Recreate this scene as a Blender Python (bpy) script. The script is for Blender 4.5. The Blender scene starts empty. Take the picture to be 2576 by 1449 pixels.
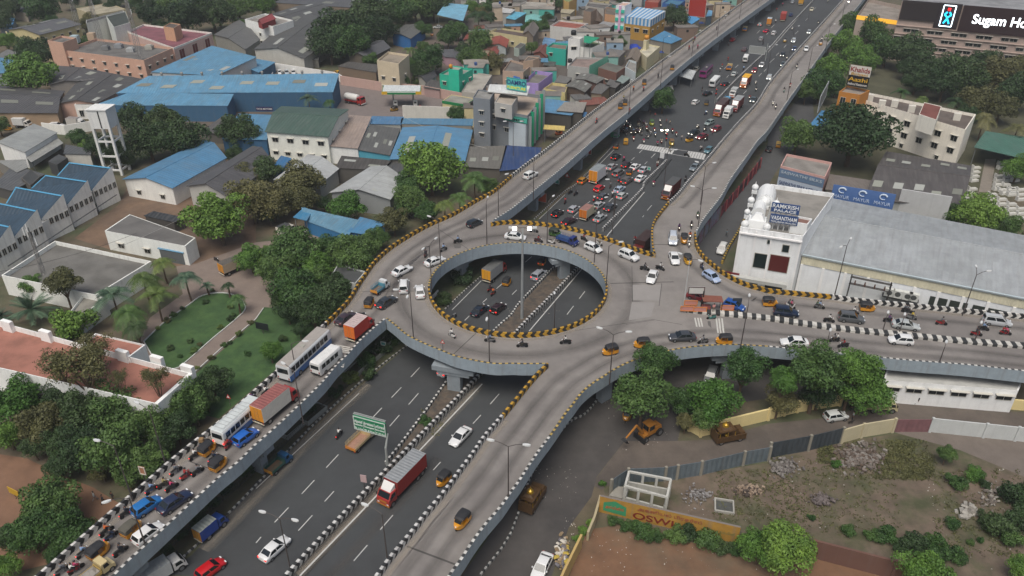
import bpy,bmesh,math,random
import numpy as np
from mathutils import Vector,Matrix
from mathutils.geometry import tessellate_polygon
R=math.radians
random.seed(7)
scene=bpy.context.scene
COL=scene.collection
# ---------------- camera, sky, sun, exposure ----------------
CAM_H,FOC,CX,CY,PITCH=79.0,1950.0,1288.0,724.5,30.8
cd=bpy.data.cameras.new('camera');cam=bpy.data.objects.new('camera',cd);COL.objects.link(cam)
cam.location=(0,0,CAM_H);cam.rotation_euler=(R(90 -PITCH),0,0)
cd.sensor_width=36;cd.lens=36*FOC/2576;cd.clip_start=1;cd.clip_end=6000
scene.camera=cam
world=bpy.data.worlds.new("World");scene.world=world;world.use_nodes=True
wn=world.node_tree;bg=wn.nodes['Background']
sky=wn.nodes.new('ShaderNodeTexSky');sky.sky_type='NISHITA';sky.sun_disc=False
SUN_EL,SUN_ROT=62.0,200.0
sky.sun_elevation=R(SUN_EL);sky.sun_rotation=R(SUN_ROT);sky.air_density=1.0;sky.dust_density=6.0;sky.ozone_density=1.0
wn.links.new(sky.outputs[0],bg.inputs[0]);bg.inputs[1].default_value=0.062
sl=bpy.data.lights.new('sun','SUN');sl.energy=1.5;sl.angle=R(38);sl.color=(1.0,0.96,0.89)
sun=bpy.data.objects.new('sun',sl);COL.objects.link(sun)
sun.rotation_euler=(R(90 -SUN_EL),0,R(180 -SUN_ROT))
scene.view_settings.view_transform='Standard';scene.view_settings.look='None'
scene.view_settings.exposure=0.62;scene.view_settings.gamma=1.0
scene.cycles.max_bounces=4;scene.cycles.diffuse_bounces=3;scene.cycles.glossy_bounces=2
scene.cycles.transparent_max_bounces=4;scene.cycles.use_denoising=True

# ---------------- from photograph measurements to places on the ground ----------------
_c,_s=math.cos(R(PITCH)),math.sin(R(PITCH))
def P(x,y,z=0.0):
    u=(x -CX)/FOC;v=(y -CY)/FOC
    d=(u,_c -v*_s,-_s -v*_c);t=(CAM_H -z)/-d[2]
    return Vector((d[0]*t,d[1]*t,z))
VIEW=[0.0,0.0,1/1.4907]
def view(x0,y0,w,img=2576.0):
    VIEW[0]=x0/1.490683;VIEW[1]=y0/1.490683;VIEW[2]=(w/img)/1.490683
def tile(c,r):view(960*c,720*r,960,1932.0)
def full():view(0,0,3840,2576.0)
def Q(x,y,z=0.0):return P(VIEW[0]+x*VIEW[2],VIEW[1]+y*VIEW[2],z)
def QL(pts,z=0.0):return [Q(a,b,z)for a,b in pts]
def scale_at(x,y,z):   # metres per view pixel, across
    return (Q(x+1,y,z)-Q(x,y,z)).length

# ---------------- materials ----------------
MATS={}
def lin(c):
    return tuple((v/12.92 if v <= 0.04045 else ((v+0.055)/1.055)** 2.4)for v in c)
def rgb(h):return lin(tuple(int(h[i:i+2],16)/255 for i in (0,2,4)))
def new_mat(name):
    m=bpy.data.materials.new(name);m.use_nodes=True;nt=m.node_tree
    return m,nt,nt.nodes['Principled BSDF']
def mat(col,rough=0.7,var=0.0,scale=1.0,metal=0.0,name=None,streak=0.0,corr=0.0,spec=None,emit=0.0,blotch=None,bscale=0.1,coat=0.0):
    """col: sRGB hex. var: amount of mottling; streak: vertical stains on UV; corr: corrugation pitch in metres; blotch: second colour"""
    key=(col,rough,var,scale,metal,streak,corr,spec,emit,blotch,bscale,coat)
    if key in MATS:return MATS[key]
    m,nt,b=new_mat(name or ('surface_'+col));N=nt.nodes;Lk=nt.links
    c=rgb(col)
    b.inputs['Base Color'].default_value=(*c,1);b.inputs['Roughness'].default_value=rough;b.inputs['Metallic'].default_value=metal
    if spec is not None:b.inputs['Specular IOR Level'].default_value=spec
    if coat:b.inputs['Coat Weight'].default_value=coat;b.inputs['Coat Roughness'].default_value=0.08
    if emit:
        b.inputs['Emission Color'].default_value=(*c,1);b.inputs['Emission Strength'].default_value=emit
    out=None
    def mix(fac,a,bb,mode='MIX'):
        n=N.new('ShaderNodeMix');n.data_type='RGBA';n.blend_type=mode
        if isinstance(fac,float):n.inputs[0].default_value=fac
        else:Lk.new(fac,n.inputs[0])
        for i,v in ((6,a),(7,bb)):
            if isinstance(v,tuple):n.inputs[i].default_value=(*v[:3],1)
            else:Lk.new(v,n.inputs[i])
        return n.outputs[2]
    if var or streak or blotch or corr:
        tc=N.new('ShaderNodeTexCoord');geo=N.new('ShaderNodeNewGeometry')
        out=c
        if blotch:
            n=N.new('ShaderNodeTexNoise');n.inputs['Scale'].default_value=bscale;n.inputs['Detail'].default_value=9;n.inputs['Roughness'].default_value=0.65
            Lk.new(geo.outputs['Position'],n.inputs['Vector'])
            cr=N.new('ShaderNodeValToRGB');cr.color_ramp.elements[0].position=0.44;cr.color_ramp.elements[1].position=0.6
            Lk.new(n.outputs[0],cr.inputs[0]);out=mix(cr.outputs[0],out,rgb(blotch))
        if var:
            n=N.new('ShaderNodeTexNoise');n.inputs['Scale'].default_value=scale;n.inputs['Detail'].default_value=8;n.inputs['Roughness'].default_value=0.7
            Lk.new(geo.outputs['Position'],n.inputs['Vector'])
            mr=N.new('ShaderNodeMapRange');mr.inputs[1].default_value=0.3;mr.inputs[2].default_value=0.7;mr.inputs[3].default_value=1 -var;mr.inputs[4].default_value=1+var
            Lk.new(n.outputs[0],mr.inputs[0])
            cmb=N.new('ShaderNodeCombineColor')
            for i in range(3):Lk.new(mr.outputs[0],cmb.inputs[i])
            out=mix(1.0,out,cmb.outputs[0],'MULTIPLY')
        if streak:
            mp=N.new('ShaderNodeMapping');mp.inputs['Scale'].default_value=(1.3,0.12,1);Lk.new(tc.outputs['UV'],mp.inputs[0])
            n=N.new('ShaderNodeTexNoise');n.inputs['Scale'].default_value=1.0;n.inputs['Detail'].default_value=6;Lk.new(mp.outputs[0],n.inputs['Vector'])
            mr=N.new('ShaderNodeMapRange');mr.inputs[1].default_value=0.5;mr.inputs[2].default_value=0.75;mr.inputs[3].default_value=0;mr.inputs[4].default_value=streak
            Lk.new(n.outputs[0],mr.inputs[0])
            out=mix(mr.outputs[0],out,tuple(v*0.35 for v in (0.5,0.48,0.45)))
        if corr:
            sp=N.new('ShaderNodeSeparateXYZ');Lk.new(tc.outputs['UV'],sp.inputs[0])
            ml=N.new('ShaderNodeMath');ml.operation='MULTIPLY';ml.inputs[1].default_value=2*math.pi/corr;Lk.new(sp.outputs[0],ml.inputs[0])
            sn=N.new('ShaderNodeMath');sn.operation='SINE';Lk.new(ml.outputs[0],sn.inputs[0])
            bp=N.new('ShaderNodeBump');bp.inputs['Strength'].default_value=0.6;bp.inputs['Distance'].default_value=0.05;Lk.new(sn.outputs[0],bp.inputs['Height'])
            Lk.new(bp.outputs[0],b.inputs['Normal'])
            # sheet to sheet differences: every sheet is about a metre wide and three long
            mp=N.new('ShaderNodeMapping');mp.inputs['Scale'].default_value=(1.0,0.33,1);Lk.new(tc.outputs['UV'],mp.inputs[0])
            vor=N.new('ShaderNodeTexWhiteNoise');vor.noise_dimensions='2D'
            fl=N.new('ShaderNodeVectorMath');fl.operation='FLOOR';Lk.new(mp.outputs[0],fl.inputs[0]);Lk.new(fl.outputs[0],vor.inputs['Vector'])
            mr=N.new('ShaderNodeMapRange');mr.inputs[3].default_value=0.93;mr.inputs[4].default_value=1.05;Lk.new(vor.outputs[0],mr.inputs[0])
            cmb=N.new('ShaderNodeCombineColor')
            for i in range(3):Lk.new(mr.outputs[0],cmb.inputs[i])
            out=mix(1.0,out,cmb.outputs[0],'MULTIPLY')
        Lk.new(out,b.inputs['Base Color'])
        if emit:Lk.new(out,b.inputs['Emission Color'])
    MATS[key]=m
    return m
def chevron_mat(name,light,dark,period=1.9,zig=0.55):
    m,nt,b=new_mat(name);N=nt.nodes;Lk=nt.links
    tc=N.new('ShaderNodeTexCoord');sp=N.new('ShaderNodeSeparateXYZ');Lk.new(tc.outputs['UV'],sp.inputs[0])
    def math_(op,a,bb=None):
        n=N.new('ShaderNodeMath');n.operation=op
        for i,v in enumerate((a,bb)):
            if v is None:continue
            if isinstance(v,(int,float)):n.inputs[i].default_value=v
            else:Lk.new(v,n.inputs[i])
        return n.outputs[0]
    v=math_('ABSOLUTE',math_('SUBTRACT',sp.outputs[1],0.5))
    x=math_('ADD',math_('DIVIDE',sp.outputs[0],period),math_('MULTIPLY',v,zig*2/period))
    st=math_('GREATER_THAN',math_('FRACT',x),0.5)
    n=N.new('ShaderNodeTexNoise');n.inputs['Scale'].default_value=1.3;n.inputs['Detail'].default_value=6
    geo=N.new('ShaderNodeNewGeometry');Lk.new(geo.outputs['Position'],n.inputs['Vector'])
    mr=N.new('ShaderNodeMapRange');mr.inputs[1].default_value=.3;mr.inputs[2].default_value=.7;mr.inputs[3].default_value=0.6;mr.inputs[4].default_value=1.1;Lk.new(n.outputs[0],mr.inputs[0])
    mx=N.new('ShaderNodeMix');mx.data_type='RGBA';Lk.new(st,mx.inputs[0]);mx.inputs[6].default_value=(*rgb(light),1);mx.inputs[7].default_value=(*rgb(dark),1)
    m2=N.new('ShaderNodeMix');m2.data_type='RGBA';m2.blend_type='MULTIPLY';m2.inputs[0].default_value=1
    cmb=N.new('ShaderNodeCombineColor')
    for i in range(3):Lk.new(mr.outputs[0],cmb.inputs[i])
    Lk.new(mx.outputs[2],m2.inputs[6]);Lk.new(cmb.outputs[0],m2.inputs[7]);Lk.new(m2.outputs[2],b.inputs['Base Color'])
    b.inputs['Roughness'].default_value=0.75
    return m

# ---------------- objects ----------------
def tag(o,label=None,cat=None,group=None,kind=None):
    if label:o['label']=label
    if cat:o['category']=cat
    if group:o['group']=group
    if kind:o['kind']=kind
    return o
def empty(name,loc=(0,0,0),rz=0.0,label=None,cat=None,group=None):
    o=bpy.data.objects.new(name,None);COL.objects.link(o);o.location=loc;o.rotation_euler=(0,0,rz)
    o.empty_display_size=0.5
    return tag(o,label,cat,group)
class MB:
    """collects faces, then links them as ONE mesh object"""
    def __init__(s):s.v=[];s.f=[];s.m=[];s.uv={};s.org=Vector((0,0,0))
    def face(s,pts,m=0,uv=None):
        i=len(s.v);s.v += [tuple(p)for p in pts];s.f.append(tuple(range(i,i+len(pts))));s.m.append(m)
        if uv:s.uv[len(s.f)-1]=uv
    def box(s,x0,y0,z0,x1,y1,z1,m=0,tx=0.0,ty=0.0,top=None):
        """tx, ty: how far the top is drawn in on each side"""
        a=[(x0,y0,z0),(x1,y0,z0),(x1,y1,z0),(x0,y1,z0),(x0+tx,y0+ty,z1),(x1 -tx,y0+ty,z1),(x1 -tx,y1 -ty,z1),(x0+tx,y1 -ty,z1)]
        i=len(s.v);s.v += a
        for k,q in enumerate(((0,3,2,1),(4,5,6,7),(0,1,5,4),(1,2,6,5),(2,3,7,6),(3,0,4,7))):
            s.f.append(tuple(i+j for j in q));s.m.append(top if (top is not None and k == 1)else m)
        return s
    def rod(s,a,b,r0,r1=None,n=6,m=0,cap=True):
        a=Vector(a);b=Vector(b);r1=r0 if r1 is None else r1
        d=(b -a).normalized();u=d.orthogonal().normalized();w=d.cross(u);i=len(s.v)
        for c,r in ((a,r0),(b,r1)):
            for k in range(n):
                t=2*math.pi*k/n;s.v.append(tuple(c+u*(r*math.cos(t))+w*(r*math.sin(t))))
        for k in range(n):
            s.f.append((i+k,i+(k+1)% n,i+n+(k+1)% n,i+n+k));s.m.append(m)
        if cap:
            s.f.append(tuple(i+n+k for k in range(n)));s.m.append(m);s.f.append(tuple(i+n -1 -k for k in range(n)));s.m.append(m)
        return s
    def loft(s,secs,m=0,cap=True,closed=True):
        """secs: list of rings with equal counts"""
        n=len(secs[0]);i=len(s.v)
        for r in secs:s.v += [tuple(p)for p in r]
        for a in range(len(secs)-1):
            for k in range(n if closed else n -1):
                k2=(k+1)% n
                s.f.append((i+a*n+k,i+a*n+k2,i+(a+1)*n+k2,i+(a+1)*n+k));s.m.append(m if not callable(m)else m(a,k))
        if cap:
            s.f.append(tuple(i+n -1 -k for k in range(n)));s.m.append(m if not callable(m)else 0)
            j=i+(len(secs)-1)*n
            s.f.append(tuple(j+k for k in range(n)));s.m.append(m if not callable(m)else 0)
        return s
    def ball(s,c,r,n=8,rings=5,m=0,squash=1.0):
        secs=[]
        for a in range(1,rings):
            t=math.pi*a/rings
            secs.append([(c[0]+r*math.sin(t)*math.cos(2*math.pi*k/n),c[1]+r*math.sin(t)*math.sin(2*math.pi*k/n),c[2]-r*squash*math.cos(t))for k in range(n)])
        return s.loft(secs,m)
    def prism(s,pts,z0,z1,m=0,top=None):
        """upright prism over a plan polygon"""
        pts=[Vector((p[0],p[1],0))for p in pts]
        if sum(pts[i].x*pts[(i+1)% len(pts)].y -pts[(i+1)% len(pts)].x*pts[i].y for i in range(len(pts)))<0:pts.reverse()
        n=len(pts);i=len(s.v)
        s.v += [(p.x,p.y,z0)for p in pts]+[(p.x,p.y,z1)for p in pts]
        for k in range(n):s.f.append((i+k,i+(k+1)% n,i+n+(k+1)% n,i+n+k));s.m.append(m)
        for t in tessellate_polygon([pts]):
            t=list(t)
            a,b,c=(pts[q]for q in t)
            if (b -a).cross(c -a).z <0:t.reverse()
            s.f.append(tuple(i+n+q for q in t));s.m.append(m if top is None else top)
            s.f.append(tuple(i+q for q in reversed(t)));s.m.append(m)
        return s
    def build(s,name,mats,parent=None,smooth=False,origin=None,keep=False):
        me=bpy.data.meshes.new(name)
        o3=Vector(origin)if origin is not None else Vector((0,0,0))
        vs=[(a -o3.x,b -o3.y,c -o3.z)for a,b,c in s.v]
        me.from_pydata(vs,[],s.f)
        if not isinstance(mats,(list,tuple)):mats=[mats]
        for m in mats:me.materials.append(m)
        if len(mats)>1:me.polygons.foreach_set('material_index',s.m)
        uvl=me.uv_layers.new(name='UVMap');data=[]
        for p in me.polygons:
            if p.index in s.uv:data += [c for q in s.uv[p.index]for c in q];continue
            n=p.normal
            if abs(n.z)>0.999:t=Vector((1,0,0))if origin is None else Vector((1,0,0));bt=Vector((0,1,0))
            else:t=Vector((-n.y,n.x,0)).normalized();bt=n.cross(t)
            for vi in p.vertices:
                co=me.vertices[vi].co;data += [co.dot(t),co.dot(bt)]
        uvl.data.foreach_set('uv',data)
        if smooth:me.shade_smooth()
        me.update()
        o=bpy.data.objects.new(name,me);COL.objects.link(o)
        if origin is not None:o.location=o3 if parent is None else o3 -parent.location
        if parent is not None:o.parent=parent
        return o
def own_mats(o,mats):
    """give this copy its own paint while it shares the mesh"""
    for i,m in enumerate(mats):
        if m is not None and i <len(o.material_slots):o.material_slots[i].link='OBJECT';o.material_slots[i].material=m
def copy_tree(o,parent=None):
    c=o.copy();COL.objects.link(c)
    if parent is not None:c.parent=parent
    for ch in list(o.children):copy_tree(ch,c)
    return c
def sheet(name,pts,z,m,kind='structure',label=None,cat=None,thick=0.0):
    vs=[Vector((p[0],p[1],0))for p in pts];b=MB()
    for t in tessellate_polygon([vs]):
        q=[Vector((vs[i].x,vs[i].y,z))for i in t]
        if (q[1]-q[0]).cross(q[2]-q[0]).z <0:q.reverse()
        b.face(q)
    o=b.build(name,m)
    return tag(o,label,cat,kind=kind)
def smooth_line(pts,n=4):
    """Catmull-Rom through the points"""
    out=[]
    P_=[pts[0]*2 -pts[1]]+list(pts)+[pts[-1]*2 -pts[-2]]
    for i in range(1,len(P_)-2):
        for k in range(n):
            t=k/n;a,b,c,d=P_[i -1:i+3]
            out.append(0.5*((2*b)+(c -a)*t+(2*a -5*b+4*c -d)*t*t+(3*b -3*c+d -a)*t ** 3))
    out.append(pts[-1]);return out
def offset(pts,d):
    out=[]
    for i,p in enumerate(pts):
        a=pts[max(0,i -1)];b=pts[min(len(pts)-1,i+1)];t=(b -a);t.z=0;t.normalize()
        out.append(p+Vector((-t.y,t.x,0))*d)
    return out
def wall_strip(pts,w,z0,z1,b=None,mi=(0,1,2),zin=None):
    """wall along pts; left side = offset +w. faces: inner (right side, mi[0]) , top mi[1], outer mi[2]; u runs in metres, v 0..1 over the inner face"""
    b=b or MB();q=offset(pts,w);u=0.0;zin=z0 if zin is None else zin
    for i in range(len(pts)-1):
        a,c=pts[i],pts[i+1];d,e=q[i],q[i+1];L=(c -a).length
        A=lambda p,z:Vector((p.x,p.y,z))
        b.face([A(a,zin),A(c,zin),A(c,z1),A(a,z1)],mi[0],[(u,0),(u+L,0),(u+L,1),(u,1)])
        b.face([A(a,z1),A(c,z1),A(e,z1),A(d,z1)],mi[1],[(u,1),(u+L,1),(u+L,1),(u,1)])
        b.face([A(e,z0),A(d,z0),A(d,z1),A(e,z1)],mi[2],[(u+L,0),(u,0),(u,1),(u+L,1)])
        if zin != z0:b.face([A(a,z0),A(c,z0),A(c,zin),A(a,zin)],mi[2])
        b.face([A(d,z0),A(e,z0),A(c,z0),A(a,z0)],mi[2])
        u += L
    for p,q_ in ((pts[0],q[0]),(pts[-1],q[-1])):
        b.face([(p.x,p.y,z0),(q_.x,q_.y,z0),(q_.x,q_.y,z1),(p.x,p.y,z1)],mi[2])
    return b
# ---------------- the raised roundabout ----------------
DZ,PT=7.0,7.9
def tl(c,r,pts,z):tile(c,r);return QL(pts,z)
M_deck=mat('827e7a',0.85,0.10,0.35,blotch='736f6c',bscale=0.07,name='worn_deck_surface')
M_conc=mat('8d9aa3',0.8,0.12,0.8,streak=0.5,name='painted_girder')
M_topw=chevron_mat('top_dashes_white','c9c9c4','3a3c3d',0.95,0.0)
M_topy=chevron_mat('top_dashes_yellow','b39a55','3a3c3d',0.95,0.0)
M_chw=chevron_mat('chevrons_white','d0cfca','26282a',1.3,0.35)
M_chy=chevron_mat('chevrons_yellow','b98f2c','2b2a26',1.4,0.42)
M_chl=chevron_mat('chevrons_yellow_ring','b98f2c','2b2a26',1.4,-0.42)
M_zigw=chevron_mat('zigzag_white','c8c8c6','2a2c2e',1.0,0.35)
M_plain=mat('97938c',0.85,0.15,0.6,name='parapet_inner')

E1a=tl(0,2,[(200,1575),(350,1449),(745,1100),(1058,830),(1355,570),(1668,320),(1915,100)],DZ)+tl(1,1,[(165,1385),(540,1012)],DZ)
E1b=tl(1,1,[(540,1012),(700,850),(775,730),(835,640),(900,550),(1000,455),(1100,385),(1200,325),(1300,270),(1400,225),(1500,180),(1600,120),(1700,62),(1800,10)],DZ)+tl(2,0,[(0,1345)],DZ)
E1c=tl(2,0,[(0,1345),(120,1250),(250,1155),(430,1010),(600,870),(750,755),(900,645),(1120,480),(1280,365),(1420,262),(1580,145),(1740,30),(1900,-80),(2100,-215)],DZ)
E2=tl(2,0,[(2150,-140),(2000,-40),(1880,45),(1740,145),(1540,290),(1300,478),(1090,660),(870,850),(700,985),(540,1125),(400,1250),(180,1430)],PT)+tl(1,1,[(1932,125),(1800,210)],PT)
E3=tl(1,1,[(1772,262),(1850,250),(1932,245)],DZ)+tl(2,1,[(150,252),(300,270),(450,297),(600,335),(750,385),(900,440),(1000,475),(1080,497)],DZ)
E4a=tl(2,1,[(1082,495),(1066,440),(1062,380),(1062,300),(1080,240),(1120,180),(1185,100)],DZ)
E4b=tl(2,1,[(1185,100),(1240,50),(1285,0)],DZ)+tl(2,0,[(1330,1390),(1440,1260),(1580,1090),(1720,930),(1850,790)],DZ)+tl(3,0,[(0,655),(110,520),(210,405),(360,240),(560,15),(680,-120)],DZ)
E5a=tl(3,0,[(810,-120),(700,20),(600,140),(470,310),(330,510),(200,690),(110,820),(0,980)],PT)+tl(2,0,[(1860,1055),(1780,1170),(1700,1280),(1640,1370)],PT)+tl(2,1,[(1600,0),(1560,60),(1500,135),(1440,215),(1400,290)],PT)
E5b=tl(2,1,[(1372,330),(1380,410),(1410,470),(1450,520),(1500,560),(1560,610),(1640,660),(1720,700),(1800,730),(1880,750)],DZ)+tl(3,1,[(0,765),(200,785),(480,812)],DZ)
E5c=tl(3,1,[(480,812),(700,842),(1100,880),(1500,920),(1932,960),(2150,980)],DZ)
E6a=tl(3,1,[(2150,1378),(1932,1352),(1500,1305),(1100,1275),(700,1235),(400,1205),(0,1168)],PT)
E6b=tl(3,1,[(0,1168)],PT)+tl(2,1,[(1700,1155),(1500,1160),(1300,1180),(1160,1205),(1000,1245),(880,1290),(780,1340),(680,1405),(610,1449)],PT)+tl(2,2,[(530,70),(470,150),(410,225),(350,315),(290,400)],PT)
E6c=tl(2,2,[(290,400),(200,520),(120,640),(60,735),(0,815)],PT)+tl(1,2,[(1860,920),(1740,1060),(1640,1195),(1560,1320),(1480,1430),(1400,1560)],PT)
E7a=tl(1,2,[(850,1580),(950,1449),(1020,1350),(1110,1240),(1200,1130),(1290,1010),(1380,905),(1470,790),(1560,665),(1640,560),(1720,440),(1795,350),(1870,265)],DZ)
E7b=tl(1,2,[(1870,265),(1932,190)],DZ)+tl(2,1,[(180,1420),(275,1328)],DZ)
E8=tl(2,1,[(250,1298),(100,1300),(0,1297)],PT)+tl(1,1,[(1800,1298),(1650,1275),(1500,1240),(1400,1200),(1300,1160),(1200,1115),(1120,1070),(1050,1010),(980,955)],PT)
E9=tl(1,1,[(975,958),(900,1020),(800,1110),(700,1220),(600,1320),(510,1430)],PT)+tl(1,2,[(340,150),(150,330),(0,460)],PT)+tl(0,2,[(1800,590),(1640,720),(1500,850),(1350,990),(1200,1130),(1080,1240),(980,1330),(870,1440),(740,1570)],PT)
EDGES={}
for k,e in dict(E1a=E1a,E1b=E1b,E1c=E1c,E2=E2,E3=E3,E4a=E4a,E4b=E4b,E5a=E5a,E5b=E5b,E5c=E5c,E6a=E6a,E6b=E6b,E6c=E6c,E7a=E7a,E7b=E7b,E8=E8,E9=E9).items():
    f=smooth_line(e,3)
    for p in f:p.z=DZ
    EDGES[k]=f
# the opening: a circle fitted through its rim
_far=tl(1,1,[(1932,378),(1800,395),(1650,420),(1550,455),(1450,510),(1370,570),(1310,650),(1290,720)],PT)+tl(2,1,[(150,375),(300,395),(400,425),(500,475),(580,525),(650,590),(700,660),(722,720)],PT)
_near=tl(1,1,[(1290,780),(1320,850),(1370,910),(1450,970),(1550,1020),(1650,1060),(1800,1085),(1932,1098)],DZ)+tl(2,1,[(150,1100),(300,1075),(450,1035),(560,980),(650,920),(700,860),(730,790)],DZ)
_A=np.array([(p.x,p.y)for p in _far+_near]);_M=np.c_[2*_A,np.ones(len(_A))]
_sol=np.linalg.lstsq(_M,(_A ** 2).sum(1),rcond=None)[0]
RC=Vector((float(_sol[0]),float(_sol[1]),0));RR=float(np.sqrt(_sol[2]+_sol[0]** 2+_sol[1]** 2))
def ring_pts(a0,a1,n,r=None,z=DZ):
    r=r or RR
    return [Vector((RC.x+r*math.cos(R(a0+(a1 -a0)*k/n)),RC.y+r*math.sin(R(a0+(a1 -a0)*k/n)),z))for k in range(n+1)]
order=[('E1a',1),('E1b',1),('E1c',1),('E2',1),('E3',1),('E4a',1),('E4b',1),('E5a',1),('E5b',1),('E5c',1),('E6a',1),('E6b',1),('E6c',1),('E7a',1),('E7b',1),('E8',1),('E9',1)]
outer=[]
for k,s in order:
    for p in EDGES[k]:
        if not outer or (p -outer[-1]).length >0.3:outer.append(p)
hole=ring_pts(0,360,72)[:-1]
flyover=empty('flyover',(RC.x,RC.y,0),0,'grey concrete flyover roundabout with a round opening and five raised arms over the highway','flyover')
def fly(b,name,mats,**k):return b.build(name,mats,flyover,origin=(RC.x,RC.y,0),**k)
db=MB()
vs=[Vector((p.x,p.y,0))for p in outer+hole]
for t in tessellate_polygon([[Vector((p.x,p.y,0))for p in outer],[Vector((p.x,p.y,0))for p in hole]]):
    for z,up in ((DZ,True),(DZ -1.1,False)):
        q=[Vector((vs[i].x,vs[i].y,z))for i in t]
        if ((q[1]-q[0]).cross(q[2]-q[0]).z >0)!= up:q.reverse()
        db.face(q,0 if up else 1)
fly(db,'deck',[M_deck,mat('77797a',0.9,0.1,0.5)])
def parapet(pts,side,chev,topm,name='parapet',z0=DZ -1.25):
    """side +1: the wall lies left of the run (road on the right)"""
    if side <0:pts=list(reversed(pts))
    return fly(wall_strip(pts,0.34,z0,PT,zin=DZ),name,[chev,topm,M_conc])
for k,c,t in (('E1a',M_chw,M_topw),('E1b',M_chy,M_topy),('E1c',M_chw,M_topw),('E3',M_chy,M_topy),('E4a',M_chy,M_topy),('E4b',M_zigw,M_topw),
                ('E5b',M_chy,M_topy),('E5c',M_chw,M_topw),('E7a',M_zigw,M_topw),('E7b',M_chy,M_topy)):
    parapet(EDGES[k],1,c,c)
for k,t in (('E2',M_topw),('E5a',M_topw),('E6a',M_topw),('E6b',M_topy),('E6c',M_topw),('E8',M_topy),('E9',M_topw)):
    e=offset(EDGES[k],-0.34)
    parapet(e,1,M_plain,t)
# ring kerb wall round the opening: plain at the far half, chevrons on the near half (the wall's outside faces the road)
def ring_wall(a0,a1,n,c,t):
    pts=ring_pts(a0,a1,n)
    return fly(wall_strip(pts,0.34,DZ -1.6,PT,zin=DZ),'parapet',[c,t,M_conc])
ring_wall(0,185,60,M_plain,M_topy);ring_wall(185,360,60,M_chl,M_chl)
# deep box girder ring and girders set in under the decks
gb=MB()
gi,go=ring_pts(0,360,72,RR+1.0,0),ring_pts(0,360,72,RR+5.5,0)
for i in range(72):
    for a,b_,flip in ((gi,gi,0),(go,go,1)):
        q=[(a[i].x,a[i].y,4.9),(a[i+1].x,a[i+1].y,4.9),(a[i+1].x,a[i+1].y,5.95),(a[i].x,a[i].y,5.95)]
        gb.face(q if flip else q[::-1])
    gb.face([(gi[i].x,gi[i].y,4.9),(gi[i+1].x,gi[i+1].y,4.9),(go[i+1].x,go[i+1].y,4.9),(go[i].x,go[i].y,4.9)][::-1])
fly(gb,'girder',M_conc)
def girder(k,d0,d1):
    a=offset(EDGES[k],-d0);c=offset(EDGES[k],-d1);b=MB()
    for i in range(len(a)-1):
        for l in (a,c):b.face([(l[i].x,l[i].y,4.9),(l[i+1].x,l[i+1].y,4.9),(l[i+1].x,l[i+1].y,5.9),(l[i].x,l[i].y,5.9)])
        b.face([(a[i].x,a[i].y,4.9),(a[i+1].x,a[i+1].y,4.9),(c[i+1].x,c[i+1].y,4.9),(c[i].x,c[i].y,4.9)])
    fly(b,'girder',M_conc)
for k in ('E2','E5a','E6a','E6c','E9'):girder(k,1.4,5.0)
# piers: a stem and a crosshead
M_pier=mat('848d93',0.85,0.12,0.7,streak=0.4)
def pier(p,ang,L=6.0,stem=1.1,zt=5.9):
    b=MB();b.box(-L/2,-1.0,4.1,L/2,1.0,zt -0.95);b.box(-L/2+0.8,-0.8,3.4,L/2 -0.8,0.8,4.1)
    b.box(-stem,-0.65,0,stem,0.65,3.4)
    o=b.build('pier',M_pier,flyover);o.location=(p.x -RC.x,p.y -RC.y,0);o.rotation_euler=(0,0,ang);return o
tile(2,1);pier(Q(390,600,1.5),R(20));tile(1,1);pier(Q(1500,1400,2.5),R(-15),7);pier(Q(1560,560,3),R(55),7)
tile(2,1);pier(Q(1640,1300,2.5),R(5),7);pier(Q(700,1449,3),R(40),6)
def piers_along(k,step,d=3.2,start=8):
    pts=offset(EDGES[k],-d);acc=-start
    for i in range(len(pts)-1):
        s=pts[i+1]-pts[i];acc += s.length
        if acc >step:acc=0;pier(pts[i+1],math.atan2(s.y,s.x)+math.pi/2,5)
piers_along('E2',24);piers_along('E5a',24);piers_along('E6c',22);piers_along('E9',22);piers_along('E6a',24)
# expansion joints across the deck
def joint(a,c,w=0.25):
    d=(c -a).normalized();n=Vector((-d.y,d.x,0))*w/2;b=MB()
    z=Vector((0,0,0.006));b.face([a -n+z,c -n+z,c+n+z,a+n+z]);fly(b,'expansion_joint',mat('4a4846',0.9))
tile(1,1);joint(Q(780,750,7),Q(1190,748,7),.15);joint(Q(1490,1225,7),Q(1660,1065,7),.15);joint(Q(1350,262,7),Q(1600,430,7),.12)
tile(2,1);joint(Q(740,690,7),Q(1220,678,7));joint(Q(1060,395,7),Q(1370,400,7))
tile(1,2);joint(Q(1140,1225,7),Q(1525,1370,7));tile(0,2);joint(Q(1420,580,7),Q(1640,660,7),.15)
tile(2,0);joint(Q(70,1340,7),Q(180,1430,7),.12)
# east arm median: low blocky kerb in black and white
M_block=chevron_mat('median_blocks','c4c2bb','333536',1.5,0.0)
ml=smooth_line(tl(2,1,[(1300,905),(1400,920),(1550,935),(1700,950)],DZ)+tl(3,1,[(0,975),(300,1020),(600,1060),(900,1090),(1200,1120),(1500,1150),(1932,1185),(2150,1200)],DZ),3)
b=wall_strip(ml,1.3,DZ+0.004,DZ+0.45);fly(b,'median',[M_block,M_block,M_block])
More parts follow.
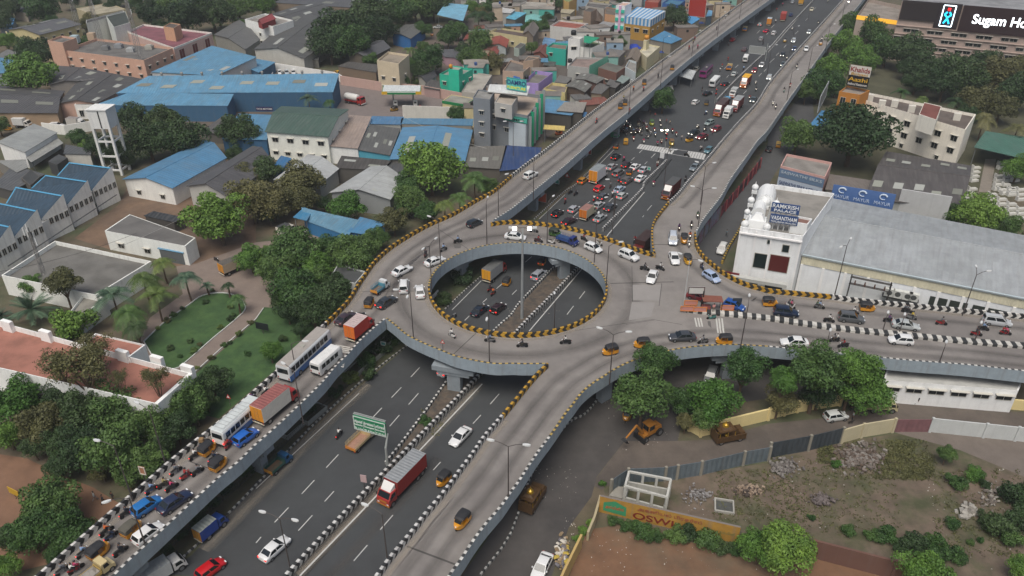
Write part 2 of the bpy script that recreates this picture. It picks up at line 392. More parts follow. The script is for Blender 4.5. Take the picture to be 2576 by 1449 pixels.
# painted marks: rumble bars and give-way strokes
M_paint=mat('b9b9b3',0.8,0.15,2.0)
def stroke(a,c,w,par,z=0.006,name='road_marking',m=None):
    d=(c -a);d.z=0;d.normalize();n=Vector((-d.y,d.x,0))*w/2;zz=Vector((0,0,z));b=MB()
    b.face([a -n+zz,c -n+zz,c+n+zz,a+n+zz]);return b.build(name,m or M_paint,par,origin=(par.location if par else None))
def rumble(x0,y0,x1,y1):
    a,c=Q(x0,y0,DZ),Q(x1,y1,DZ);d=(c -a).normalized();n=Vector((-d.y,d.x,0))*0.13;z=Vector((0,0,0.03));rb=MB();rb.face([a -n+z,c -n+z,c+n+z,a+n+z]);fly(rb,'rumble_strip',M_paint)
tile(2,1)
for x in (1380,1402,1422):rumble(x,950,x+15,1018)
for x in (1542,1562,1584):rumble(x,955,x+13,1065)
tile(1,1)
for k in range(4):rumble(600+k*0,1155+k*14,710+k*0,1175+k*14);rumble(585 -3*k,1262+k*14,672 -3*k,1280+k*14)

# tyre-darkened lanes, dusty verges and repaired slabs on the deck
def decal_mat(name,col,strength,sc=.25):
    m,nt,b=new_mat(name);N=nt.nodes;Lk=nt.links;b.inputs['Base Color'].default_value=(*rgb(col),1);b.inputs['Roughness'].default_value=.9
    def mt(op,a,c):
        n=N.new('ShaderNodeMath');n.operation=op
        for i,v in enumerate((a,c)):
            if isinstance(v,(int,float)):n.inputs[i].default_value=v
            else:Lk.new(v,n.inputs[i])
        return n.outputs[0]
    tc=N.new('ShaderNodeTexCoord');sp=N.new('ShaderNodeSeparateXYZ');Lk.new(tc.outputs['UV'],sp.inputs[0]);v=mt('ABSOLUTE',mt('SUBTRACT',sp.outputs[1],.5),0)
    mp=N.new('ShaderNodeMapping');mp.inputs['Scale'].default_value=(.06,3,1);Lk.new(tc.outputs['UV'],mp.inputs[0]);n=N.new('ShaderNodeTexNoise');n.inputs['Scale'].default_value=1;n.inputs['Detail'].default_value=8;Lk.new(mp.outputs[0],n.inputs['Vector'])
    a=mt('MULTIPLY',mt('SUBTRACT',1,mt('MULTIPLY',v,2)),mt('MULTIPLY',n.outputs[0],strength*2));Lk.new(a,b.inputs['Alpha']);return m
D_track=decal_mat('tyre_track','595653',.34);D_dust=decal_mat('road_dust','a39a8c',.4)
def band(pts,d0,d1,z,m,name,par=True):
    a,c=offset(pts,-d0),offset(pts,-d1);b=MB();u=0
    for i in range(len(a)-1):
        L=(a[i+1]-a[i]).length;q=[(p.x,p.y,z)for p in (c[i],c[i+1],a[i+1],a[i])];b.face(q,0,[(u,0),(u+L,0),(u+L,1),(u,1)]);u += L
    o=fly(b,name,m)if par else b.build(name,m)
    if not par:tag(o,kind='structure')
west=EDGES['E1a']+EDGES['E1b'][1:]+EDGES['E1c'][1:]
for d in (2.2,4.6):band(west,d,d+2.0,DZ+.009,D_track,'tyre_track')
band(west,-.05,1.4,DZ+.012,D_dust,'dust_verge');east=EDGES['E5b']+EDGES['E5c'][1:]
band(east,2.0,4.2,DZ+.009,D_track,'tyre_track');band(east,-.05,1.2,DZ+.012,D_dust,'dust_verge');south=EDGES['E6a']+EDGES['E6b'][1:]+EDGES['E6c'][1:]
for d in (1.8,4.4):band(south,d,d+2,DZ+.009,D_track,'tyre_track')
band(EDGES['E7a'],.0,1.1,DZ+.012,D_dust,'dust_verge');band(EDGES['E4b'],2,4,DZ+.009,D_track,'tyre_track');band(EDGES['E4b'],0,1.2,DZ+.012,D_dust,'dust_verge')
for r in (3.2,):band(ring_pts(0,360,72,RR+r,DZ),0,3.4,DZ+.015,D_track,'tyre_track')
band(ring_pts(0,360,72,RR+.02,DZ),0,1.0,DZ+.018,D_dust,'dust_verge')
M_slab=mat('8a8784',.9,.06,.5);M_patch=mat('5c5a58',.9,.1,.8)
tile(2,1)
for pts,m in (([(905,830),(1080,835),(1050,940),(880,970)],M_slab),([(910,700),(1125,700),(1110,820),(912,818)],M_slab),([(1475,975),(1498,975),(1505,1028),(1480,1005)],M_patch)):b=MB();b.face([v+Vector((0,0,.021))for v in reversed(QL(pts,DZ))][::-1]);fly(b,'slab_patch',m)
for x0,y0,x1,y1 in ((905,560,910,840),(1130,690,1110,860),(1075,960,480,1045),(860,1000,1080,965),(1080,965,1280,1000)):joint(Q(x0,y0,7),Q(x1,y1,7),.1)
tile(1,1);b=MB();b.face([v+Vector((0,0,.021))for v in QL([(1490,400),(1550,385),(1545,425),(1500,425)],DZ)]);fly(b,'slab_patch',M_patch)
# ---------------- the ground ----------------
M_earth=mat('5c5344',0.95,0.25,0.25,blotch='454d35',bscale=0.05,name='earth')
sheet('ground',[(-900,-150,0),(900,-150,0),(900,1100,0),(-900,1100,0)],0.0,M_earth)
M_asph=mat('3f4244',0.85,0.09,0.4,blotch='393b3d',bscale=0.06,name='asphalt')
def gl(c,r,pts):return tl(c,r,pts,0.0)
HWL=gl(0,2,[(1240,1440),(1450,1290)])+gl(1,2,[(0,740),(400,375),(820,-10)])+gl(1,1,[(1160,1150),(1430,890),(1750,590)])+gl(2,1,[(110,300),(390,20)])+gl(2,0,[(480,1400),(700,1170),(760,1050),(700,950),(880,780),(1150,620),(1500,350),(1900,40),(2100,-120)])
HWR=gl(3,0,[(640,-200),(560,15),(360,240),(110,520)])+gl(2,0,[(1850,850),(1440,1330)])+gl(2,1,[(1185,170),(1000,430),(700,1000)])+gl(1,2,[(1932,250),(950,1500)])
sheet('highway',HWL[:1]+HWL+HWR,0.012,M_asph)
M_serv=mat('4b4846',0.92,0.16,0.3,blotch='413f3e',bscale=0.08,name='old_asphalt')
sheet('service_road',gl(1,2,[(1480,1560),(1932,900)])+gl(2,2,[(130,640),(430,230),(680,0)])+gl(2,1,[(1000,1250),(1250,1200),(1700,1180)])+gl(3,1,[(300,1230),(900,1300),(900,1430)])+gl(2,2,[(1300,200),(1250,430),(850,430),(640,700),(600,850),(430,1080),(300,1449),(250,1580)]),0.008,M_serv)
M_dirt=mat('5f5750',0.95,0.2,0.3,blotch='514b46',bscale=0.07,name='dirt_track')
sheet('dirt_road',gl(2,2,[(600,760),(850,430),(1250,430),(1500,420),(1932,300)])+gl(3,2,[(400,260),(900,130),(1932,215),(2100,230),(2100,420),(1230,330),(930,330),(560,400),(0,530)])+gl(2,2,[(1500,640),(850,700),(680,800)]),0.006,M_dirt)
sheet('east_road',gl(2,1,[(1270,620),(1390,420),(1560,200),(1700,0)])+gl(2,0,[(1760,1380),(1932,1080)])+gl(3,0,[(0,1010),(200,780),(330,680),(350,900),(130,1200),(60,1300)])+gl(2,1,[(1760,250),(1560,580)]),0.010,mat('4a4b4c',0.88,0.12,0.3))
M_lot=mat('65594d',0.95,0.3,0.35,blotch='474a33',bscale=0.11,name='vacant_lot_soil')
sheet('vacant_lot',gl(2,2,[(700,770),(1200,720),(1932,590)])+gl(3,2,[(560,430),(950,380),(1230,380),(2100,450),(2100,1560),(1000,1449),(300,1220),(0,1130)])+gl(2,2,[(1720,1130),(680,880)]),0.007,M_lot)
sheet('lot_track',gl(3,2,[(950,365),(1230,350),(1932,420),(2100,440),(2100,720),(1932,700),(1450,500)]),0.011,mat('6a625b',.95,.15,.4))
M_red=mat('70543f',0.95,0.25,0.25,blotch='655645',bscale=0.06,name='red_soil')
sheet('red_soil',gl(2,2,[(560,1100),(900,1050),(1300,1180),(1720,1300)])+gl(3,2,[(300,1240),(1000,1420),(1000,1600)])+gl(2,2,[(400,1600),(470,1300)]),0.009,M_red)
M_lawn=mat('35502c',0.95,0.22,0.8,blotch='3f5a30',bscale=0.3,name='lawn')
tile(0,1)
loop=smooth_line(QL([(1090,1130),(1250,980),(1420,860),(1530,785),(1680,765),(1800,800),(1850,880),(1780,960),(1600,1110),(1430,1260),(1320,1335),(1200,1300),(1090,1130)]),4)[:-1]
sheet('drive',QL([(1000,1250),(1130,950),(1380,770),(1330,560),(1480,540),(1932,380)])+gl(1,1,[(300,350),(600,300),(640,460),(300,700),(140,860)])+gl(0,1,[(1932,960),(1700,1170),(1460,1370),(1300,1500)]),0.010,mat('7a6e66',.93,.12,.5))
sheet('lawn',loop,0.02,M_lawn)
sheet('lawn',gl(0,1,[(1450,1400),(1932,970)])+gl(1,1,[(60,870),(230,880),(420,1000),(500,1050),(150,1340)])+gl(0,2,[(1650,260),(1200,150),(1250,0)]),0.02,M_lawn)
tile(0,1)
sheet('yard_soil',QL([(560,350),(900,90),(1000,-120),(1400,-160),(1932,-300),(1932,380),(1480,540),(1330,560),(1100,480),(850,440)]),0.005,mat('705c4b',.95,.22,.3,blotch='5f5044',bscale=.09))
sheet('yard_soil',gl(0,2,[(-200,500),(200,560),(450,680),(700,780),(900,900),(850,1050),(600,1300),(0,1449),(-300,1449)]),0.005,mat('765a47',.95,.2,.3))
# station forecourt, yards and lanes of the upper town
sheet('forecourt',gl(1,0,[(560,860),(640,600),(960,640),(1450,760),(1640,880),(1100,900)]),0.008,mat('726a67',.9,.12,.6))
sheet('yard_soil',gl(1,0,[(-400,640),(0,480),(600,560),(1250,320),(1500,130),(1932,100),(1932,420),(1300,600),(650,620),(0,1000),(-700,1000)]),0.004,mat('5d544c',.95,.2,.2))
sheet('town_ground',gl(2,0,[(-100,900),(-400,300),(-600,-100),(1700,-100),(1000,400),(200,1100),(0,1300)]),0.006,mat('57514c',.95,.25,.2))
sheet('grove_floor',gl(3,0,[(350,560),(700,330),(1932,330),(2300,900),(2300,1449),(500,1449),(60,1200)]),0.003,mat('4a4a38',.95,.3,.15))

# ---------------- highway furniture: median, kerbs, markings ----------------
def gstroke(b,a,c,w,z):
    d=(c -a);d.z=0;d.normalize();n=Vector((-d.y,d.x,0))*w/2;zz=Vector((0,0,z));b.face([a -n+zz,c -n+zz,c+n+zz,a+n+zz])
pm=MB()
def line_on(c,r,pts,w=0.15):
    q=gl(c,r,pts)
    for i in range(len(q)-1):gstroke(pm,q[i],q[i+1],w,0.02)
line_on(1,2,[(330,1449),(1124,620),(1707,0)],.22);line_on(2,1,[(130,1050),(550,555),(730,315),(1000,0)],.2);line_on(2,0,[(1060,1390),(1205,1200)],.2)
line_on(3,0,[(0,395),(345,0)],.2);line_on(1,2,[(0,790),(778,70)],.14);line_on(1,1,[(1480,890),(1700,670)],.14);line_on(2,1,[(205,205),(400,20)],.14);line_on(2,0,[(560,1340),(770,1130)],.14)
line_on(2,0,[(1060,1390),(1205,1200)],.2)
def dashes(c,r,segs,w=0.14):
    for x0,y0,x1,y1 in segs:
        q=gl(c,r,[(x0,y0),(x1,y1)]);gstroke(pm,q[0],q[1],w,0.02)
dashes(1,2,[(345,830,440,727),(530,632,622,533),(705,440,780,365),(873,262,950,180),(1023,103,1097,25),(320,1107,425,992),(518,887,588,810),(1008,320,1082,235),(1152,155,1225,72),(140,1045,245,933),(0,1200,38,1155),
                (1768,152,1835,75),(1637,300,1697,235),(1338,650,1392,590),(938,1100,1033,990),(738,1335,840,1217)])
dashes(1,1,[(1575,970,1610,935),(1710,835,1742,805),(1815,730,1860,690),(1168,1397,1235,1325),(1305,1250,1340,1215)])
dashes(2,1,[(415,925,465,860),(508,805,550,750),(0,775,35,740),(100,530,150,487),(1020,140,1055,100),(985,190,995,178),(730,75,760,45),(470,180,500,150),(570,85,590,70)])
dashes(2,0,[(1050,1190,1082,1158),(960,1155,985,1130),(900,1210,925,1188),(1000,1240,1020,1220),(1450,700,1470,680),(1600,520,1640,480)])
view(2400,0,768)
for x0,y0,x1,y1 in [(1650,350,1690,310),(1470,420,1510,380),(1590,435,1620,400),(1090,975,1115,945),(1200,850,1235,815),(1495,960,1530,920),(1630,790,1690,735),(1710,700,1745,665),(1810,600,1840,565),(1950,430,1990,390),(2080,260,2110,230),(1200,470,1230,440),(2190,120,2210,95),(1560,900,1590,865),(1300,1180,1340,1140)]:
    a,c=QL([(x0,y0),(x1,y1)]);gstroke(pm,a,c,.16,.02)
# zebra crossing
view(1920,380,768)
za,zb,zc,zd=QL([(1610,540),(2450,660),(2420,735),(1570,590)])
pc=[za,zb,zc,zd]
gstroke(pm,za,zb,.2,.02);gstroke(pm,zd,zc,.2,.02)
nz=26
for k in range(nz):
    if 14 <= k <= 18:continue
    t=(k+.35)/nz;a=za.lerp(zb,t);c=zd.lerp(zc,t);gstroke(pm,a,c,.62,.024)
tag(pm.build('lane_marking',mat('b4b5b3',.8,.2,1.5)),kind='structure')
# median wall with zigzags and its low dashed companion kerb
def barrier(name,pts,w,h,mats,label,z0=0.0):
    q=smooth_line(pts,3);o0=q[0].copy();o0.z=0
    return tag(wall_strip(q,w,z0,h).build(name,mats,origin=o0),label,'barrier')
M_gr=mat('7b7c7b',.9,.15,.6)
m1=gl(1,2,[(255,1560),(370,1449 -10),(1230,480),(1750,-60)])+gl(2,1,[(130,1000),(345,770),(560,530)])
barrier('median_barrier',gl(1,2,[(180,1560),(270,1449),(700,985),(1180,490),(1700,-50)])+gl(2,1,[(80,1035),(320,790),(545,545)]),.4,1.0,[M_zigw,M_zigw,M_gr],'black and white chevron median barrier under the roundabout opening running to the bottom edge')
barrier('median_barrier',gl(2,1,[(690,300),(800,190),(985,0)])+gl(2,0,[(1000,1400),(1100,1300),(1175,1225)]),.4,1.0,[M_zigw,M_zigw,M_gr],'black and white chevron median barrier from the roundabout up to the zebra crossing')
barrier('median_barrier',gl(2,0,[(1545,775),(1700,610),(1932,390)])+gl(3,0,[(130,240),(330,25),(450,-120)]),.4,1.0,[M_zigw,M_zigw,M_gr],'far median barrier beyond the junction, running to the top edge between the traffic lanes')
M_dash=chevron_mat('kerb_dashes','c6c6c2','37393a',.9,0.0)
barrier('median_kerb',gl(1,2,[(985,610),(1110,455),(1225,300),(1300,200),(1430,15)])+gl(1,1,[(1500,1380),(1820,1040),(1932,940)])+gl(2,1,[(60,850),(250,650),(350,550)]),.3,.55,[M_dash,M_dash,M_gr],'low dashed kerb wall on the left side of the rubble-filled median')
medp=gl(1,2,[(1000,620),(1300,210),(1440,0)])+gl(2,1,[(0,920),(350,560),(560,500)])+gl(2,1,[(320,790),(80,1035)])+gl(1,2,[(1700,-40),(1100,570)])
sheet('median_soil',medp,.25,mat('5a5046',.95,.35,1.2,blotch='48443f',bscale=.8))
kerb=gl(0,2,[(1240,1430),(1480,1230),(1932,775)])+gl(1,2,[(400,350),(800,-15)])+gl(1,1,[(1160,1150)])
M_kerb=chevron_mat('kerb_blocks','b5b5b0','3c3e3e',.9,0.0)
barrier('kerb',kerb,.25,.22,[M_kerb,M_kerb,M_gr],'black and white painted kerb left of the lower highway lanes')
barrier('kerb',gl(1,1,[(1430,890),(1600,730),(1740,610)]),.25,.25,[M_kerb,M_kerb,M_gr],'black and white painted kerb seen through the roundabout opening')
barrier('kerb',gl(2,1,[(170,210),(400,0)])+gl(2,0,[(480,1400),(610,1270),(760,1110)]),.25,.3,[M_kerb,M_kerb,M_gr],'black and white painted kerb beside the queue of cars before the junction')
barrier('kerb',gl(1,2,[(1700,1449),(1932,1130)])+gl(2,2,[(170,650),(420,310),(560,230),(700,60)]),.25,.3,[M_kerb,M_kerb,M_gr],'painted kerb between the lower right ramp and the dusty service road')
barrier('kerb',gl(2,1,[(1390,400),(1560,200),(1760,-40)]),.25,.3,[M_kerb,M_kerb,M_gr],'painted kerb of the side street under the red banners')

band(list(reversed(smooth_line(gl(1,2,[(330,1449),(1124,620),(1707,0)]),3))),-.8,1.2,.017,D_dust,'road_dust',False)
band(smooth_line(gl(0,2,[(1480,1230),(1932,775)])+gl(1,2,[(400,350),(800,-15)]),3),-.2,2.6,.017,D_dust,'road_dust',False)
for x0,y0,x1,y1 in ((250,1500,1150,540),(560,1460,1380,560),(1230,1340,1932,560)):band(gl(1,2,[(x0,y0),(x1,y1)]),-1.2,1.2,.016,D_track,'tyre_mark',False)
# ---------------- vehicles: one of each kind, copied ----------------
PROTO=[]
G_glass=mat('1b2226',0.12,spec=0.7,name='dark_glass')
G_tyre=mat('1a1a1b',0.9,name='tyre_rubber');G_rim=mat('8f9193',0.35,metal=0.7,name='wheel_metal')
G_trim=mat('1f2022',0.6,name='black_trim');G_lamp=mat('dfe3e6',0.15,name='clear_lamp');G_tail=mat('8c1512',0.3,name='red_lamp')
G_lit=mat('fff6e0',0.3,emit=3.0,name='lit_headlamp');G_brake=mat('ff2a22',0.3,emit=1.3,name='lit_brake_lamp');G_plate=mat('d8d8cf',0.5,name='number_plate')
G_int=mat('22201f',0.9,name='interior')
_paint={}
def paint(h):
    if h not in _paint:_paint[h]=mat(h,0.32,coat=0.5,name='paint_'+h)
    return _paint[h]
def wheel(par,x,y,r,w=0.2,rim=True):
    o=MB().rod((0,-w/2,0),(0,w/2,0),r,n=14).build('wheel',G_tyre,par);o.location=(x,y,r)
    if rim:
        s=1 if y >0 else -1
        q=MB().rod((0,s*(w/2+.008),0),(0,s*(w/2 -.02),0),r*.62,n=10).build('rim',G_rim,o)
    return o
def glass(par,name,q,inset=(0.06,0.06),out=0.012,m=None):
    """a pane lying just proud of the quad q = bottom-left, bottom-right, top-right, top-left"""
    a,b,c,d=[Vector(p)for p in q];n=(b -a).cross(d -a).normalized()*out;i,j=inset
    def at(u,v):return a.lerp(b,u).lerp(d.lerp(c,u),v)+n
    w=(b -a).length;h=(d -a).length;iu=i/w;iv=j/h
    o=MB();o.face([at(iu,iv),at(1 -iu,iv),at(1 -iu,1 -iv),at(iu,1 -iv)]);return o.build(name,m or G_glass,par)
CARS={  # L, W, H, belt, hood z, boot z, [rear base, rear top, front top, front base] of the cabin, bumper
    'sedan':(4.4,1.7,1.46,0.93,0.86,0.98,(-1.75,-1.05,0.25,1.05)),
    'hatch':(3.75,1.64,1.52,0.96,0.88,0.96,(-1.8,-1.5,0.25,1.0)),
    'suv':(4.25,1.78,1.68,1.06,1.02,1.06,(-2.05,-1.75,0.35,1.0)),
    'mpv':(4.45,1.74,1.72,1.04,0.96,1.04,(-2.15,-1.95,0.55,1.35)),
}
def make_car(kind,full_parts=True):
    L,W,H,belt,hz,bz,(rb_,rt,ft,fb)=CARS[kind]
    root=empty(kind,(0,0,0));PROTO.append(root)
    l,w=L/2,W/2
    b=MB()
    def ring(x,hw,zb,zt):
        k=0.9
        return [(x,-hw*.86,zb),(x,-hw*.99,zb+(zt -zb)*.25),(x,-hw,zb+(zt -zb)*.6),(x,-hw*.96,zt -.07),(x,-hw*.84,zt),(x,0,zt+.025),
                (x,hw*.84,zt),(x,hw*.96,zt -.07),(x,hw,zb+(zt -zb)*.6),(x,hw*.99,zb+(zt -zb)*.25),(x,hw*.86,zb)]
    secs=[(-l,w*.80,.38,bz -.28),(-l+.06,w*.90,.28,bz -.10),(-l+.25,w*.97,.22,bz),(rb_,w,.2,bz),(rb_*.3,w,.2,belt),(fb -.1,w,.2,belt -.02),(fb+.1,w,.2,hz),(l -.55,w*.97,.2,hz -.07),(l -.18,w*.88,.24,hz -.2),(l,w*.70,.36,hz -.36)]
    b.loft([ring(*s)for s in secs],0)
    bw,tw=w*.93,w*.76;zb=belt -.03
    def cab(x,hw,z):return [(x,-hw,z),(x,hw,z)]
    B=[(rb_,-bw,zb),(fb,-bw,zb -.02),(fb,bw,zb -.02),(rb_,bw,zb)];T=[(rt,-tw,H -.06),(ft,-tw,H -.05),(ft,tw,H -.05),(rt,tw,H -.06)]
    T2=[(rt+.12,-tw*.85,H -.01),(ft -.12,-tw*.85,H),(ft -.12,tw*.85,H),(rt+.12,tw*.85,H -.01)]
    b.loft([B,T,T2],0)
    body=b.build('body',[paint('c8c8c8'),G_trim],root);body.data.shade_smooth()
    body.data.set_sharp_from_angle(angle=R(38))
    glass(root,'windscreen',[B[1],B[2],T[2],T[1]],(.07,.05))
    glass(root,'rear_window',[B[3],B[0],T[0],T[3]],(.09,.07))
    for s in (0,1):
        q=[B[0],B[1],T[1],T[0]]if s == 0 else [B[2],B[3],T[3],T[2]]
        a,bb,c,d=[Vector(p)for p in q]
        for u0,u1 in (((.06,.50),(.53,.95))if True else ()):
            qq=[a.lerp(bb,u0),a.lerp(bb,u1),d.lerp(c,u1),d.lerp(c,u0)];glass(root,'side_window',qq,(.02,.07))
    for x in (-L*.29,L*.305):
        for s in (-1,1):wheel(root,x,s*(w -.09),.31 if kind != 'suv' else .35,.2,full_parts)
    for s in (-1,1):
        MB().box(l -.22,s*w*.62 -.16,hz -.27,l -.075,s*w*.62+.16,hz -.14).build('headlight',G_lamp,root)
        MB().box(-l+.0,s*w*.72 -.14,bz -.27,-l+.16,s*w*.72+.14,bz -.11).build('taillight',G_tail,root)
        if full_parts:MB().box(fb -.35,s*(w+.08)-.09,belt -.02,fb -.2,s*(w+.08)+.09,belt+.11).build('mirror',paint('c8c8c8'),root)
    if full_parts:
        MB().box(-l -.012,-.25,.5,-l+.02,.25,.62).build('number_plate',G_plate,root)
        MB().box(l -.08,-w*.55,.3,l+.0,w*.55,.48).build('grille',G_trim,root)
        if kind in ('suv','mpv'):
            for s in (-1,1):MB().rod((rt+.2,s*tw*.86,H+.04),(ft -.25,s*tw*.86,H+.04),.02,n=5).build('roof_rail',G_trim,root)
    return root
PR={k:make_car(k)for k in CARS}
PRF={k:make_car(k,False)for k in CARS}

def make_auto():
    root=empty('auto_rickshaw');PROTO.append(root);Y=paint('c98a1c')
    b=MB()
    b.loft([[(x,-h,z0),(x,-h,z1),(x,h,z1),(x,h,z0)]for x,h,z0,z1 in ((-1.35,.60,.40,.85),(-1.3,.64,.32,.95),(-.55,.66,.3,.95),(-.5,.66,.3,.42),(.35,.62,.28,.42),(.42,.60,.28,.80),(.75,.50,.30,1.0),(1.0,.36,.35,.98),(1.2,.2,.45,.80))],0)
    for s in (-1,1):
        b.rod((.62,s*.52,.9),(.42,s*.55,1.55),.03,m=0);b.rod((-.45,s*.63,.9),(-.42,s*.6,1.5),.03,m=0)
        b.box(-.45,s*.62 -.02,.42,.3,s*.62+.02,.66,0)
    b.build('body',[Y],root)
    c=MB()
    def arch(x,h,z,zt):return [(x,-h,z),(x,-h*.97,zt -.12),(x,-h*.75,zt),(x,0,zt+.05),(x,h*.75,zt),(x,h*.97,zt -.12),(x,h,z)]
    c.loft([arch(-1.36,.60,.9,1.42),arch(-1.22,.66,.93,1.62),(arch(-.5,.68,.95,1.7)),arch(-.48,.68,1.42,1.7),arch(.35,.64,1.45,1.66),arch(.62,.54,1.42,1.52)],0,cap=True)
    c.build('canopy',mat('26272a',.65,.15,3.0),root)
    glass(root,'windscreen',[(.76,-.48,.98),(.76,.48,.98),(.5,.5,1.45),(.5,-.5,1.45)],(.04,.03))
    glass(root,'rear_window',[(-1.37,.5,1.0),(-1.37,-.5,1.0),(-1.35,-.5,1.35),(-1.35,.5,1.35)],(.12,.06),m=mat('4b5358',.3))
    MB().box(-1.0,-.55,.42,-.55,.55,.6).box(-1.15,-.55,.6,-.98,.55,1.0).build('seat',G_int,root)
    MB().box(-1.372,-.58,.56,-1.33,.58,.62).build('rear_bumper',G_trim,root)
    wheel(root,.98,0,.21,.13,False)
    for s in (-1,1):wheel(root,-.85,s*.55,.21,.13,False)
    MB().ball((1.16,0,.78),.1).build('headlight',G_lamp,root)
    for s in (-1,1):MB().box(-1.38,s*.52 -.05,.7,-1.33,s*.52+.05,.82).build('taillight',G_tail,root)
    return root
PR['auto']=make_auto()

def make_bike(scooter=False):
    root=empty('scooter' if scooter else 'motorbike');PROTO.append(root)
    b=MB()
    if scooter:
        b.loft([[(x,-h,z0),(x,-h,z1),(x,h,z1),(x,h,z0)]for x,h,z0,z1 in ((-.88,.08,.55,.72),(-.7,.17,.38,.76),(-.15,.19,.28,.74),(-.1,.17,.22,.3),(.3,.17,.22,.3),(.36,.2,.25,.5),(.5,.17,.5,.95),(.6,.08,.8,1.0))])
    else:
        b.loft([[(x,-h,z0),(x,-h,z1),(x,h,z1),(x,h,z0)]for x,h,z0,z1 in ((-.95,.05,.62,.76),(-.6,.1,.5,.78),(-.1,.12,.3,.72),(.0,.15,.28,.9),(.3,.16,.32,.95),(.42,.08,.5,.85))])
        b.rod((.42,.07,.85),(.68,.07,.3),.03,m=1);b.rod((.42,-.07,.85),(.68,-.07,.3),.03,m=1);b.rod((-.1,.1,.35),(-.75,.14,.38),.045,m=1)
    b.build('body',[paint('202225'),G_trim],root)
    MB().box(-.75,-.13,.76,.02,.13,.84,tx=.04,ty=.03).build('seat',G_int,root)
    MB().rod((.42,-.34,1.04),(.46,0,1.0),.018,n=5).rod((.46,0,1.0),(.42,.34,1.04),.018,n=5).build('handlebar',G_trim,root)
    r=.22 if scooter else .29
    for x in ((-.62,.6)if scooter else (-.65,.68)):wheel(root,x,0,r,.1,False)
    MB().ball((.55,0,.9),.09,n=7,rings=4).build('headlight',G_lamp,root)
    MB().box(-.97,-.07,.64,-.9,.07,.72).build('taillight',G_tail,root)
    return root
PR['bike']=make_bike();PR['scooter']=make_bike(True)

# ---------------- people ----------------
def make_person(joints,edges,name):
    me=bpy.data.meshes.new(name);names=list(joints)
    me.from_pydata([joints[n][0]for n in names],[(names.index(a),names.index(c))for a,c in edges],[])
    o=bpy.data.objects.new(name,me);COL.objects.link(o)
    sk=o.modifiers.new('skin','SKIN');sk.use_smooth_shade=True;sk.branch_smoothing=0.3
    for i,n in enumerate(names):
        r=joints[n][1];me.skin_vertices[0].data[i].radius=(r,r)
        me.skin_vertices[0].data[i].use_root=(n == 'pelvis')
    ss=o.modifiers.new('sub','SUBSURF');ss.levels=1;ss.render_levels=1
    dg=bpy.context.evaluated_depsgraph_get();dg.update()
    m2=bpy.data.meshes.new_from_object(o.evaluated_get(dg));m2.name=name
    o.modifiers.clear();o.data=m2
    m2.materials.clear()
    for m in (mat('7a5036',.6,name='skin'),mat('8a3a34',.85,name='shirt'),mat('2a2d35',.85,name='trousers'),mat('231f1c',.8,name='shoes')):m2.materials.append(m)
    kd=[(n,Vector(joints[n][0]))for n in names]
    part={'head':0,'crown':0,'nose':0,'neck':0,'chest':1,'belly':1,'sh':1,'el':1,'wr':0,'pa':0,'fi':0,'pelvis':2,'hip':2,'kn':2,'an':2,'toe':3}
    for p in m2.polygons:
        c=p.center;n=min(kd,key=lambda q:(q[1]-c).length)[0]
        for k,v in part.items():
            if n.startswith(k):p.material_index=v
    PROTO.append(o);return o
def person_joints(pelvis,chest,neck,head,sh,el,wr,hip,kn,an,toe):
    """sh.. toe: for each side (right, left)"""
    J={'pelvis':(pelvis,.13),'belly':(tuple((a+b)/2 for a,b in zip(pelvis,chest)),.125),'chest':(chest,.15),'neck':(neck,.055),'head':(head,.095),'crown':((head[0]-.01,head[1],head[2]+.1),.075),'nose':((head[0]+.1,head[1],head[2]-.01),.02)}
    E_=[('pelvis','belly'),('belly','chest'),('chest','neck'),('neck','head'),('head','crown'),('head','nose')]
    for s,i in ((-1,0),(1,1)):
        k='rl'[i]
        for nm,p,r in (('sh',sh,.07),('el',el,.045),('wr',wr,.03),('hip',hip,.1),('kn',kn,.062),('an',an,.045),('toe',toe,.035)):J[nm+k]=(p[i],r)
        w=Vector(wr[i]);d=(w -Vector(el[i])).normalized();pa=w+d*.07;J['pa'+k]=(tuple(pa),.032)
        side=Vector((0,1,0))if abs(d.y)<.8 else Vector((1,0,0))
        E_ += [('chest','sh'+k),('sh'+k,'el'+k),('el'+k,'wr'+k),('wr'+k,'pa'+k),('pelvis','hip'+k),('hip'+k,'kn'+k),('kn'+k,'an'+k),('an'+k,'toe'+k)]
        for f in range(4):
            J['fi%d%s' % (f,k)]=(tuple(pa+d*(.075 -.008*abs(f -1.4))+side*(.018*(f -1.5))+Vector((0,0,-.02))),.009);E_.append(('pa'+k,'fi%d%s' % (f,k)))
        J['fi4'+k]=(tuple(w+d*.06+side*(.045*-s)),.01);E_.append(('wr'+k,'fi4'+k))
    return J,E_
def mir(x,y,z):return ((x,-y,z),(x,y,z))
RIDER=make_person(*person_joints((-.18,0,.92),(-.02,0,1.28),(.03,0,1.45),(.07,0,1.57),mir(-.02,.19,1.38),mir(.16,.3,1.17),mir(.36,.3,1.06),mir(-.12,.12,.88),mir(.26,.2,.72),mir(.05,.2,.36),mir(.2,.2,.3)),'person')
STAND=make_person(*person_joints((0,0,.92),(.01,0,1.3),(.0,0,1.47),(.02,0,1.6),mir(0,.19,1.4),mir(-.03,.25,1.12),mir(.05,.26,.88),mir(0,.1,.87),mir(.02,.11,.48),mir(0,.12,.09),mir(.16,.13,.04)),'person')
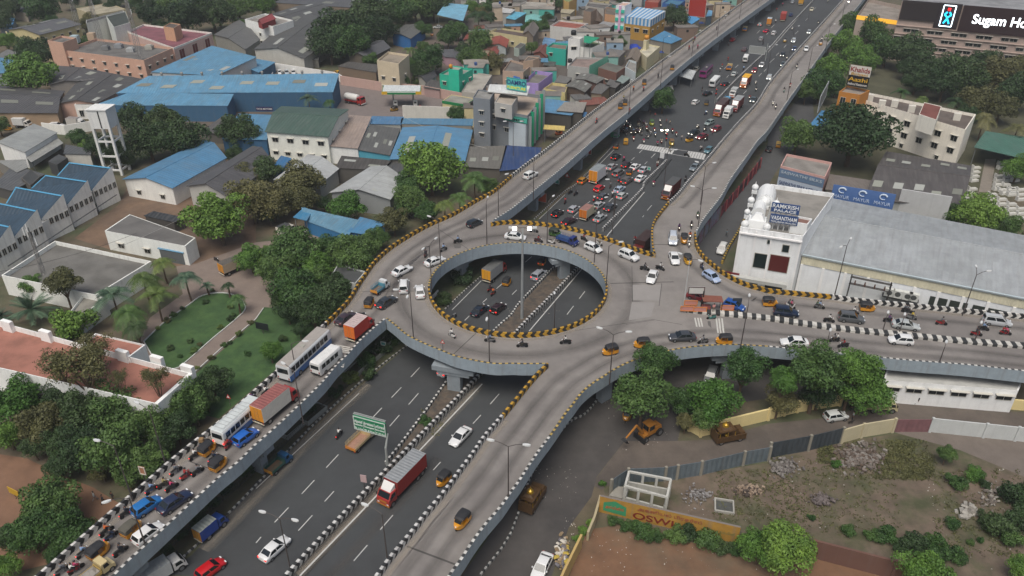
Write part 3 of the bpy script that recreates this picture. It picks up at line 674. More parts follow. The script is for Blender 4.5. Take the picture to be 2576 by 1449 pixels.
WALK=make_person(*person_joints((0,0,.9),(.04,0,1.28),(.05,0,1.45),(.08,0,1.58),mir(.03,.19,1.38),((-.1,-.25,1.12),(.12,.25,1.12)),((-.16,-.24,.88),(.28,.22,.95)),mir(0,.1,.86),((.22,-.1,.5),(-.04,.1,.46)),((.32,-.1,.1),(-.34,.1,.14)),((.46,-.1,.06),(-.22,.1,.05))),'person')
def headgear(par,kind,head=(.07,0,1.57)):
    x,y,z=head;b=MB()
    if kind == 'hair':b.ball((x -.02,y,z+.05),.108,n=8,rings=5,squash=.95);return b.build('hair',mat('15110f',.6),par,smooth=True)
    b.ball((x -.01,y,z+.03),.145,n=10,rings=6);return b.build('helmet',paint(kind),par,smooth=True)
HG={}
def person(loc,ang,pose,shirt,trousers,label,head='hair',group=None):
    src={'ride':RIDER,'stand':STAND,'walk':WALK}[pose]
    o=src.copy();COL.objects.link(o);o.name='person';o.location=loc;o.rotation_euler=(0,0,ang)
    own_mats(o,[None,mat(shirt,.85),mat(trousers,.85)])
    k=(pose,head)
    if k not in HG:
        HG[k]=headgear(None,head,{'ride':(.07,0,1.57),'stand':(.02,0,1.6),'walk':(.08,0,1.58)}[pose]);PROTO.append(HG[k])
    h=HG[k].copy();COL.objects.link(h);h.parent=o
    return tag(o,label,'person',group)

def heading(x,y,dx,dy,z):a,c=Q(x -dx*4,y -dy*4,z),Q(x+dx*4,y+dy*4,z);return math.atan2(c.y -a.y,c.x -a.x)
CARCAT={'sedan':'car','hatch':'car','suv':'car','mpv':'car','auto':'auto rickshaw','bike':'motorbike','scooter':'scooter'}
CARNAME={'sedan':'sedan_car','hatch':'hatchback_car','suv':'suv_car','mpv':'minivan_car','auto':'auto_rickshaw','bike':'motorbike','scooter':'scooter'}
def veh(kind,x,y,dx,dy,col,label,z=7.0,lit='',group=None,top=None,far=False,zc=.7):
    p=Q(x,y,z+zc);p.z=z
    src=(PRF if far and kind in PRF else PR)[kind]
    o=copy_tree(src);o.name=CARNAME[kind];o.location=p;o.rotation_euler=(0,0,heading(x,y,dx,dy,z))
    for ch in o.children:
        n=ch.name.split('.')[0]
        if n in ('body','mirror'):own_mats(ch,[paint(col)])
        if n == 'canopy' and top:own_mats(ch,[mat(top,.7)])
        if n == 'headlight' and 'h' in lit:own_mats(ch,[G_lit])
        if n == 'taillight' and 'b' in lit:own_mats(ch,[G_brake])
    return tag(o,label,CARCAT[kind],group)
CN={'15181b':'black','8f1f22':'red','c9c9c6':'white','2a3f63':'blue','6d6f70':'grey','2f6b66':'teal','4a1f24':'maroon'}
SN={'d8d8d4':'white','9c2b2c':'red','2b2f38':'dark','7f9cc0':'light blue','c0602a':'orange','9a8f5a':'khaki','b8406a':'pink','3d5a40':'green','6a6f75':'grey','5b3b6b':'purple','a9a089':'beige','35507f':'blue','c9b03c':'yellow'}
def bike(kind,x,y,dx,dy,col,shirt,where,z=7.0,lit='',helmet='1c1d20',pillion=None,group=None,same=None):
    word='scooter' if kind == 'scooter' else 'motorbike'
    o=veh(kind,x,y,dx,dy,col,same[0]if same else '%s %s %s' % (CN[col],word,where),z,lit,group,zc=.9)
    if shirt:
        r=person(o.location,o.rotation_euler.z,'ride',shirt,random.choice(['2a2d35','3a3c40','4a4538','1f2226']),same[1]if same else 'rider in %s on the %s %s' % (SN[shirt],word,where),helmet,group and 'riders of the '+group)
    if pillion:
        off=Matrix.Rotation(o.rotation_euler.z,3,'Z')@ Vector((-.42,0,.03))
        person(o.location+off,o.rotation_euler.z,'ride',pillion,'33353a','pillion in %s %s' % (SN[pillion],where),'hair')
    return o

def place(root,x,y,dx,dy,z,zc=1.0):
    p=Q(x,y,z+zc);p.z=z;root.location=p;root.rotation_euler=(0,0,heading(x,y,dx,dy,z));return root
def truck(x,y,dx,dy,z,label,cab,side,roof,door=None,Lb=5.5,W=2.3,Hb=2.4,cabL=1.7,cabH=2.3,deflector=None,lit='',name='box_truck',zc=1.6,bedz=1.0,cabfront=None,cat='truck',corr=True):
    t=empty(name,(0,0,0),0,label,cat);L=Lb+cabL+.2;x0=-L/2;xb=x0+Lb;xc=xb+.2;w=W/2
    MB().box(x0,-w*.45,.55,L/2 -.3,w*.45,.9).build('chassis',G_trim,t)
    b=MB();b.box(x0,-w,bedz,xb,w,bedz+Hb,0,top=1)
    if corr:
        n=int(Lb/.45)
        for k in range(1,n):
            xx=x0+Lb*k/n
            for s in (-1,1):b.box(xx -.04,s*w -.02,bedz+.08,xx+.04,s*w+.02,bedz+Hb -.08,0)
    b.build('cargo_box',[mat(side,.6,.08,1.5),mat(roof,.65,.15,1.2,corr=.5)],t)
    if door:
        for s in (-1,1):
            d=MB().box(x0 -.04,min(s*.03,s*(w -.04)),bedz+.06,x0 -.003,max(s*.03,s*(w -.04)),bedz+Hb -.08).build('rear_door',mat(door,.55,.08,2.0),t)
            MB().rod((x0 -.06,s*w*.3,bedz+.1),(x0 -.06,s*w*.3,bedz+Hb -.15),.02,n=5).build('lock_bar',mat('8a7a55',.5),d)
    cw=w*.93;xf=xc+cabL
    c=MB();c.loft([[(a,-cw,z0),(a,-cw,z1),(a,-cw*.86,z1+.07),(a,cw*.86,z1+.07),(a,cw,z1),(a,cw,z0)]for a,z0,z1 in ((xc,.7,cabH),(xc+cabL*.62,.65,cabH),(xf -.12,.5,cabH*.66),(xf,.5,cabH*.58),(xf+.02,.42,.75))])
    c.build('cab',[paint(cab)],t)
    A=[(xf -.12,-cw*.9,cabH*.68),(xf -.12,cw*.9,cabH*.68),(xc+cabL*.64,cw*.9,cabH+.02),(xc+cabL*.64,-cw*.9,cabH+.02)]
    glass(t,'windscreen',A,(.05,.04),.02)
    for s in (-1,1):
        q=[(xc+.25,s*cw,cabH*.62),(xf -.35,s*cw,cabH*.62),(xc+cabL*.62,s*cw,cabH*.95),(xc+.25,s*cw,cabH*.95)]
        if s >0:q=[q[1],q[0],q[3],q[2]]
        glass(t,'side_window',q,(.03,.03))
        MB().box(xf -.02,s*cw*.72 -.14,.72,xf+.04,s*cw*.72+.14,.9).build('headlight',G_lit if 'h' in lit else G_lamp,t)
        MB().box(x0 -.05,s*w*.8 -.1,.72,x0+.0,s*w*.8+.1,.86).build('taillight',G_brake if 'b' in lit else G_tail,t)
        for a in ((x0+1.1,xf -.75)if Lb <6.5 else (x0+1.0,x0+2.1,xf -.75)):wheel(t,a,s*(w -.16),.46,.28)
        MB().box(xf -.3,s*(cw+.15)-.07,cabH*.7,xf -.2,s*(cw+.15)+.07,cabH*.9).build('mirror',G_trim,t)
    MB().box(xf -.02,-cw,.4,xf+.07,cw,.62).build('bumper',paint(cabfront or cab),t)
    MB().box(xf -.01,-cw*.6,.95,xf+.05,cw*.6,1.25).build('grille',mat(cabfront or '2a2a2a',.5),t)
    MB().box(x0 -.06,-w*.95,.55,x0+.02,w*.95,.72).build('rear_bumper',mat('c9c5b0' if not cabfront else 'c9c5b0',.6),t)
    if deflector:
        d=MB();dh=max(.35,bedz+Hb -cabH -.1)
        d.loft([[(xc+.02,-cw*.85,cabH+.06),(xc+.02,cw*.85,cabH+.06),(xc+.02,cw*.85,cabH+dh),(xc+.02,-cw*.85,cabH+dh)],[(xc+cabL*.6,-cw*.75,cabH+.06),(xc+cabL*.6,cw*.75,cabH+.06),(xc+cabL*.5,cw*.7,cabH+.25),(xc+cabL*.5,-cw*.7,cabH+.25)]])
        d.build('wind_deflector',[paint(deflector)],t)
    return place(t,x,y,dx,dy,z,zc)
def open_truck(x,y,dx,dy,z,label,cab,bed,load=None,Lb=2.6,W=1.6,cabL=1.5,cabH=1.85,name='open_truck',rail=True,bedfloor='6f5a48',lit='',roofcol=None,tail=None):
    t=empty(name,(0,0,0),0,label,'truck');L=Lb+cabL+.1;x0=-L/2;xb=x0+Lb;xc=xb+.1;w=W/2;z0,z1=.75,1.15
    b=MB();b.box(x0+.05,-w+.05,z0 -.06,xb,w -.05,z0,1)
    b.box(x0,-w,z0,xb,-w+.05,z1,0);b.box(x0,w -.05,z0,xb,w,z1,0);b.box(xb -.05,-w+.05,z0,xb,w -.05,z1+.3,0)
    b.build('load_bed',[paint(bed),mat(bedfloor,.9,.2,3)],t)
    MB().box(x0 -.05,-w,z0 -.1,x0,w,z1).build('tailgate',paint(tail or bed),t)
    if rail:
        r=MB()
        for s in (-1,1):
            for zz in (z1+.15,z1+.35,z1+.55):r.rod((x0+.05,s*(w -.02),zz),(xb,s*(w -.02),zz),.02,n=4)
            for k in range(6):r.rod((x0+.05+(Lb -.1)*k/5,s*(w -.02),z1),(x0+.05+(Lb -.1)*k/5,s*(w -.02),z1+.55),.02,n=4)
        r.build('side_rails',paint(bed),t)
    MB().box(x0+.1,-w*.4,.42,L/2 -.3,w*.4,.66).build('chassis',G_trim,t)
    cw=w*.95;xf=xc+cabL;c=MB()
    c.loft([[(a,-cw,q0),(a,-cw,q1),(a,-cw*.85,q1+.06),(a,cw*.85,q1+.06),(a,cw,q1),(a,cw,q0)]for a,q0,q1 in ((xc,.5,cabH),(xc+cabL*.55,.45,cabH),(xf -.4,.4,cabH*.58),(xf,.4,cabH*.5))])
    c.build('cab',[paint(cab)],t)
    glass(t,'windscreen',[(xf -.4,-cw*.9,cabH*.62),(xf -.4,cw*.9,cabH*.62),(xc+cabL*.57,cw*.9,cabH+.0),(xc+cabL*.57,-cw*.9,cabH)],(.05,.03),.02)
    for s in (-1,1):
        q=[(xc+.2,s*cw,cabH*.62),(xf -.6,s*cw,cabH*.62),(xc+cabL*.5,s*cw,cabH*.93),(xc+.2,s*cw,cabH*.93)]
        if s >0:q=[q[1],q[0],q[3],q[2]]
        glass(t,'side_window',q,(.02,.02));wheel(t,x0+.7,s*(w -.12),.34,.2);wheel(t,xf -.5,s*(w -.12),.34,.2)
        MB().box(xf -.04,s*cw*.7 -.1,.55,xf+.03,s*cw*.7+.1,.7).build('headlight',G_lamp,t)
        MB().box(x0 -.08,s*w*.85 -.08,.5,x0 -.02,s*w*.85+.08,.62).build('taillight',G_brake if 'b' in lit else G_tail,t)
    if load:
        b=MB();n=6
        for k in range(n):
            xa=x0+.15+(Lb -.4)*k/n
        b.loft([[(x0+.1+(Lb -.2)*k/n,-w*.86,z0+.02),(x0+.1+(Lb -.2)*k/n,-w*.8,z0+.45),(x0+.1+(Lb -.2)*k/n,0,z0+.6+.18*math.sin(k*1.7)),(x0+.1+(Lb -.2)*k/n,w*.8,z0+.45),(x0+.1+(Lb -.2)*k/n,w*.86,z0+.02)]for k in range(n+1)])
        b.build('tarpaulin',mat(load,.8,.15,2.0),t)
    return place(t,x,y,dx,dy,z,1.0)
def bus(x,y,dx,dy,z,label,up,low,roof,L=11.0,W=2.5,H=3.2,name='bus',stripe=.45,rack=False,lit='',nwin=8,cat='bus',zc=1.7,hood=0.0):
    t=empty(name,(0,0,0),0,label,cat);l,w=L/2,W/2;zs=.35+(H -.35)*stripe
    b=MB()
    def ring(xx,hw,zb,zt):return [(xx,-hw,zb),(xx,-hw,zs),(xx,-hw,zt -.3),(xx,-hw*.86,zt),(xx,hw*.86,zt),(xx,hw,zt -.3),(xx,hw,zs),(xx,hw,zb)]
    def mi(a,k):return {0:1,6:1,3:2,7:1}.get(k,0)
    b.loft([ring(-l,w*.94,.45,H -.12),ring(-l+.15,w,.35,H -.02),ring(l -.35,w,.35,H),ring(l,w*.92,.4,H -.35)],mi)
    b.build('body',[paint(up),paint(low),mat(roof,.6,.12,1.5)],t)
    wz0,wz1=H*.52,H*.84
    for s in (-1,1):
        for k in range(nwin):
            a=-l+.5+(L -1.5)*k/nwin;c=a+(L -1.5)/nwin -.1
            q=[(a,s*w,wz0),(c,s*w,wz0),(c,s*w,wz1),(a,s*w,wz1)]
            if s >0:q=[q[1],q[0],q[3],q[2]]
            glass(t,'side_window',q,(.02,.02))
        for xx in (-l+L*.22,l -L*.2):wheel(t,xx,s*(w -.13),.45 if L >7 else .36,.28)
        MB().box(l -.03,s*w*.7 -.15,.6,l+.03,s*w*.7+.15,.85).build('headlight',G_lit if 'h' in lit else G_lamp,t)
        MB().box(-l -.03,s*w*.78 -.1,.7,-l+.02,s*w*.78+.1,1.0).build('taillight',G_brake if 'b' in lit else G_tail,t)
    glass(t,'windscreen',[(l -.0,-w*.88,H*.48),(l -.0,w*.88,H*.48),(l -.03,w*.86,H*.85),(l -.03,-w*.86,H*.85)],(.06,.04),.03)
    glass(t,'rear_window',[(-l,w*.85,H*.52),(-l,-w*.85,H*.52),(-l,-w*.82,H*.82),(-l,w*.82,H*.82)],(.06,.04),.02)
    MB().box(-l -.06,-w*.92,.42,-l -.005,w*.92,.6).build('bumper',G_trim,t)
    if rack:
        r=MB()
        for s in (-1,1):r.rod((-l+.6,s*w*.7,H+.14),(l -2,s*w*.7,H+.14),.03,n=5)
        for k in range(9):r.rod((-l+.6+(L -2.6)*k/8,-w*.7,H+.12),(-l+.6+(L -2.6)*k/8,w*.7,H+.12),.025,n=4)
        r.build('roof_rack',mat('a9acab',.5),t)
    elif L >9:MB().box(-.6,-.35,H -.02,.2,.35,H+.12,tx=.06,ty=.06).build('roof_hatch',mat('9b9a92',.7),t)
    return place(t,x,y,dx,dy,z,zc)
# ---------------- traffic ----------------
KB,KR,KW,KU,KG,KT,KM='15181b','8f1f22','c9c9c6','2a3f63','6d6f70','2f6b66','4a1f24'
W_,RD,DK,LB,OR,KH,PK,GN,GY,PU,BE,BL,YE='d8d8d4','9c2b2c','2b2f38','7f9cc0','c0602a','9a8f5a','b8406a','3d5a40','6a6f75','5b3b6b','a9a089','35507f','c9b03c'
# lower left arm
tile(0,2);Z=DZ
bus(1795,265,1,-.9,Z,'short white bus with roof rack and blue lower body on the lower left arm','d5d8d8','2b5c9c','bfc6c6',L=8.2,W=2.2,H=2.9,stripe=.32,rack=True,nwin=7,lit='b')
veh('hatch',1855,392,1,-.72,'1f5fb4','bright blue hatchback beside the short white bus')
bike('scooter',1718,440,.75,-1,KR,RD,'behind the bright blue hatchback',pillion=RD)
veh('auto',1572,482,1,-.85,'c98a1c','auto rickshaw behind the red scooter, nearer the chevron wall')
veh('auto',1655,595,1,-.85,'c98a1c','auto rickshaw beside the dashed parapet, right of its twin')
veh('hatch',1108,915,1,-.68,'2068a8','mid blue hatchback beside the navy sedan')
veh('sedan',1318,882,1,-.68,'1f2a45','navy sedan with an orange indicator lit on the lower left arm',lit='')
veh('hatch',1120,1122,1,-.75,'dcdcda','white hatchback with a black roof panel by the dashed parapet')
veh('auto',998,1085,1,-.85,'c98a1c','faded auto rickshaw left of the white hatchback with black roof',top='55534a')
veh('auto',750,1252,1,-.8,'c98a1c','lowest auto rickshaw on the lower left arm')
for a in [('bike',1465,520,1,-.8,KB,W_,'left of the upper auto rickshaw'),('bike',1610,540,1,-.8,KU,DK,'between the two auto rickshaws'),('bike',1322,635,1,-.75,KG,GY,'closest to the wall above the street sign'),
          ('scooter',1398,668,1,-.8,KR,RD,'in the middle of the lane below the rickshaws'),('bike',1488,640,1,-.7,KB,GY,'trailing the rickshaw by the parapet'),('bike',1235,738,1,-.5,KB,KH,'ahead of the blue hatchback'),
          ('bike',1292,758,1,-.7,KB,PK,'ahead of the navy sedan'),('bike',1138,775,1,-.8,KU,LB,'hugging the wall by the street sign'),('bike',948,952,1,-.7,KB,DK,'left of the mid blue hatchback'),
          ('bike',797,1088,1,-.8,KB,OR,'below the wall, upper of two'),('bike',832,1125,1,-.8,KU,DK,'below the wall, lower of two'),('bike',622,1250,1,-.8,KG,LB,'left of the lowest rickshaw'),
          ('bike',903,1238,1,-.75,KB,DK,'right of the lowest rickshaw'),('bike',462,1382,1,-.8,KG,GY,'at the bottom left corner of the arm')]:bike(*a,lit='b')
bike('bike',565,1370,1,-.7,KR,PK,'beside the cream pickup',pillion=W_)
bike('bike',1535,425,1,-.8,KG,BE,'with a brown parcel near the short bus')
MB().box(-.3,-.3,0,.3,.3,.5,tx=.03,ty=.03).build('parcel',mat('8a6f4c',.85,.1,3)).location=Q(1522,432,8.0);tag(COL.objects[-1],'brown cardboard parcel tied behind a motorbike rider','parcel')
open_truck(700,1425,1,-.78,Z,'cream pickup with a grey tarpaulin load at the bottom left','c2b183','b59a58',load='8b8780',Lb=2.8,rail=False,name='pickup_truck')
bike('bike',1895,95,1,-.8,KB,PU,'beside the wall ahead of the short bus')
# highway, lower left
truck(1592,1078,1,-.85,0,'small blue box van with orange doors on the left highway lane','1d3f86','20408c','a7ada6','b9842e',Lb=2.7,W=1.6,Hb=1.7,cabL=1.4,cabH=1.85,name='delivery_truck',zc=1.0,bedz=.7,corr=False)
truck(1235,1395,1,-.62,0,'white pickup with orange cab roof and ribbed grey box half under the arm','c9c9c6','b3b8b8','a3a8a8',Lb=3.2,W=1.8,Hb=1.9,cabL=1.6,cabH=1.9,name='delivery_truck',zc=1.2,bedz=.7)
veh('hatch',1590,1390,1,-.75,'b8161e','red and white hatchback at the bottom edge of the highway',z=0)
# pedestrians on the red soil
person(Q(720,880,0),1.0,'walk','b8bdbd','8d8f90','person in pale clothes walking leftmost of three on the red soil')
person(Q(785,905,0),1.2,'walk','2a2c31','23252a','person in black walking between two others on the red soil')
person(Q(858,880,0),1.3,'stand','2d2a2a','3a2f2a','person in dark clothes rightmost of three beside the flyover wall')
tile(1,2)
truck(148,140,1,-.82,Z,'long white container truck with red cab and orange doors on the lower left arm','a02524','c9c7bf','8a5450','d08a24',Lb=5.6,W=2.25,Hb=2.4,cabL=1.5)
bike('bike',70,45,1,-.85,KB,W_,'between the container truck and the wall')
bike('bike',625,362,.75,-1,KB,W_,'alone on the highway under the green sign',z=0,lit='b')
open_truck(795,405,1,-.95,0,'empty cream flatbed truck passing behind the green gantry sign','b9ad90','c4b083',Lb=3.6,W=1.9,cabL=1.4,tail='c88336',bedfloor='9a7866')
open_truck(170,590,1,-.85,0,'green and blue pickup with rails by the left kerb of the highway','1e4f78','27544c',Lb=2.6,cabL=1.4,tail='b9832c')
truck(1100,700,-1,1.02,0,'big red container truck with grey ribbed roof and white cab deflector','9c2f2a','8e2d2a','85898c',Lb=6.6,W=2.3,Hb=2.4,cabL=1.7,cabH=2.4,deflector='d2d2cf',cabfront='a8702a',name='container_truck',zc=2.0)
veh('sedan',1542,392,-1,1.02,'d6d8d8','white sedan alone in the right highway lanes facing the camera',z=0)
veh('auto',1408,722,-1,1.05,'c98a1c','auto rickshaw beside the chevron wall of the ramp on the highway',z=0)
veh('auto',1547,1035,-.85,1.05,'c98a1c','auto rickshaw alone on the lower right ramp deck')
veh('sedan',142,1235,1,-.9,'d6d8d8','white sedan driving away on the left highway near the bottom edge',z=0,lit='b')
tile(1,1)
bus(368,1215,1,-.93,Z,'long blue and white coach with a grey roof on the lower left arm','cfd3d4','1f5e9e','9a958f',L=11.2,W=2.45,H=3.15,stripe=.36,nwin=9)
bus(532,1270,1,-.85,Z,'white high-roof van beside the long coach','d4d5d3','cfd0ce','d0d1cf',L=5.6,W=1.95,H=2.5,nwin=4,name='van',cat='van',stripe=.45,zc=1.2,lit='')
truck(782,1015,1,-.85,Z,'short red truck with orange doors and pale roof entering the roundabout','a5241f','a83227','b5a5a3','d5702a',Lb=3.9,W=2.1,Hb=2.3,cabL=1.4,cabH=2.2)
veh('sedan',680,948,1,-.68,'3a2c33','dark maroon sedan between the red truck and the yellow chevron wall')
veh('auto',860,832,.75,-1,'c98a1c','auto rickshaw beside the dark sedan at the roundabout entry')
veh('sedan',985,825,1,-.62,'2d3237','dark grey sedan braking at the roundabout entry',lit='b')
open_truck(937,712,1,-.75,Z,'sky blue pickup with white cab carrying sacks beside the chevron wall','ccd0d0','4d8fa5',Lb=2.4,W=1.5,cabL=1.3,tail='c98a2c')
veh('mpv',1115,705,.06,-1,'d8dada','white minivan seen from behind on the west side of the ring')
veh('sedan',1235,745,-.14,-1,'d8dada','white sedan seen from behind next to the inner ring wall')
veh('sedan',1103,588,1,-.5,'d8dada','white sedan ahead of the minivan near the western ring wall')
veh('sedan',1350,518,1,-.4,'d6d8d8','white sedan brushing the far inner parapet of the ring',)
veh('hatch',1650,230,1,-.45,'202830','black hatchback leaving the ring for the upper left arm')
bike('scooter',1278,455,.5,-1,KM,DK,'on the ring left of the white sedans')
bike('bike',1415,415,1,-.5,KG,LB,'ahead of the scooter on the ring')
bike('bike',1523,355,1,-.2,KB,LB,'near the dark road patch on the ring')
bike('bike',803,912,1,.1,KB,None,'squeezed ahead of the short red truck')
bike('scooter',1477,1060,-1,-.6,KW,W_,'on the south side of the ring')
bike('bike',1765,1098,-1,-.1,KG,LB,'by the yellow chevrons south of the ring')
truck(1800,590,1,-.82,0,'grey box truck with yellow doors seen through the ring opening','9b2a22','8d9092','5e6060','d99a22',Lb=4.8,W=2.1,Hb=2.2,cabL=1.4)
veh('auto',1897,672,.8,-1,'c98a1c','auto rickshaw right of the grey truck in the ring opening',z=0)
bike('bike',1765,717,1,-.9,KR,DK,'behind the grey truck, left of two',z=0)
bike('bike',1790,747,1,-.9,KR,OR,'behind the grey truck, right of two',z=0)
veh('sedan',1690,888,1,-.8,'1d2633','dark blue sedan in the ring opening',z=0)
veh('hatch',1830,872,1,-.8,'2a1519','black maroon hatchback beside the dark blue sedan',z=0,lit='b')
bike('bike',1490,925,1,-.8,KG,None,'parked under the ring wall',z=0)
veh('hatch',1440,1335,1,-.9,'bfc3c6','silver hatchback emerging under the south side of the ring',z=0,lit='b')
truck(228,285,1,-.5,0,'white box van parked with its rear open beside the blue shed','b9b7b0','bdbab0','3f4244','cfcdc4',Lb=2.8,W=1.7,Hb=1.8,cabL=1.3,cabH=1.8,name='delivery_truck',zc=1.1,bedz=.7,corr=False)
veh('sedan',372,290,.3,-1,'1a1d20','black car parked under the end of the blue shed',z=0)
# upper part of the ring and the crossing
tile(2,1)
veh('sedan',25,332,1,.12,'d8dada','white sedan on the north side of the ring')
bike('bike',165,275,1,.1,KG,GY,'near the yellow chevrons at the north of the ring')
bike('bike',200,350,1,.15,KM,RD,'ahead of the northernmost white sedan')
veh('auto',330,308,1,.2,'3c5a2a','green and black auto rickshaw beside the blue truck',top='2b3630')
open_truck(420,355,1,.32,Z,'dark blue truck with railed load bed on the north of the ring','1c2b6a','21407c',load='26436f',Lb=3.0,W=1.7,cabL=1.4,tail='1b3566')
bike('scooter',300,358,1,.2,KW,None,'tucked beside the dark blue truck')
bike('bike',545,338,1,.45,KB,RD,'ahead of the dark blue truck')
bike('scooter',662,372,1,.5,KW,BE,'above the white hatchback')
veh('hatch',615,418,1,.42,'d8dada','white hatchback on the north east of the ring')
veh('suv',883,477,1,.42,'d6d8d8','white suv nearing the gore of the upper right arm')
bike('bike',1003,560,1,.15,KB,DK,'left of two ahead of the white suv')
bike('bike',1120,557,1,.3,KB,W_,'right of two ahead of the white suv')
veh('sedan',1058,635,-.42,1,'d8dada','white sedan turning in the middle of the junction deck')
veh('mpv',1215,352,.02,1,'b4bcc6','silver blue minivan coming down the upper right arm',lit='h')
veh('auto',1300,358,.02,1,'c98a1c','auto rickshaw beside the silver blue minivan')
bike('scooter',1263,262,.05,1,KM,PU,'above the silver blue minivan',lit='h');bike('bike',1355,240,.05,1,KB,DK,'above the rickshaw by the right parapet',lit='h')
bike('bike',1402,168,.0,1,KB,GN,'under the lamp of the upper right arm',lit='h');bike('bike',1345,322,.05,1,KB,OR,'tight against the right parapet',lit='h')
bike('scooter',1338,382,.05,1,KW,W_,'below the rickshaw by the right parapet',lit='h')
veh('sedan',1225,495,.35,1,'d8dada','white sedan below the silver blue minivan')
veh('auto',1330,515,.45,1,'cf9c1f','bright yellow auto rickshaw beside the camera mast')
bike('bike',1436,552,.8,1,KU,DK,'ahead of the pale blue hatchback')
veh('hatch',1508,637,1,.62,'9fb0cc','pale blue hatchback entering the right arm')
veh('hatch',1400,782,1,.28,'7a1a26','crimson hatchback behind the traffic police stand')
veh('hatch',1680,852,1,.32,'1c4a92','deep blue hatchback right of the police stand')
veh('sedan',1285,1087,-1,.02,'3c3f44','graphite sedan on the south edge of the junction')
bike('bike',1445,1108,-1,.12,KG,GY,'right of the graphite sedan')
veh('auto',1595,1115,-1,.02,'c98a1c','rightmost of three auto rickshaws along the south edge')
veh('auto',975,1143,-1,.05,'c98a1c','middle auto rickshaw of three along the south edge')
veh('auto',735,1195,-1,.25,'c98a1c','leftmost auto rickshaw of three, under the double lamp')
bike('bike',405,1113,-1,.02,KB,W_,'below the right end of the ring opening')
bike('bike',78,1137,-1,0,KB,DK,'at the very south of the ring')
bike('scooter',1507,925,-1,.05,KT,None,'parked at the tip of the median')
veh('auto',232,522,.8,-1,'c98a1c','auto rickshaw seen at the top of the ring opening',z=0,lit='b')
veh('suv',205,622,1,-.8,'8f949c','silver suv braking in the ring opening',z=0,lit='b')
truck(990,395,-1,.95,0,'dark maroon container truck half hidden under the north east deck','5c1d1d','3d2524','3a2a29',Lb=5.6,W=2.3,Hb=2.4,name='container_truck')
bike('bike',930,352,-1,1,KB,RD,'left of the maroon roofed truck',z=0)
veh('suv',1585,428,-.55,1,'cfd0ce','white suv alone in the side street below the right arm',z=0)
person(Q(1618,335,0),2.2,'walk','6a7a80','2a2c30','person crossing the side street above the white suv')
veh('suv',1500,1385,-.4,1,'6f7274','grey jeep parked in the shade under the right arm',z=0)
person(Q(1518,905,7.4),1.6,'stand','c48a86','7d6e5c','traffic officer standing under the brown canopy')
# right arm
tile(3,1)
veh('auto',20,832,1,.06,'c98a1c','leftmost auto rickshaw on the upper lanes of the right arm')
bike('scooter',178,842,1,.3,KW,PK,'behind the navy suv',pillion=DK)
bike('bike',392,848,1,.1,KG,LB,'in the upper lane between suvs',pillion=GN)
veh('auto',755,870,1,.08,'c98a1c','auto rickshaw with white rear patch on the right arm')
veh('suv',137,903,1,.12,'16243c','navy suv on the upper lanes of the right arm')
bike('bike',465,950,1,.1,KB,W_,'following the grey suv')
veh('suv',630,948,1,.12,'55585b','grey suv on the upper lanes of the right arm')
bike('bike',650,892,1,.1,KB,W_,'just above the grey suv')
veh('sedan',1042,1000,1,.14,'aeb3b3','silver sedan in the middle of the right arm',)
bike('bike',918,950,1,.1,KB,PU,'tailing the silver sedan');bike('bike',1055,878,1,.15,KB,GY,'by the wall above the silver sedan',pillion=GY)
bike('scooter',1092,928,1,.2,KG,YE,'just above the silver sedan');bike('bike',1315,970,1,.1,KR,GY,'ahead of the silver sedan')
bike('bike',1632,1012,1,.1,KB,LB,'beside the silver minivan');bike('bike',1580,1052,1,.1,KR,DK,'lower left of the silver minivan');bike('bike',1800,1045,1,.1,KR,PK,'below the silver minivan',pillion=RD)
veh('mpv',1730,972,1,.14,'b3b7ba','silver minivan near the right edge of the flyover')
veh('sedan',200,1128,-1,-.04,'d8dada','white sedan on the lower lanes of the right arm, left of two')
bike('bike',505,1097,-1,.05,KB,GY,'upper of two between the white cars',pillion=W_);bike('bike',573,1138,-1,.05,KB,RD,'lower of two between the white cars')
veh('hatch',1003,1113,-1,-.08,'d8dada','white hatchback on the lower lanes of the right arm, right of two')
# service road below
tile(2,2)
veh('auto',868,232,-.3,1,'c98a1c','auto rickshaw parked under the tree by the excavator',z=0)
veh('sedan',225,1375,-.5,1,'d8dada','white sedan parked beside the rubbish at the bottom edge',z=0)
tile(3,2)
person(Q(635,270,0),3.0,'stand','9aa0a0','23252a','person in a grey shirt standing by the open bonnet')
person(Q(620,200,0),3.6,'stand','202226','202226','person in black bending over the open engine bay')
person(Q(512,262,0),1.2,'stand','8a6f66','3a3232','person leaning into the rear door of the white hatchback')
person(Q(1120,155,0),.5,'walk','26282b','1f2124','person in black bent over beside the cream wall')
veh('hatch',515,238,1,-.15,'c8ccca','white hatchback with its bonnet open and a door ajar',z=0)
_h=COL.objects[-1]
truck(848,158,1,.02,0,'cream railed truck parked under the tree by the cream wall','bfb58e','b5aa84','5c5546',Lb=3.2,W=1.9,Hb=1.4,cabL=1.4,cabH=1.9,zc=1.0,bedz=.8)
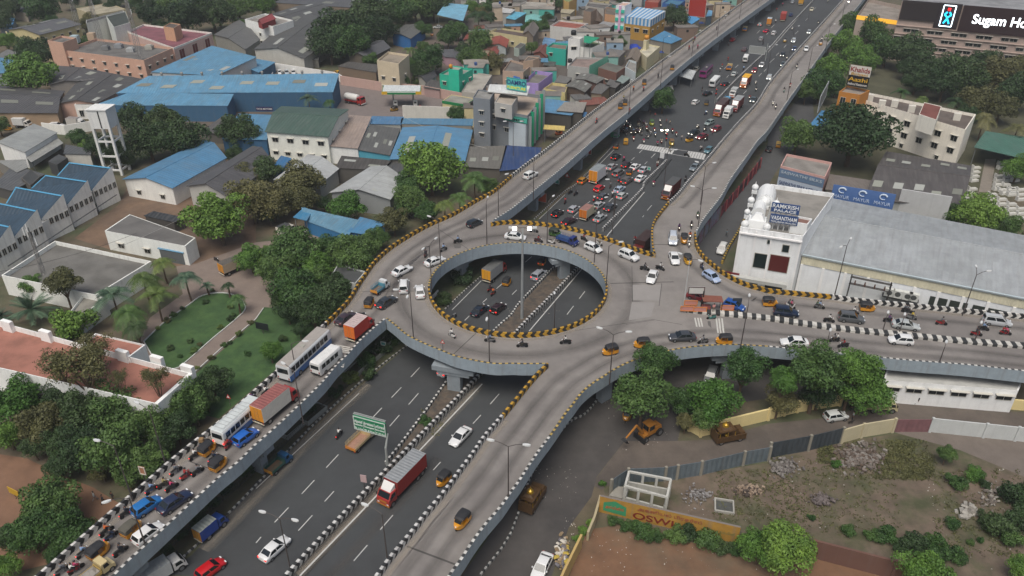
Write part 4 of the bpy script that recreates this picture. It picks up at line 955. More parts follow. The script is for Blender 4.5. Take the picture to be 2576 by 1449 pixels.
# ---- the queue before the junction (window view) ----
view(1920,380,768);G=0
veh('suv',237,922,1,-.5,'d8dad8','white suv driving away at the foot of the upper left arm')
bike('bike',1065,235,.9,-1,KB,RD,'alone midway on the upper left arm',lit='b')
veh('auto',1365,62,.25,-1,'c98a1c','auto rickshaw lower of two, mid upper left arm')
truck(1090,900,1,-.78,G,'large white box truck with orange doors standing in the queue','b9b9b5','c9cbcc','7f878a','d68a22',Lb=5.2,W=2.4,Hb=2.8,cabL=1.5,name='box_truck',corr=False,lit='b',zc=2.0)
Q_CARS=[('hatch',893,990,'a8792c','gold hatchback with silver roof left of the white box truck'),('hatch',1100,1088,'b01420','bright red hatchback behind the white box truck'),('sedan',1255,818,'8f9294','silver sedan mostly hidden beyond the white box truck'),
          ('hatch',1440,792,'331a20','dark maroon hatchback in the second row of the queue'),('sedan',1550,818,'d2d4d4','white sedan between the maroon hatchback and a silver sedan'),('hatch',1310,692,'121315','black hatchback at the front left of the queue'),
          ('sedan',1660,852,'a5a9ae','silver sedan at the head of the right queue lane'),('mpv',1338,897,'6b6a6c','grey minivan behind the dark maroon hatchback'),('sedan',1620,962,'d8dada','white sedan behind the silver one by the median'),
          ('suv',1445,992,'5a5450','brownish grey suv in the middle of the queue'),('sedan',1350,1102,'9aa8b8','bluish silver sedan right of the bright red hatchback'),('hatch',1388,1182,'a3a8a6','silver hatchback below the bluish sedan'),
          ('hatch',1148,1192,'43444a','charcoal hatchback with both brake lights on'),('sedan',1088,1302,'9fa3a4','silver sedan beside the cream box truck'),('sedan',1240,1325,'3a3d43','dark sedan right of the silver one near the median'),
          ('hatch',780,1350,'9a9da3','silver hatchback by the left lane in the lower queue'),('hatch',575,1402,'17181a','black hatchback at the lower left of the queue')]
for k,x,y,c,l in Q_CARS:veh(k,x,y,1,-.72,c,l,G,'b')
veh('auto',1484,887,.8,-1,'c98a1c','auto rickshaw boxed in among the queueing cars',G,'b')
bike('bike',1407,715,1,-.8,KB,PK,'right of the black hatchback',G);bike('scooter',1350,970,.8,-1,KR,BL,'left of the brownish suv',G,'b');bike('bike',1240,1045,.6,-1,KB,GY,'right of the bright red hatchback',G)
bike('scooter',1035,1212,.6,-1,KR,W_,'left of the charcoal hatchback',G,'b');bike('bike',1098,1150,.9,-1,KG,GN,'above the charcoal hatchback',G);bike('bike',1265,1160,.6,-1,KB,W_,'between charcoal and silver hatchbacks',G)
bike('bike',670,1242,.6,-1,KM,RD,'by the left lane line of the queue',G);bike('bike',735,1122,.9,-.5,KB,None,'parked left of two by the railing',G);bike('bike',805,1140,.9,-.5,KB,DK,'parked right of two by the railing',G)
bike('scooter',1832,778,-.6,1,KR,W_,'at the tip of the median',G);bike('bike',1842,740,-.6,1,KB,DK,'beside the white board on the median',G);bike('scooter',1785,1022,-.7,1,KW,PK,'heading down past the queue across the median',G,'h')
bike('bike',2185,962,-.8,1,KB,DK,'hidden by the wall of the upper right arm',G)
veh('auto',1315,562,.6,-1,'c98a1c','auto rickshaw waiting under the edge of the upper left arm',G,'b')
veh('auto',1432,507,.1,-1,'c9941f','yellow goods rickshaw with a yellow cover before the zebra crossing',G,top='a97f28')
veh('auto',1302,425,1,.1,'2f7a58','green roofed auto rickshaw behind the flyover pier',G,top='2f6f55')
veh('auto',1760,275,.4,1,'9aa02a','yellow green auto rickshaw in the crowd of motorbikes',G,top='3c5a3a')
veh('auto',2010,522,.3,1,'c0a02a','auto rickshaw with brown canopy on the zebra crossing',G,top='6a5238',lit='h')
veh('auto',2222,480,-1,.3,'b98a20','auto rickshaw turning below the maroon car',G)
truck(2002,1090,-1,.95,G,'maroon container truck with a white deflector facing down the highway','5a191f','551a20','4d4f50',Lb=5.6,W=2.3,Hb=2.6,cabL=1.7,deflector='d8d8d4',cabfront='b07028',name='container_truck',zc=2.0)
veh('sedan',2297,825,-1,.85,'6c777e','grey sedan partly hidden by the wall above the maroon truck',G);veh('hatch',2470,612,-1,.85,'4f7480','teal hatchback partly hidden by the upper right arm wall',G)
truck(955,1378,1,-.8,G,'cream box truck with orange doors and reddish roof in the queue','b5b39a','b4ae98','8d6a62','c9701f',Lb=3.6,W=2.0,Hb=2.0,cabL=1.4,zc=1.7)
veh('sedan',1110,1462,1,-.72,'8f9496','silver sedan lowest in the queue by the ring',G,'b')
veh('sedan',575+150,1500,1,-.5,'2a1519','dark red sedan just above the ring wall',G,'b')
veh('sedan',2290,388,-1,.42,'1a2422','black sedan with bright headlights at the junction',G,'h');veh('sedan',2390,438,-1,.38,'6f1220','dark red sedan with headlights on behind the black one',G,'h')
veh('hatch',2482,265,-1,.45,'7d8c8a','pale hatchback entering the junction from the right',G);veh('hatch',2570,345,-1,.5,'7a1522','red hatchback behind the dark red sedan',G,'h')
JB=[(1430,240),(1455,282),(1402,318),(1468,318),(1512,338),(1440,352),(1500,385),(1592,292),(1602,240),(1588,372),(1622,392),(1690,292),(1692,332),(1642,342),(1370,345),(1400,285),(1440,400),(1350,375),(1540,395),(1480,265),(1415,255),(1490,310),(1450,320),(1385,360),(1420,375),(1530,365),(1565,335),(1610,350),(1640,305),(1660,260),(1720,360),(1745,395)]
cyc=[DK,W_,RD,DK,GY,LB,DK,BE,DK,PU]
for i,(x,y)in enumerate(JB):
    bike('scooter' if i % 3 == 1 else 'bike',x,y,[.9,-.2,.5,.8,1][i % 5],[.5,1,.8,-.3,.4][i % 5],[KB,KG,KM][i % 3],cyc[i % 10],'',G,'h' if i % 3 == 0 else '',group='motorbikes crowding the junction',same=('motorbike in the tight crowd waiting beside the upper left arm','rider in the tight crowd of motorbikes beside the upper left arm'))
for a in [('bike',1530,462,.3,1,KR,RD,'below the crowd, headlamp on'),('scooter',1657,492,.4,1,KW,PK,'lowest before the zebra crossing'),('scooter',1698,432,.9,.4,KG,GY,'right of the crowd, left of a pair'),('bike',1792,352,.3,1,KU,RD,'right of the green rickshaw'),
          ('bike',1800,408,.7,1,KB,LB,'centre of the junction'),('bike',1862,230,.2,1,KG,GY,'uppermost in the junction'),('bike',1872,290,.2,1,KB,DK,'above the centre with a lit lamp'),('bike',1922,352,.6,1,KB,GN,'left of two crossing riders'),('bike',1932,392,.6,1,KU,DK,'below the green shirted rider'),
          ('bike',2017,362,.5,1,KB,RD,'left of the pair in open asphalt'),('scooter',2065,405,.5,1,KG,RD,'right of the pair in open asphalt'),('bike',1832,522,.3,1,KB,PK,'touching the zebra crossing'),('scooter',1880,492,.3,1,KR,BE,'beside the signal mast'),
          ('scooter',1985,588,.8,.6,KW,KH,'on the zebra crossing stripes'),('bike',2380,582,-.9,.6,KB,W_,'right of the zebra crossing'),('bike',2202,655,1,.3,KB,DK,'on the gap of the zebra crossing'),('bike',2340,312,-.9,.4,KB,W_,'above the black sedan'),
          ('bike',2432,342,-.9,.4,KG,DK,'above the dark red sedan'),('bike',2445,462,-.9,.4,KB,DK,'right of the turning rickshaw'),('bike',2440,135,.9,-.4,KU,LB,'crossing above the pale hatchback')]:bike(*a,z=G,lit='h' if a[2]<500 else '')
for x,y,sh,l in [(1985,300,'c9b79a','pedestrian in pale shirt crossing beside the motorbikes'),(1940,280,'7a3040','pedestrian in maroon left of the pale shirted one'),(1797,205,'8a3034','pedestrian in red near the tree under the flyover'),(1733,180,'1e1f22','pedestrian in black by the bus stop'),(2130,490,'b9b0a8','child in white crossing above the zebra'),(2515,430,'b8506a','pedestrian in pink beside the dark red sedan'),(2490,395,'b9a9a0','pedestrian in beige between the red cars')]:
    person(Q(x,y,0),random.uniform(0,6),'walk',sh,'2a2c31',l)
# ---- the far highway and upper arms ----
view(2400,0,768)
veh('auto',407,850,.2,-1,'c98a1c','auto rickshaw furthest up the upper left arm',far=True);veh('auto',55,1035,.2,-1,'c98a1c','auto rickshaw middle of three on the upper left arm',far=True)
veh('auto',-185,1290,.2,-1,'c98a1c','auto rickshaw by the striped wall of the upper left arm',far=True)
for a in [('bike',45,1110,.4,-1,KM,RD,'below the middle rickshaw'),('bike',230,945,.5,-1,KB,DK,'near the lamp with a dark helmet'),('scooter',618,592,.5,-1,KR,RD,'left of three far riders'),('bike',672,520,.6,-1,KB,KH,'furthest of the far riders'),
          ('scooter',727,580,.5,-1,KM,PK,'right of three far riders'),('bike',967,350,.6,-1,KM,DK,'passing the far lamp post'),('bike',1080,205,.6,-1,KW,W_,'near the top of the arm'),('bike',1120,160,.6,-1,KB,GY,'topmost on the arm'),
          ('bike',-80,1105,.5,-1,KM,OR,'left of the middle rickshaw'),('scooter',-205,1225,.4,-1,KW,KH,'above the rickshaw by the striped wall'),('bike',-130,1385,.5,-1,KR,RD,'beside the lamp, lower arm'),('bike',690,480,.5,-1,KR,RD,'close to the striped wall')]:bike(*a)
bus(835,890,1,-1.0,0,'purple and magenta bus with a dark roof on the far highway','7d2468','8e2873','3c3540',L=10.5,W=2.5,H=3.1,nwin=9)
bus(940,1015,1,-1.0,0,'white minibus behind the purple bus','c9cccc','cfd0ce','cfd2d2',L=7.5,W=2.2,H=2.8,nwin=6,name='minibus')
bus(1330,737,.5,-1,0,'small white van near the far gantry board','cfd2d0','cfd2d0','d2d4d2',L=5.2,W=1.9,H=2.4,nwin=4,name='van',cat='van',zc=1.1)
FAR=[('sedan',850,1170,1,-.4,'17181b','black sedan below the white minibus'),('hatch',700,1282,1,-.65,'d6d8d6','white hatchback in open asphalt beyond the junction'),('sedan',1075,1052,1,-.5,'15161a','black car with brake lights right of the minibus'),
       ('sedan',1185,927,.8,-.8,'b2b9b7','silver sedan right of the minibus'),('suv',1315,622,.8,-.8,'5a4246','grey and maroon suv by the far gantry board'),('suv',1525,487,.7,-.9,'8a8c8e','silver suv above the far gantry board'),
       ('hatch',1165,497,1,-.7,'a3182c','red hatchback near the left kerb of the far highway'),('suv',1685,415,.8,-.8,'cfd0d0','white suv beside the far median'),('sedan',1590,387,1,-.5,'9c2c48','pink red sedan left of the white suv'),
       ('hatch',1510,307,.8,-.8,'7f8e90','grey green hatchback above the pink red sedan'),('sedan',1900,182,.7,-.9,'243c6a','blue sedan right of the red box truck'),('sedan',1920,22,.7,-.9,'9aa2a8','silver sedan left of the yellow truck at the top'),
       ('hatch',1530,817,-.8,1,'d6d8d8','white hatchback beyond the far median facing down'),('hatch',1440,885,-.8,1,'8c1a26','red and white car hugging the far median'),('suv',1625,977,-.6,1,'a5adb3','silver suv by the wall of the upper right arm'),
       ('sedan',1795,682,-.6,1,'1c2530','black sedan coming down the far right lanes'),('suv',1930,512,-.5,1,'b2bcc4','pale suv coming down the far right lanes'),('hatch',1940,612,-.6,1,'27406e','blue hatchback below the pale suv'),
       ('hatch',2125,402,-.6,1,'b5bdc2','silver hatchback far up by the right arm wall'),('sedan',1425,1252,-.8,1,'4a5860','dark grey sedan half hidden by the right arm wall'),('sedan',1800,805,-.7,1,'59666c','grey sedan half hidden further up the wall'),
       ('suv',710,865,.8,-.9,'a9aba4','white jeep parked left of the purple bus')]
for k,x,y,dx,dy,c,l in FAR:veh(k,x,y,dx,dy,c,l,0,'h' if dy >0 else 'b' if 'brake' in l or 'pink' in l else '',far=True)
veh('auto',840,1292,.4,-1,'9a7a2c','auto rickshaw right of the white hatchback beyond the junction',0,far=True);veh('auto',1822,512,-.3,1,'b08a2a','auto rickshaw left of the pale suv',0,far=True)
veh('hatch',2090,612,-.1,1,'d6d8d8','white hatchback on the upper right arm',lit='',far=True);veh('auto',2272,545,-.2,1,'c0841c','auto rickshaw furthest up the upper right arm',far=True)
for a in [('bike',2290,478,-.3,1,KB,GY,'behind the far rickshaw, right arm'),('bike',1975,825,-.3,1,KB,DK,'alone on the upper right arm'),('scooter',1890,1065,-.3,1,KR,RD,'right of two, upper right arm'),('scooter',1815,1125,-.3,1,KT,DK,'left of two, upper right arm'),('bike',1675,1290,-.3,1,KG,W_,'left of the lower pair, upper right arm'),('bike',1710,1335,-.3,1,KG,DK,'right of the lower pair, upper right arm')]:bike(*a,lit='h')
for a in [('scooter',1110,735,.3,-1,KR,RD,'below the red hatchback, far highway'),('scooter',1035,820,.5,-1,KW,RD,'beside the truck with blue tarpaulin'),('scooter',1010,872,.5,-1,KG,W_,'near the rear of the purple bus'),('bike',1305,852,.4,-1,KB,LB,'below the small white van'),('scooter',785,1112,.4,-1,KG,DK,'left of the white minibus'),
          ('bike',1550,532,.5,-1,KB,DK,'below the silver suv, far highway'),('bike',1115,550,.4,-1,KB,GY,'left of the red hatchback'),('bike',1720,115,.5,-1,KR,RD,'left of the red box truck'),('bike',1795,52,.5,-1,KM,PK,'near the top centre of the highway'),('bike',1708,262,.5,-1,KB,W_,'between orange and red box trucks')]:bike(*a,z=0)
for a in [('bike',1915,357,-.5,1,KB,DK,'beside the far median'),('bike',2245,277,-.5,1,KB,DK,'by the wall far up the right lanes'),('scooter',1458,1035,-.4,1,KG,W_,'upper of two right of the yellow roofed truck'),('bike',1462,1115,-.4,1,KB,DK,'lower of two right of the yellow roofed truck'),('bike',1380,1218,-.5,1,KB,RD,'right of the maroon truck queue'),('bike',1850,722,-.5,1,KB,GY,'behind the black sedan, right lanes'),('bike',2362,10,-.5,1,KB,DK,'at the top of the right lanes')]:bike(*a,z=0,lit='h')
truck(1022,1345,-1,.95,0,'long maroon truck with a dark roof waiting at the junction','8a2a2a','5a2124','4a3c3c',Lb=7.5,W=2.4,Hb=2.6,cabL=1.7,deflector='cfcfcb',cabfront='a8702a',name='container_truck',zc=2.0,corr=False)
truck(1222,1300,-1,1.05,0,'maroon truck with a pale grey roof behind the long maroon one','7a1f26','6a1b22','8d9193',Lb=6.0,W=2.4,Hb=2.6,cabL=1.7,deflector='d2d2cf',cabfront='5a1a1e',name='container_truck',zc=2.0,corr=False)
truck(1330,1012,-1,1.1,0,'red truck with a bright yellow roof and headlights on','b5622a','7c2422','d9a52c',Lb=5.6,W=2.4,Hb=2.5,cabL=1.7,deflector='d8d8d6',cabfront='b0622a',name='container_truck',zc=2.0,lit='h',corr=False)
truck(1180,1165,-1,1.05,0,'white cab truck with a grey load in the waiting column','cfcfcc','9da0a0','a5a8a8',Lb=3.2,W=2.0,Hb=1.8,cabL=1.5,name='delivery_truck',zc=1.4,cabfront='b5562a',corr=False)
truck(1105,1418,-1,1.1,0,'white boxy van right of the long maroon truck','d5d5d2','cdd0d0','d2d5d5',Lb=3.6,W=2.0,Hb=2.0,cabL=1.4,name='delivery_truck',zc=1.4,corr=False)
open_truck(1090,1245,-1,1.05,0,'small truck covered with a sky blue tarpaulin between maroon trucks','6a6c6c','5b8fb0',load='4c8fb8',Lb=3.2,W=1.9)
open_truck(1125,842,.5,-1,0,'orange tailed open truck with a dark blue sheet','b5a06a','b98f58',load='2c3c58',Lb=3.2,W=1.9,tail='c07a30')
open_truck(1318,362,.4,-1,0,'cream open truck with a blue sheet near the far left kerb','c2b58c','c2a25c',load='34669c',Lb=3.4,W=2.0,tail='c8802c')
truck(1628,272,.5,-1,0,'orange box truck with a pale roof on the far highway','6a5a48','c27a28','a9b5bb','c9822a',Lb=3.6,W=2.0,Hb=2.4,corr=False)
truck(1805,212,.5,-1,0,'tall red box truck with a white rear bumper on the far highway','7a2420','963430','a3453e','9a3a34',Lb=5.6,W=2.4,Hb=2.8,corr=False)
truck(2030,15,.5,-1,0,'yellow box truck at the very top of the highway','8a6a28','c08f2c','b8902f','c4912c',Lb=4.5,W=2.3,Hb=2.2,corr=False)
open_truck(2160,110,-.5,1,0,'cream pickup coming down at the top of the right lanes','cfcab4','8a7a5c',load='7a6a52',Lb=2.8,W=1.8)
tile(3,0)
veh('sedan',10,1118,.4,-1,'17191c','black car at the mouth of the side street',0);veh('auto',78,1092,.1,-1,'c98a1c','auto rickshaw beneath the big dark tree',0,top='a5894a')
# ---- upper left yards ----
tile(0,0)
truck(168,925,1,.05,0,'white box van left of two by the brown sheds','cfcdc6','c4c6c4','c9cac8',Lb=3.6,W=2.0,Hb=2.1,cabL=1.4,name='delivery_truck',zc=1.6,corr=False,cabfront='b5842c')
truck(575,925,1,.05,0,'white box van right of two with a tall cab deflector','cfcdc6','b9b5ae','8a8480',Lb=3.6,W=2.0,Hb=2.1,cabL=1.4,deflector='d2d2cf',name='delivery_truck',zc=1.6,corr=False,cabfront='c2862c')
veh('suv',430,947,1,.0,'d2d4d4','white car parked between the two white box vans',0,far=True);veh('auto',60,965,1,0,'c98a1c','auto rickshaw left of the white box vans',0,far=True)
veh('auto',695,945,1,0,'c98a1c','auto rickshaw right of the white box vans',0,far=True)
tile(0,1)
truck(1765,545,1,-.42,0,'cream truck with an orange tail parked at the garden drive','a8744a','a99b88','5a5650','c9882a',Lb=4.4,W=2.1,Hb=1.9,cabL=1.4,zc=1.6)
bike('bike',1630,495,1,.5,KB,None,'parked beside the low white house',z=0)
tile(1,0)
for x,c,l in [(110,'b9bcc0','leftmost'),(180,'cfd1d1','second from left'),(232,'9fa9ae','third from left'),(282,'c0c2c2','fourth from left')]:veh('hatch',x,545,.3,1,c,'%s of the pale cars parked behind the long blue roof' % l,0,far=True)
veh('hatch',15,557,.5,1,'c9cbcb','white car partly behind the long blue roof',0,far=True)
veh('sedan',622,550,1,.4,'d0a02c','yellow and white taxi parked at the corner of the white wall',0,far=True)
veh('sedan',1372,202,-1,0,'b9bebe','silver sedan parked under the far blue canopy',0,far=True);veh('auto',1328,258,.2,1,'b5742c','auto rickshaw parked below the far blue canopy',0,far=True)
veh('auto',1038,822,-1,.2,'8a6a2c','auto rickshaw refuelling at the pumps',0,far=True);veh('suv',1162,812,1,.1,'202428','black pickup refuelling at the right pump',0,far=True)
bus(1222,852,1,0,0,'parked bus with a pale roof behind the white wall','a5adb0','5c4a78','b0bcbf',L=8,W=2.3,H=2.8,nwin=7)
bike('bike',1408,800,.2,1,KB,DK,'beside the small fuel station office',z=0)
person(Q(1240,825,0),1.0,'stand','8a3034','2a2c31','attendant in red beside the fuel pumps')
tile(2,0)
truck(412,905,1,.12,0,'cream box truck parked in the lane by the furniture store','b5ae8a','c0b48e','b5ad92',Lb=3.6,W=2.0,Hb=2.2,cabL=1.4,zc=1.6,corr=False)
veh('suv',290,930,1,.2,'c4c9cc','white car left of the cream box truck',0)
veh('auto',350,1000,-1,.2,'8a4a2c','brown three-wheeler under the small station canopy',0,top='7a4426')
# tanker lorry at the station
def tanker(x,y,dx,dy):
    t=empty('tanker_truck',(0,0,0),0,'red tanker lorry with a white cylindrical tank at the fuel station','truck')
    MB().box(-4.2,-.5,.6,3.4,.5,1.0).build('chassis',mat('6a2020',.6),t)
    b=MB();b.loft([[(x_,r*math.cos(2*math.pi*k/16),2.2+r*.95*math.sin(2*math.pi*k/16))for k in range(16)]for x_,r in ((-3.9,.6),(-3.7,1.05),(-3.2,1.2),(.9,1.2),(1.4,1.05),(1.6,.6))])
    b.build('tank',mat('c9c9c6',.35,.05,2),t,smooth=True)
    MB().box(-3.9,-1.15,1.0,1.7,1.15,1.2).build('platform',paint('8a1f1f'),t)
    c=MB();c.loft([[(a,-1.15,z0),(a,-1.15,z1),(a,1.15,z1),(a,1.15,z0)]for a,z0,z1 in ((1.9,.6,2.7),(3.3,.6,2.7),(3.6,.6,1.9),(3.65,.5,1.0))]);c.build('cab',paint('9c2422'),t)
    glass(t,'windscreen',[(3.6,-1.1,1.95),(3.6,1.1,1.95),(3.32,1.05,2.65),(3.32,-1.05,2.65)],(.05,.04),.02)
    for s in (-1,1):
        q=[(2.2,s*1.15,1.8),(3.1,s*1.15,1.8),(3.1,s*1.15,2.5),(2.2,s*1.15,2.5)]
        if s >0:q=[q[1],q[0],q[3],q[2]]
        glass(t,'side_window',q,(.02,.02))
        for a in (-3.0,-1.8,2.7):wheel(t,a,s*1.0,.5,.3)
    MB().box(3.64,-1.1,.45,3.78,1.1,.75).build('bumper',mat('d2d2ce',.5),t)
    place(t,x,y,dx,dy,0,1.6)
tile(1,0);tanker(745,748,1,.2)
# ---------------- trees ----------------
rng=np.random.default_rng(11)
def leaf_mat(a,b_,name):
    m,nt,b=new_mat(name);N=nt.nodes;Lk=nt.links
    geo=N.new('ShaderNodeNewGeometry');n=N.new('ShaderNodeTexNoise');n.inputs['Scale'].default_value=0.55;n.inputs['Detail'].default_value=7;n.inputs['Roughness'].default_value=.75
    Lk.new(geo.outputs['Position'],n.inputs['Vector']);cr=N.new('ShaderNodeValToRGB');cr.color_ramp.elements[0].position=.38;cr.color_ramp.elements[1].position=.64
    cr.color_ramp.elements[0].color=(*rgb(a),1);cr.color_ramp.elements[1].color=(*rgb(b_),1)
    Lk.new(n.outputs[0],cr.inputs[0]);oi=N.new('ShaderNodeObjectInfo');hs_=N.new('ShaderNodeHueSaturation');mr=N.new('ShaderNodeMapRange');mr.inputs[3].default_value=.72;mr.inputs[4].default_value=1.25;Lk.new(oi.outputs['Random'],mr.inputs[0]);Lk.new(mr.outputs[0],hs_.inputs['Value']);m2=N.new('ShaderNodeMapRange');m2.inputs[3].default_value=.51;m2.inputs[4].default_value=.475;Lk.new(oi.outputs['Random'],m2.inputs[0]);Lk.new(m2.outputs[0],hs_.inputs['Hue']);Lk.new(cr.outputs[0],hs_.inputs['Color']);Lk.new(hs_.outputs[0],b.inputs['Base Color']);b.inputs['Roughness'].default_value=.6;b.inputs['Specular IOR Level'].default_value=.3
    return m
LM={'d':leaf_mat('25381f','3f5833','dark_leaves'),'m':leaf_mat('2f4a26','4c6c36','leaves'),'b':leaf_mat('3d5e2a','5f8637','bright_leaves'),'o':leaf_mat('474a30','64663f','olive_leaves'),'g':leaf_mat('31493a','587058','blue_green_leaves'),'y':leaf_mat('3f5529','62753a','yellow_green_leaves')}
M_bark=mat('5a4a3c',.95,.25,3.0)
def quads_mesh(name,c,n,up,s,m,asp=.6):
    t=np.cross(n,up);t/= np.linalg.norm(t,axis=1)[:,None]+1e-9;w=np.cross(n,t)
    s=s[:,None];v=np.stack([c -t*s*asp,c -w*s,c+t*s*asp,c+w*s],1).reshape(-1,3)
    me=bpy.data.meshes.new(name);k=len(c)
    me.vertices.add(4*k);me.vertices.foreach_set('co',v.astype(np.float32).ravel());me.loops.add(4*k);me.loops.foreach_set('vertex_index',np.arange(4*k,dtype=np.int32))
    me.polygons.add(k);me.polygons.foreach_set('loop_start',np.arange(0,4*k,4,dtype=np.int32));me.materials.append(m);me.update();me.validate();return me
def unit(v):return v/(np.linalg.norm(v,axis=1)[:,None]+1e-9)
def crown_mesh(nl,nleaf,flat,leaf,loose=.12):
    d=unit(rng.normal(size=(nl,3)));d[:,2]=d[:,2]*.75+.12
    rad=rng.uniform(.2,.78,nl);L=d*rad[:,None];lr=rng.uniform(.2,.42,nl)*(1.1 -rad*.35)
    k=rng.choice(nl,nleaf,p=lr ** 2/(lr ** 2).sum());q=unit(rng.normal(size=(nleaf,3)))
    q[:,2]=np.where(q[:,2]<-.55,-q[:,2],q[:,2]);r=lr[k]*(1 -np.abs(rng.normal(0,loose,nleaf))*1.5)
    c=L[k]+q*r[:,None]+rng.normal(0,.012,(nleaf,3));c[:,2]*= flat
    n=unit(q+rng.normal(0,.55,(nleaf,3)));return quads_mesh('crown',c,n,unit(rng.normal(size=(nleaf,3))),rng.uniform(.6,1.25,nleaf)*leaf,LM['m'])
CROWNS={'t':[crown_mesh(44,10500,.9,.042)for _ in range(4)],'s':[crown_mesh(34,4200,.95,.04,.3)for _ in range(2)],'u':[crown_mesh(80,12000,.66,.036,.06)],'n':[crown_mesh(22,3200,.85,.06)for _ in range(3)]}
def trunk_mesh():
    b=MB();b.rod((0,0,0),(.02,.01,.55),.07,.05,7);
    for a in range(5):
        t=a*1.3+.4;b.rod((.02,.01,.5),(.45*math.cos(t),.45*math.sin(t),.95+.1*(a % 2)),.035,.012,5)
    b.rod((.02,.01,.5),(0,0,1.15),.04,.015,5)
    o=b.build('trunk',M_bark);me=o.data;bpy.data.objects.remove(o);return me
TRUNK=trunk_mesh()
def frond_mesh(nf,L,droop,fan=False,w=.32):
    b=MB()
    for f in range(nf):
        a=f*2.399+random.uniform(-.2,.2);el=random.uniform(.15,1.15)if not fan else random.uniform(-.2,1.3);Lf=L*random.uniform(.85,1.1);pts=[]
        for k in range(8):
            t=k/7;x=Lf*t*math.cos(el)*(1 -.12*t);z=Lf*(t*math.sin(el)-droop*t*t);pts.append(Vector((x*math.cos(a),x*math.sin(a),z)))
        s=Vector((-math.sin(a),math.cos(a),0))
        for k in range(7):
            p,q=pts[k],pts[k+1];ww=w*L*(.5+math.sin(math.pi*min(1,(k+1)/7.5))*.5)
            for sg in (-1,1):
                for j in range(3):
                    c=p.lerp(q,j/3);d=(q -p)*.30;tip=c+s*sg*ww+(q -p)*.8+Vector((0,0,-ww*.35));b.face([c,c+d,tip])
    o=b.build('crown',LM['m']);me=o.data;bpy.data.objects.remove(o);return me
FROND=[frond_mesh(16,1.0,.75),frond_mesh(18,1.0,.6),frond_mesh(16,1.0,.9)];FAN=frond_mesh(34,1.0,.25,True,.16)
_tn=[0]
def tree(x,y,r,kind='tm',label='',group=None,name='tree',low=None):
    """kind: form letter + leaf letter"""
    f,l=kind;zc=4.5
    for _ in range(3):
        Rm=r*scale_at(x,y,zc);zc=Rm*(.5 if f == 'n' else .85)+(0.0 if f == 'n' else 1.0)
        if f in 'pf':zc=min(7.5,Rm*1.9)if f == 'p' else Rm*.7
    if low:zc=low
    p=Q(x,y,zc);_tn[0]+= 1;i=_tn[0]
    root=empty({'p':'palm_tree','f':'palm_tree','n':'shrub'}.get(f,name),(p.x,p.y,0),i*1.7,label,{'p':'palm','f':'palm','n':'shrub'}.get(f,'tree'),group)
    me={'p':FROND[i % 3],'f':FAN}.get(f)or CROWNS[f][i % len(CROWNS[f])]
    c=bpy.data.objects.new('crown',me);COL.objects.link(c);c.parent=root;c.location=(0,0,zc);c.scale=(Rm*1.3,Rm*1.3,Rm*(1.05 if f in 'pf' else 1.28))
    c.material_slots[0].link='OBJECT';c.material_slots[0].material=LM[l]
    if f in 'pf':
        t=MB();
        for k in range(5):t.rod((math.sin(k*.5)*.12,0,zc*k/5),(math.sin((k+1)*.5)*.12,0,zc*(k+1)/5),.2 -.015*k,.185 -.015*k,7)
        t.build('trunk',M_bark,root)
    elif f != 'n' or Rm >1.5:
        t=bpy.data.objects.new('trunk',TRUNK);COL.objects.link(t);t.parent=root;t.scale=(Rm*1.1,Rm*1.1,zc+.1)
    return root
def trees(rows,label=None,group=None):
    for q in rows:tree(*q[:4],q[4]if len(q)>4 else label,group if len(q)<5 else None,low=q[5]if len(q)>5 else None)
tile(0,0)
trees([(70,40,110,'td','dark tree in the very top left corner'),(330,60,130,'tm','mid green tree behind the cream gabled hall'),(-10,170,90,'td','dark tree at the left edge beside the cream gabled hall'),(258,400,122,'td','dense dark tree at the foot of the pink office stair tower'),(215,565,175,'tb','bright round tree left of the dark factory roofs'),
       (600,1040,75,'tm','small tree left of the white water tower'),(-10,950,70,'tm','tree at the left edge by the white box vans'),(1790,1000,145,'td','tree between the blue roofed shed and the white green roofed factory'),(1860,1330,110,'to','olive tree in front of the dark grey gabled shed')])
trees([(1130,100,110,'td'),(1400,130,150,'td'),(1600,100,150,'td'),(1800,60,110,'tm'),(1260,60,120,'tm')],'dark tree in the row behind the pink office terrace','trees behind the pink office')
trees([(1000,900,125,'td'),(1230,920,130,'td'),(1120,1060,170,'td'),(1370,1060,170,'td'),(760,1110,110,'td'),(900,1160,110,'td')],'dark tree in the clump between the water tower and the blue roofed shed','clump beside the water tower')
tile(1,0)
trees([(640,240,200,'td'),(840,130,180,'td'),(560,350,140,'td'),(720,330,150,'tm'),(930,230,130,'td')],'tall dark tree in the wood behind the cream three storey house','wood behind the cream house')
trees([(1060,110,130,'tm'),(1200,50,140,'tm'),(1340,50,110,'td')],'tree in the row left of the far blue canopy','trees by the far canopy')
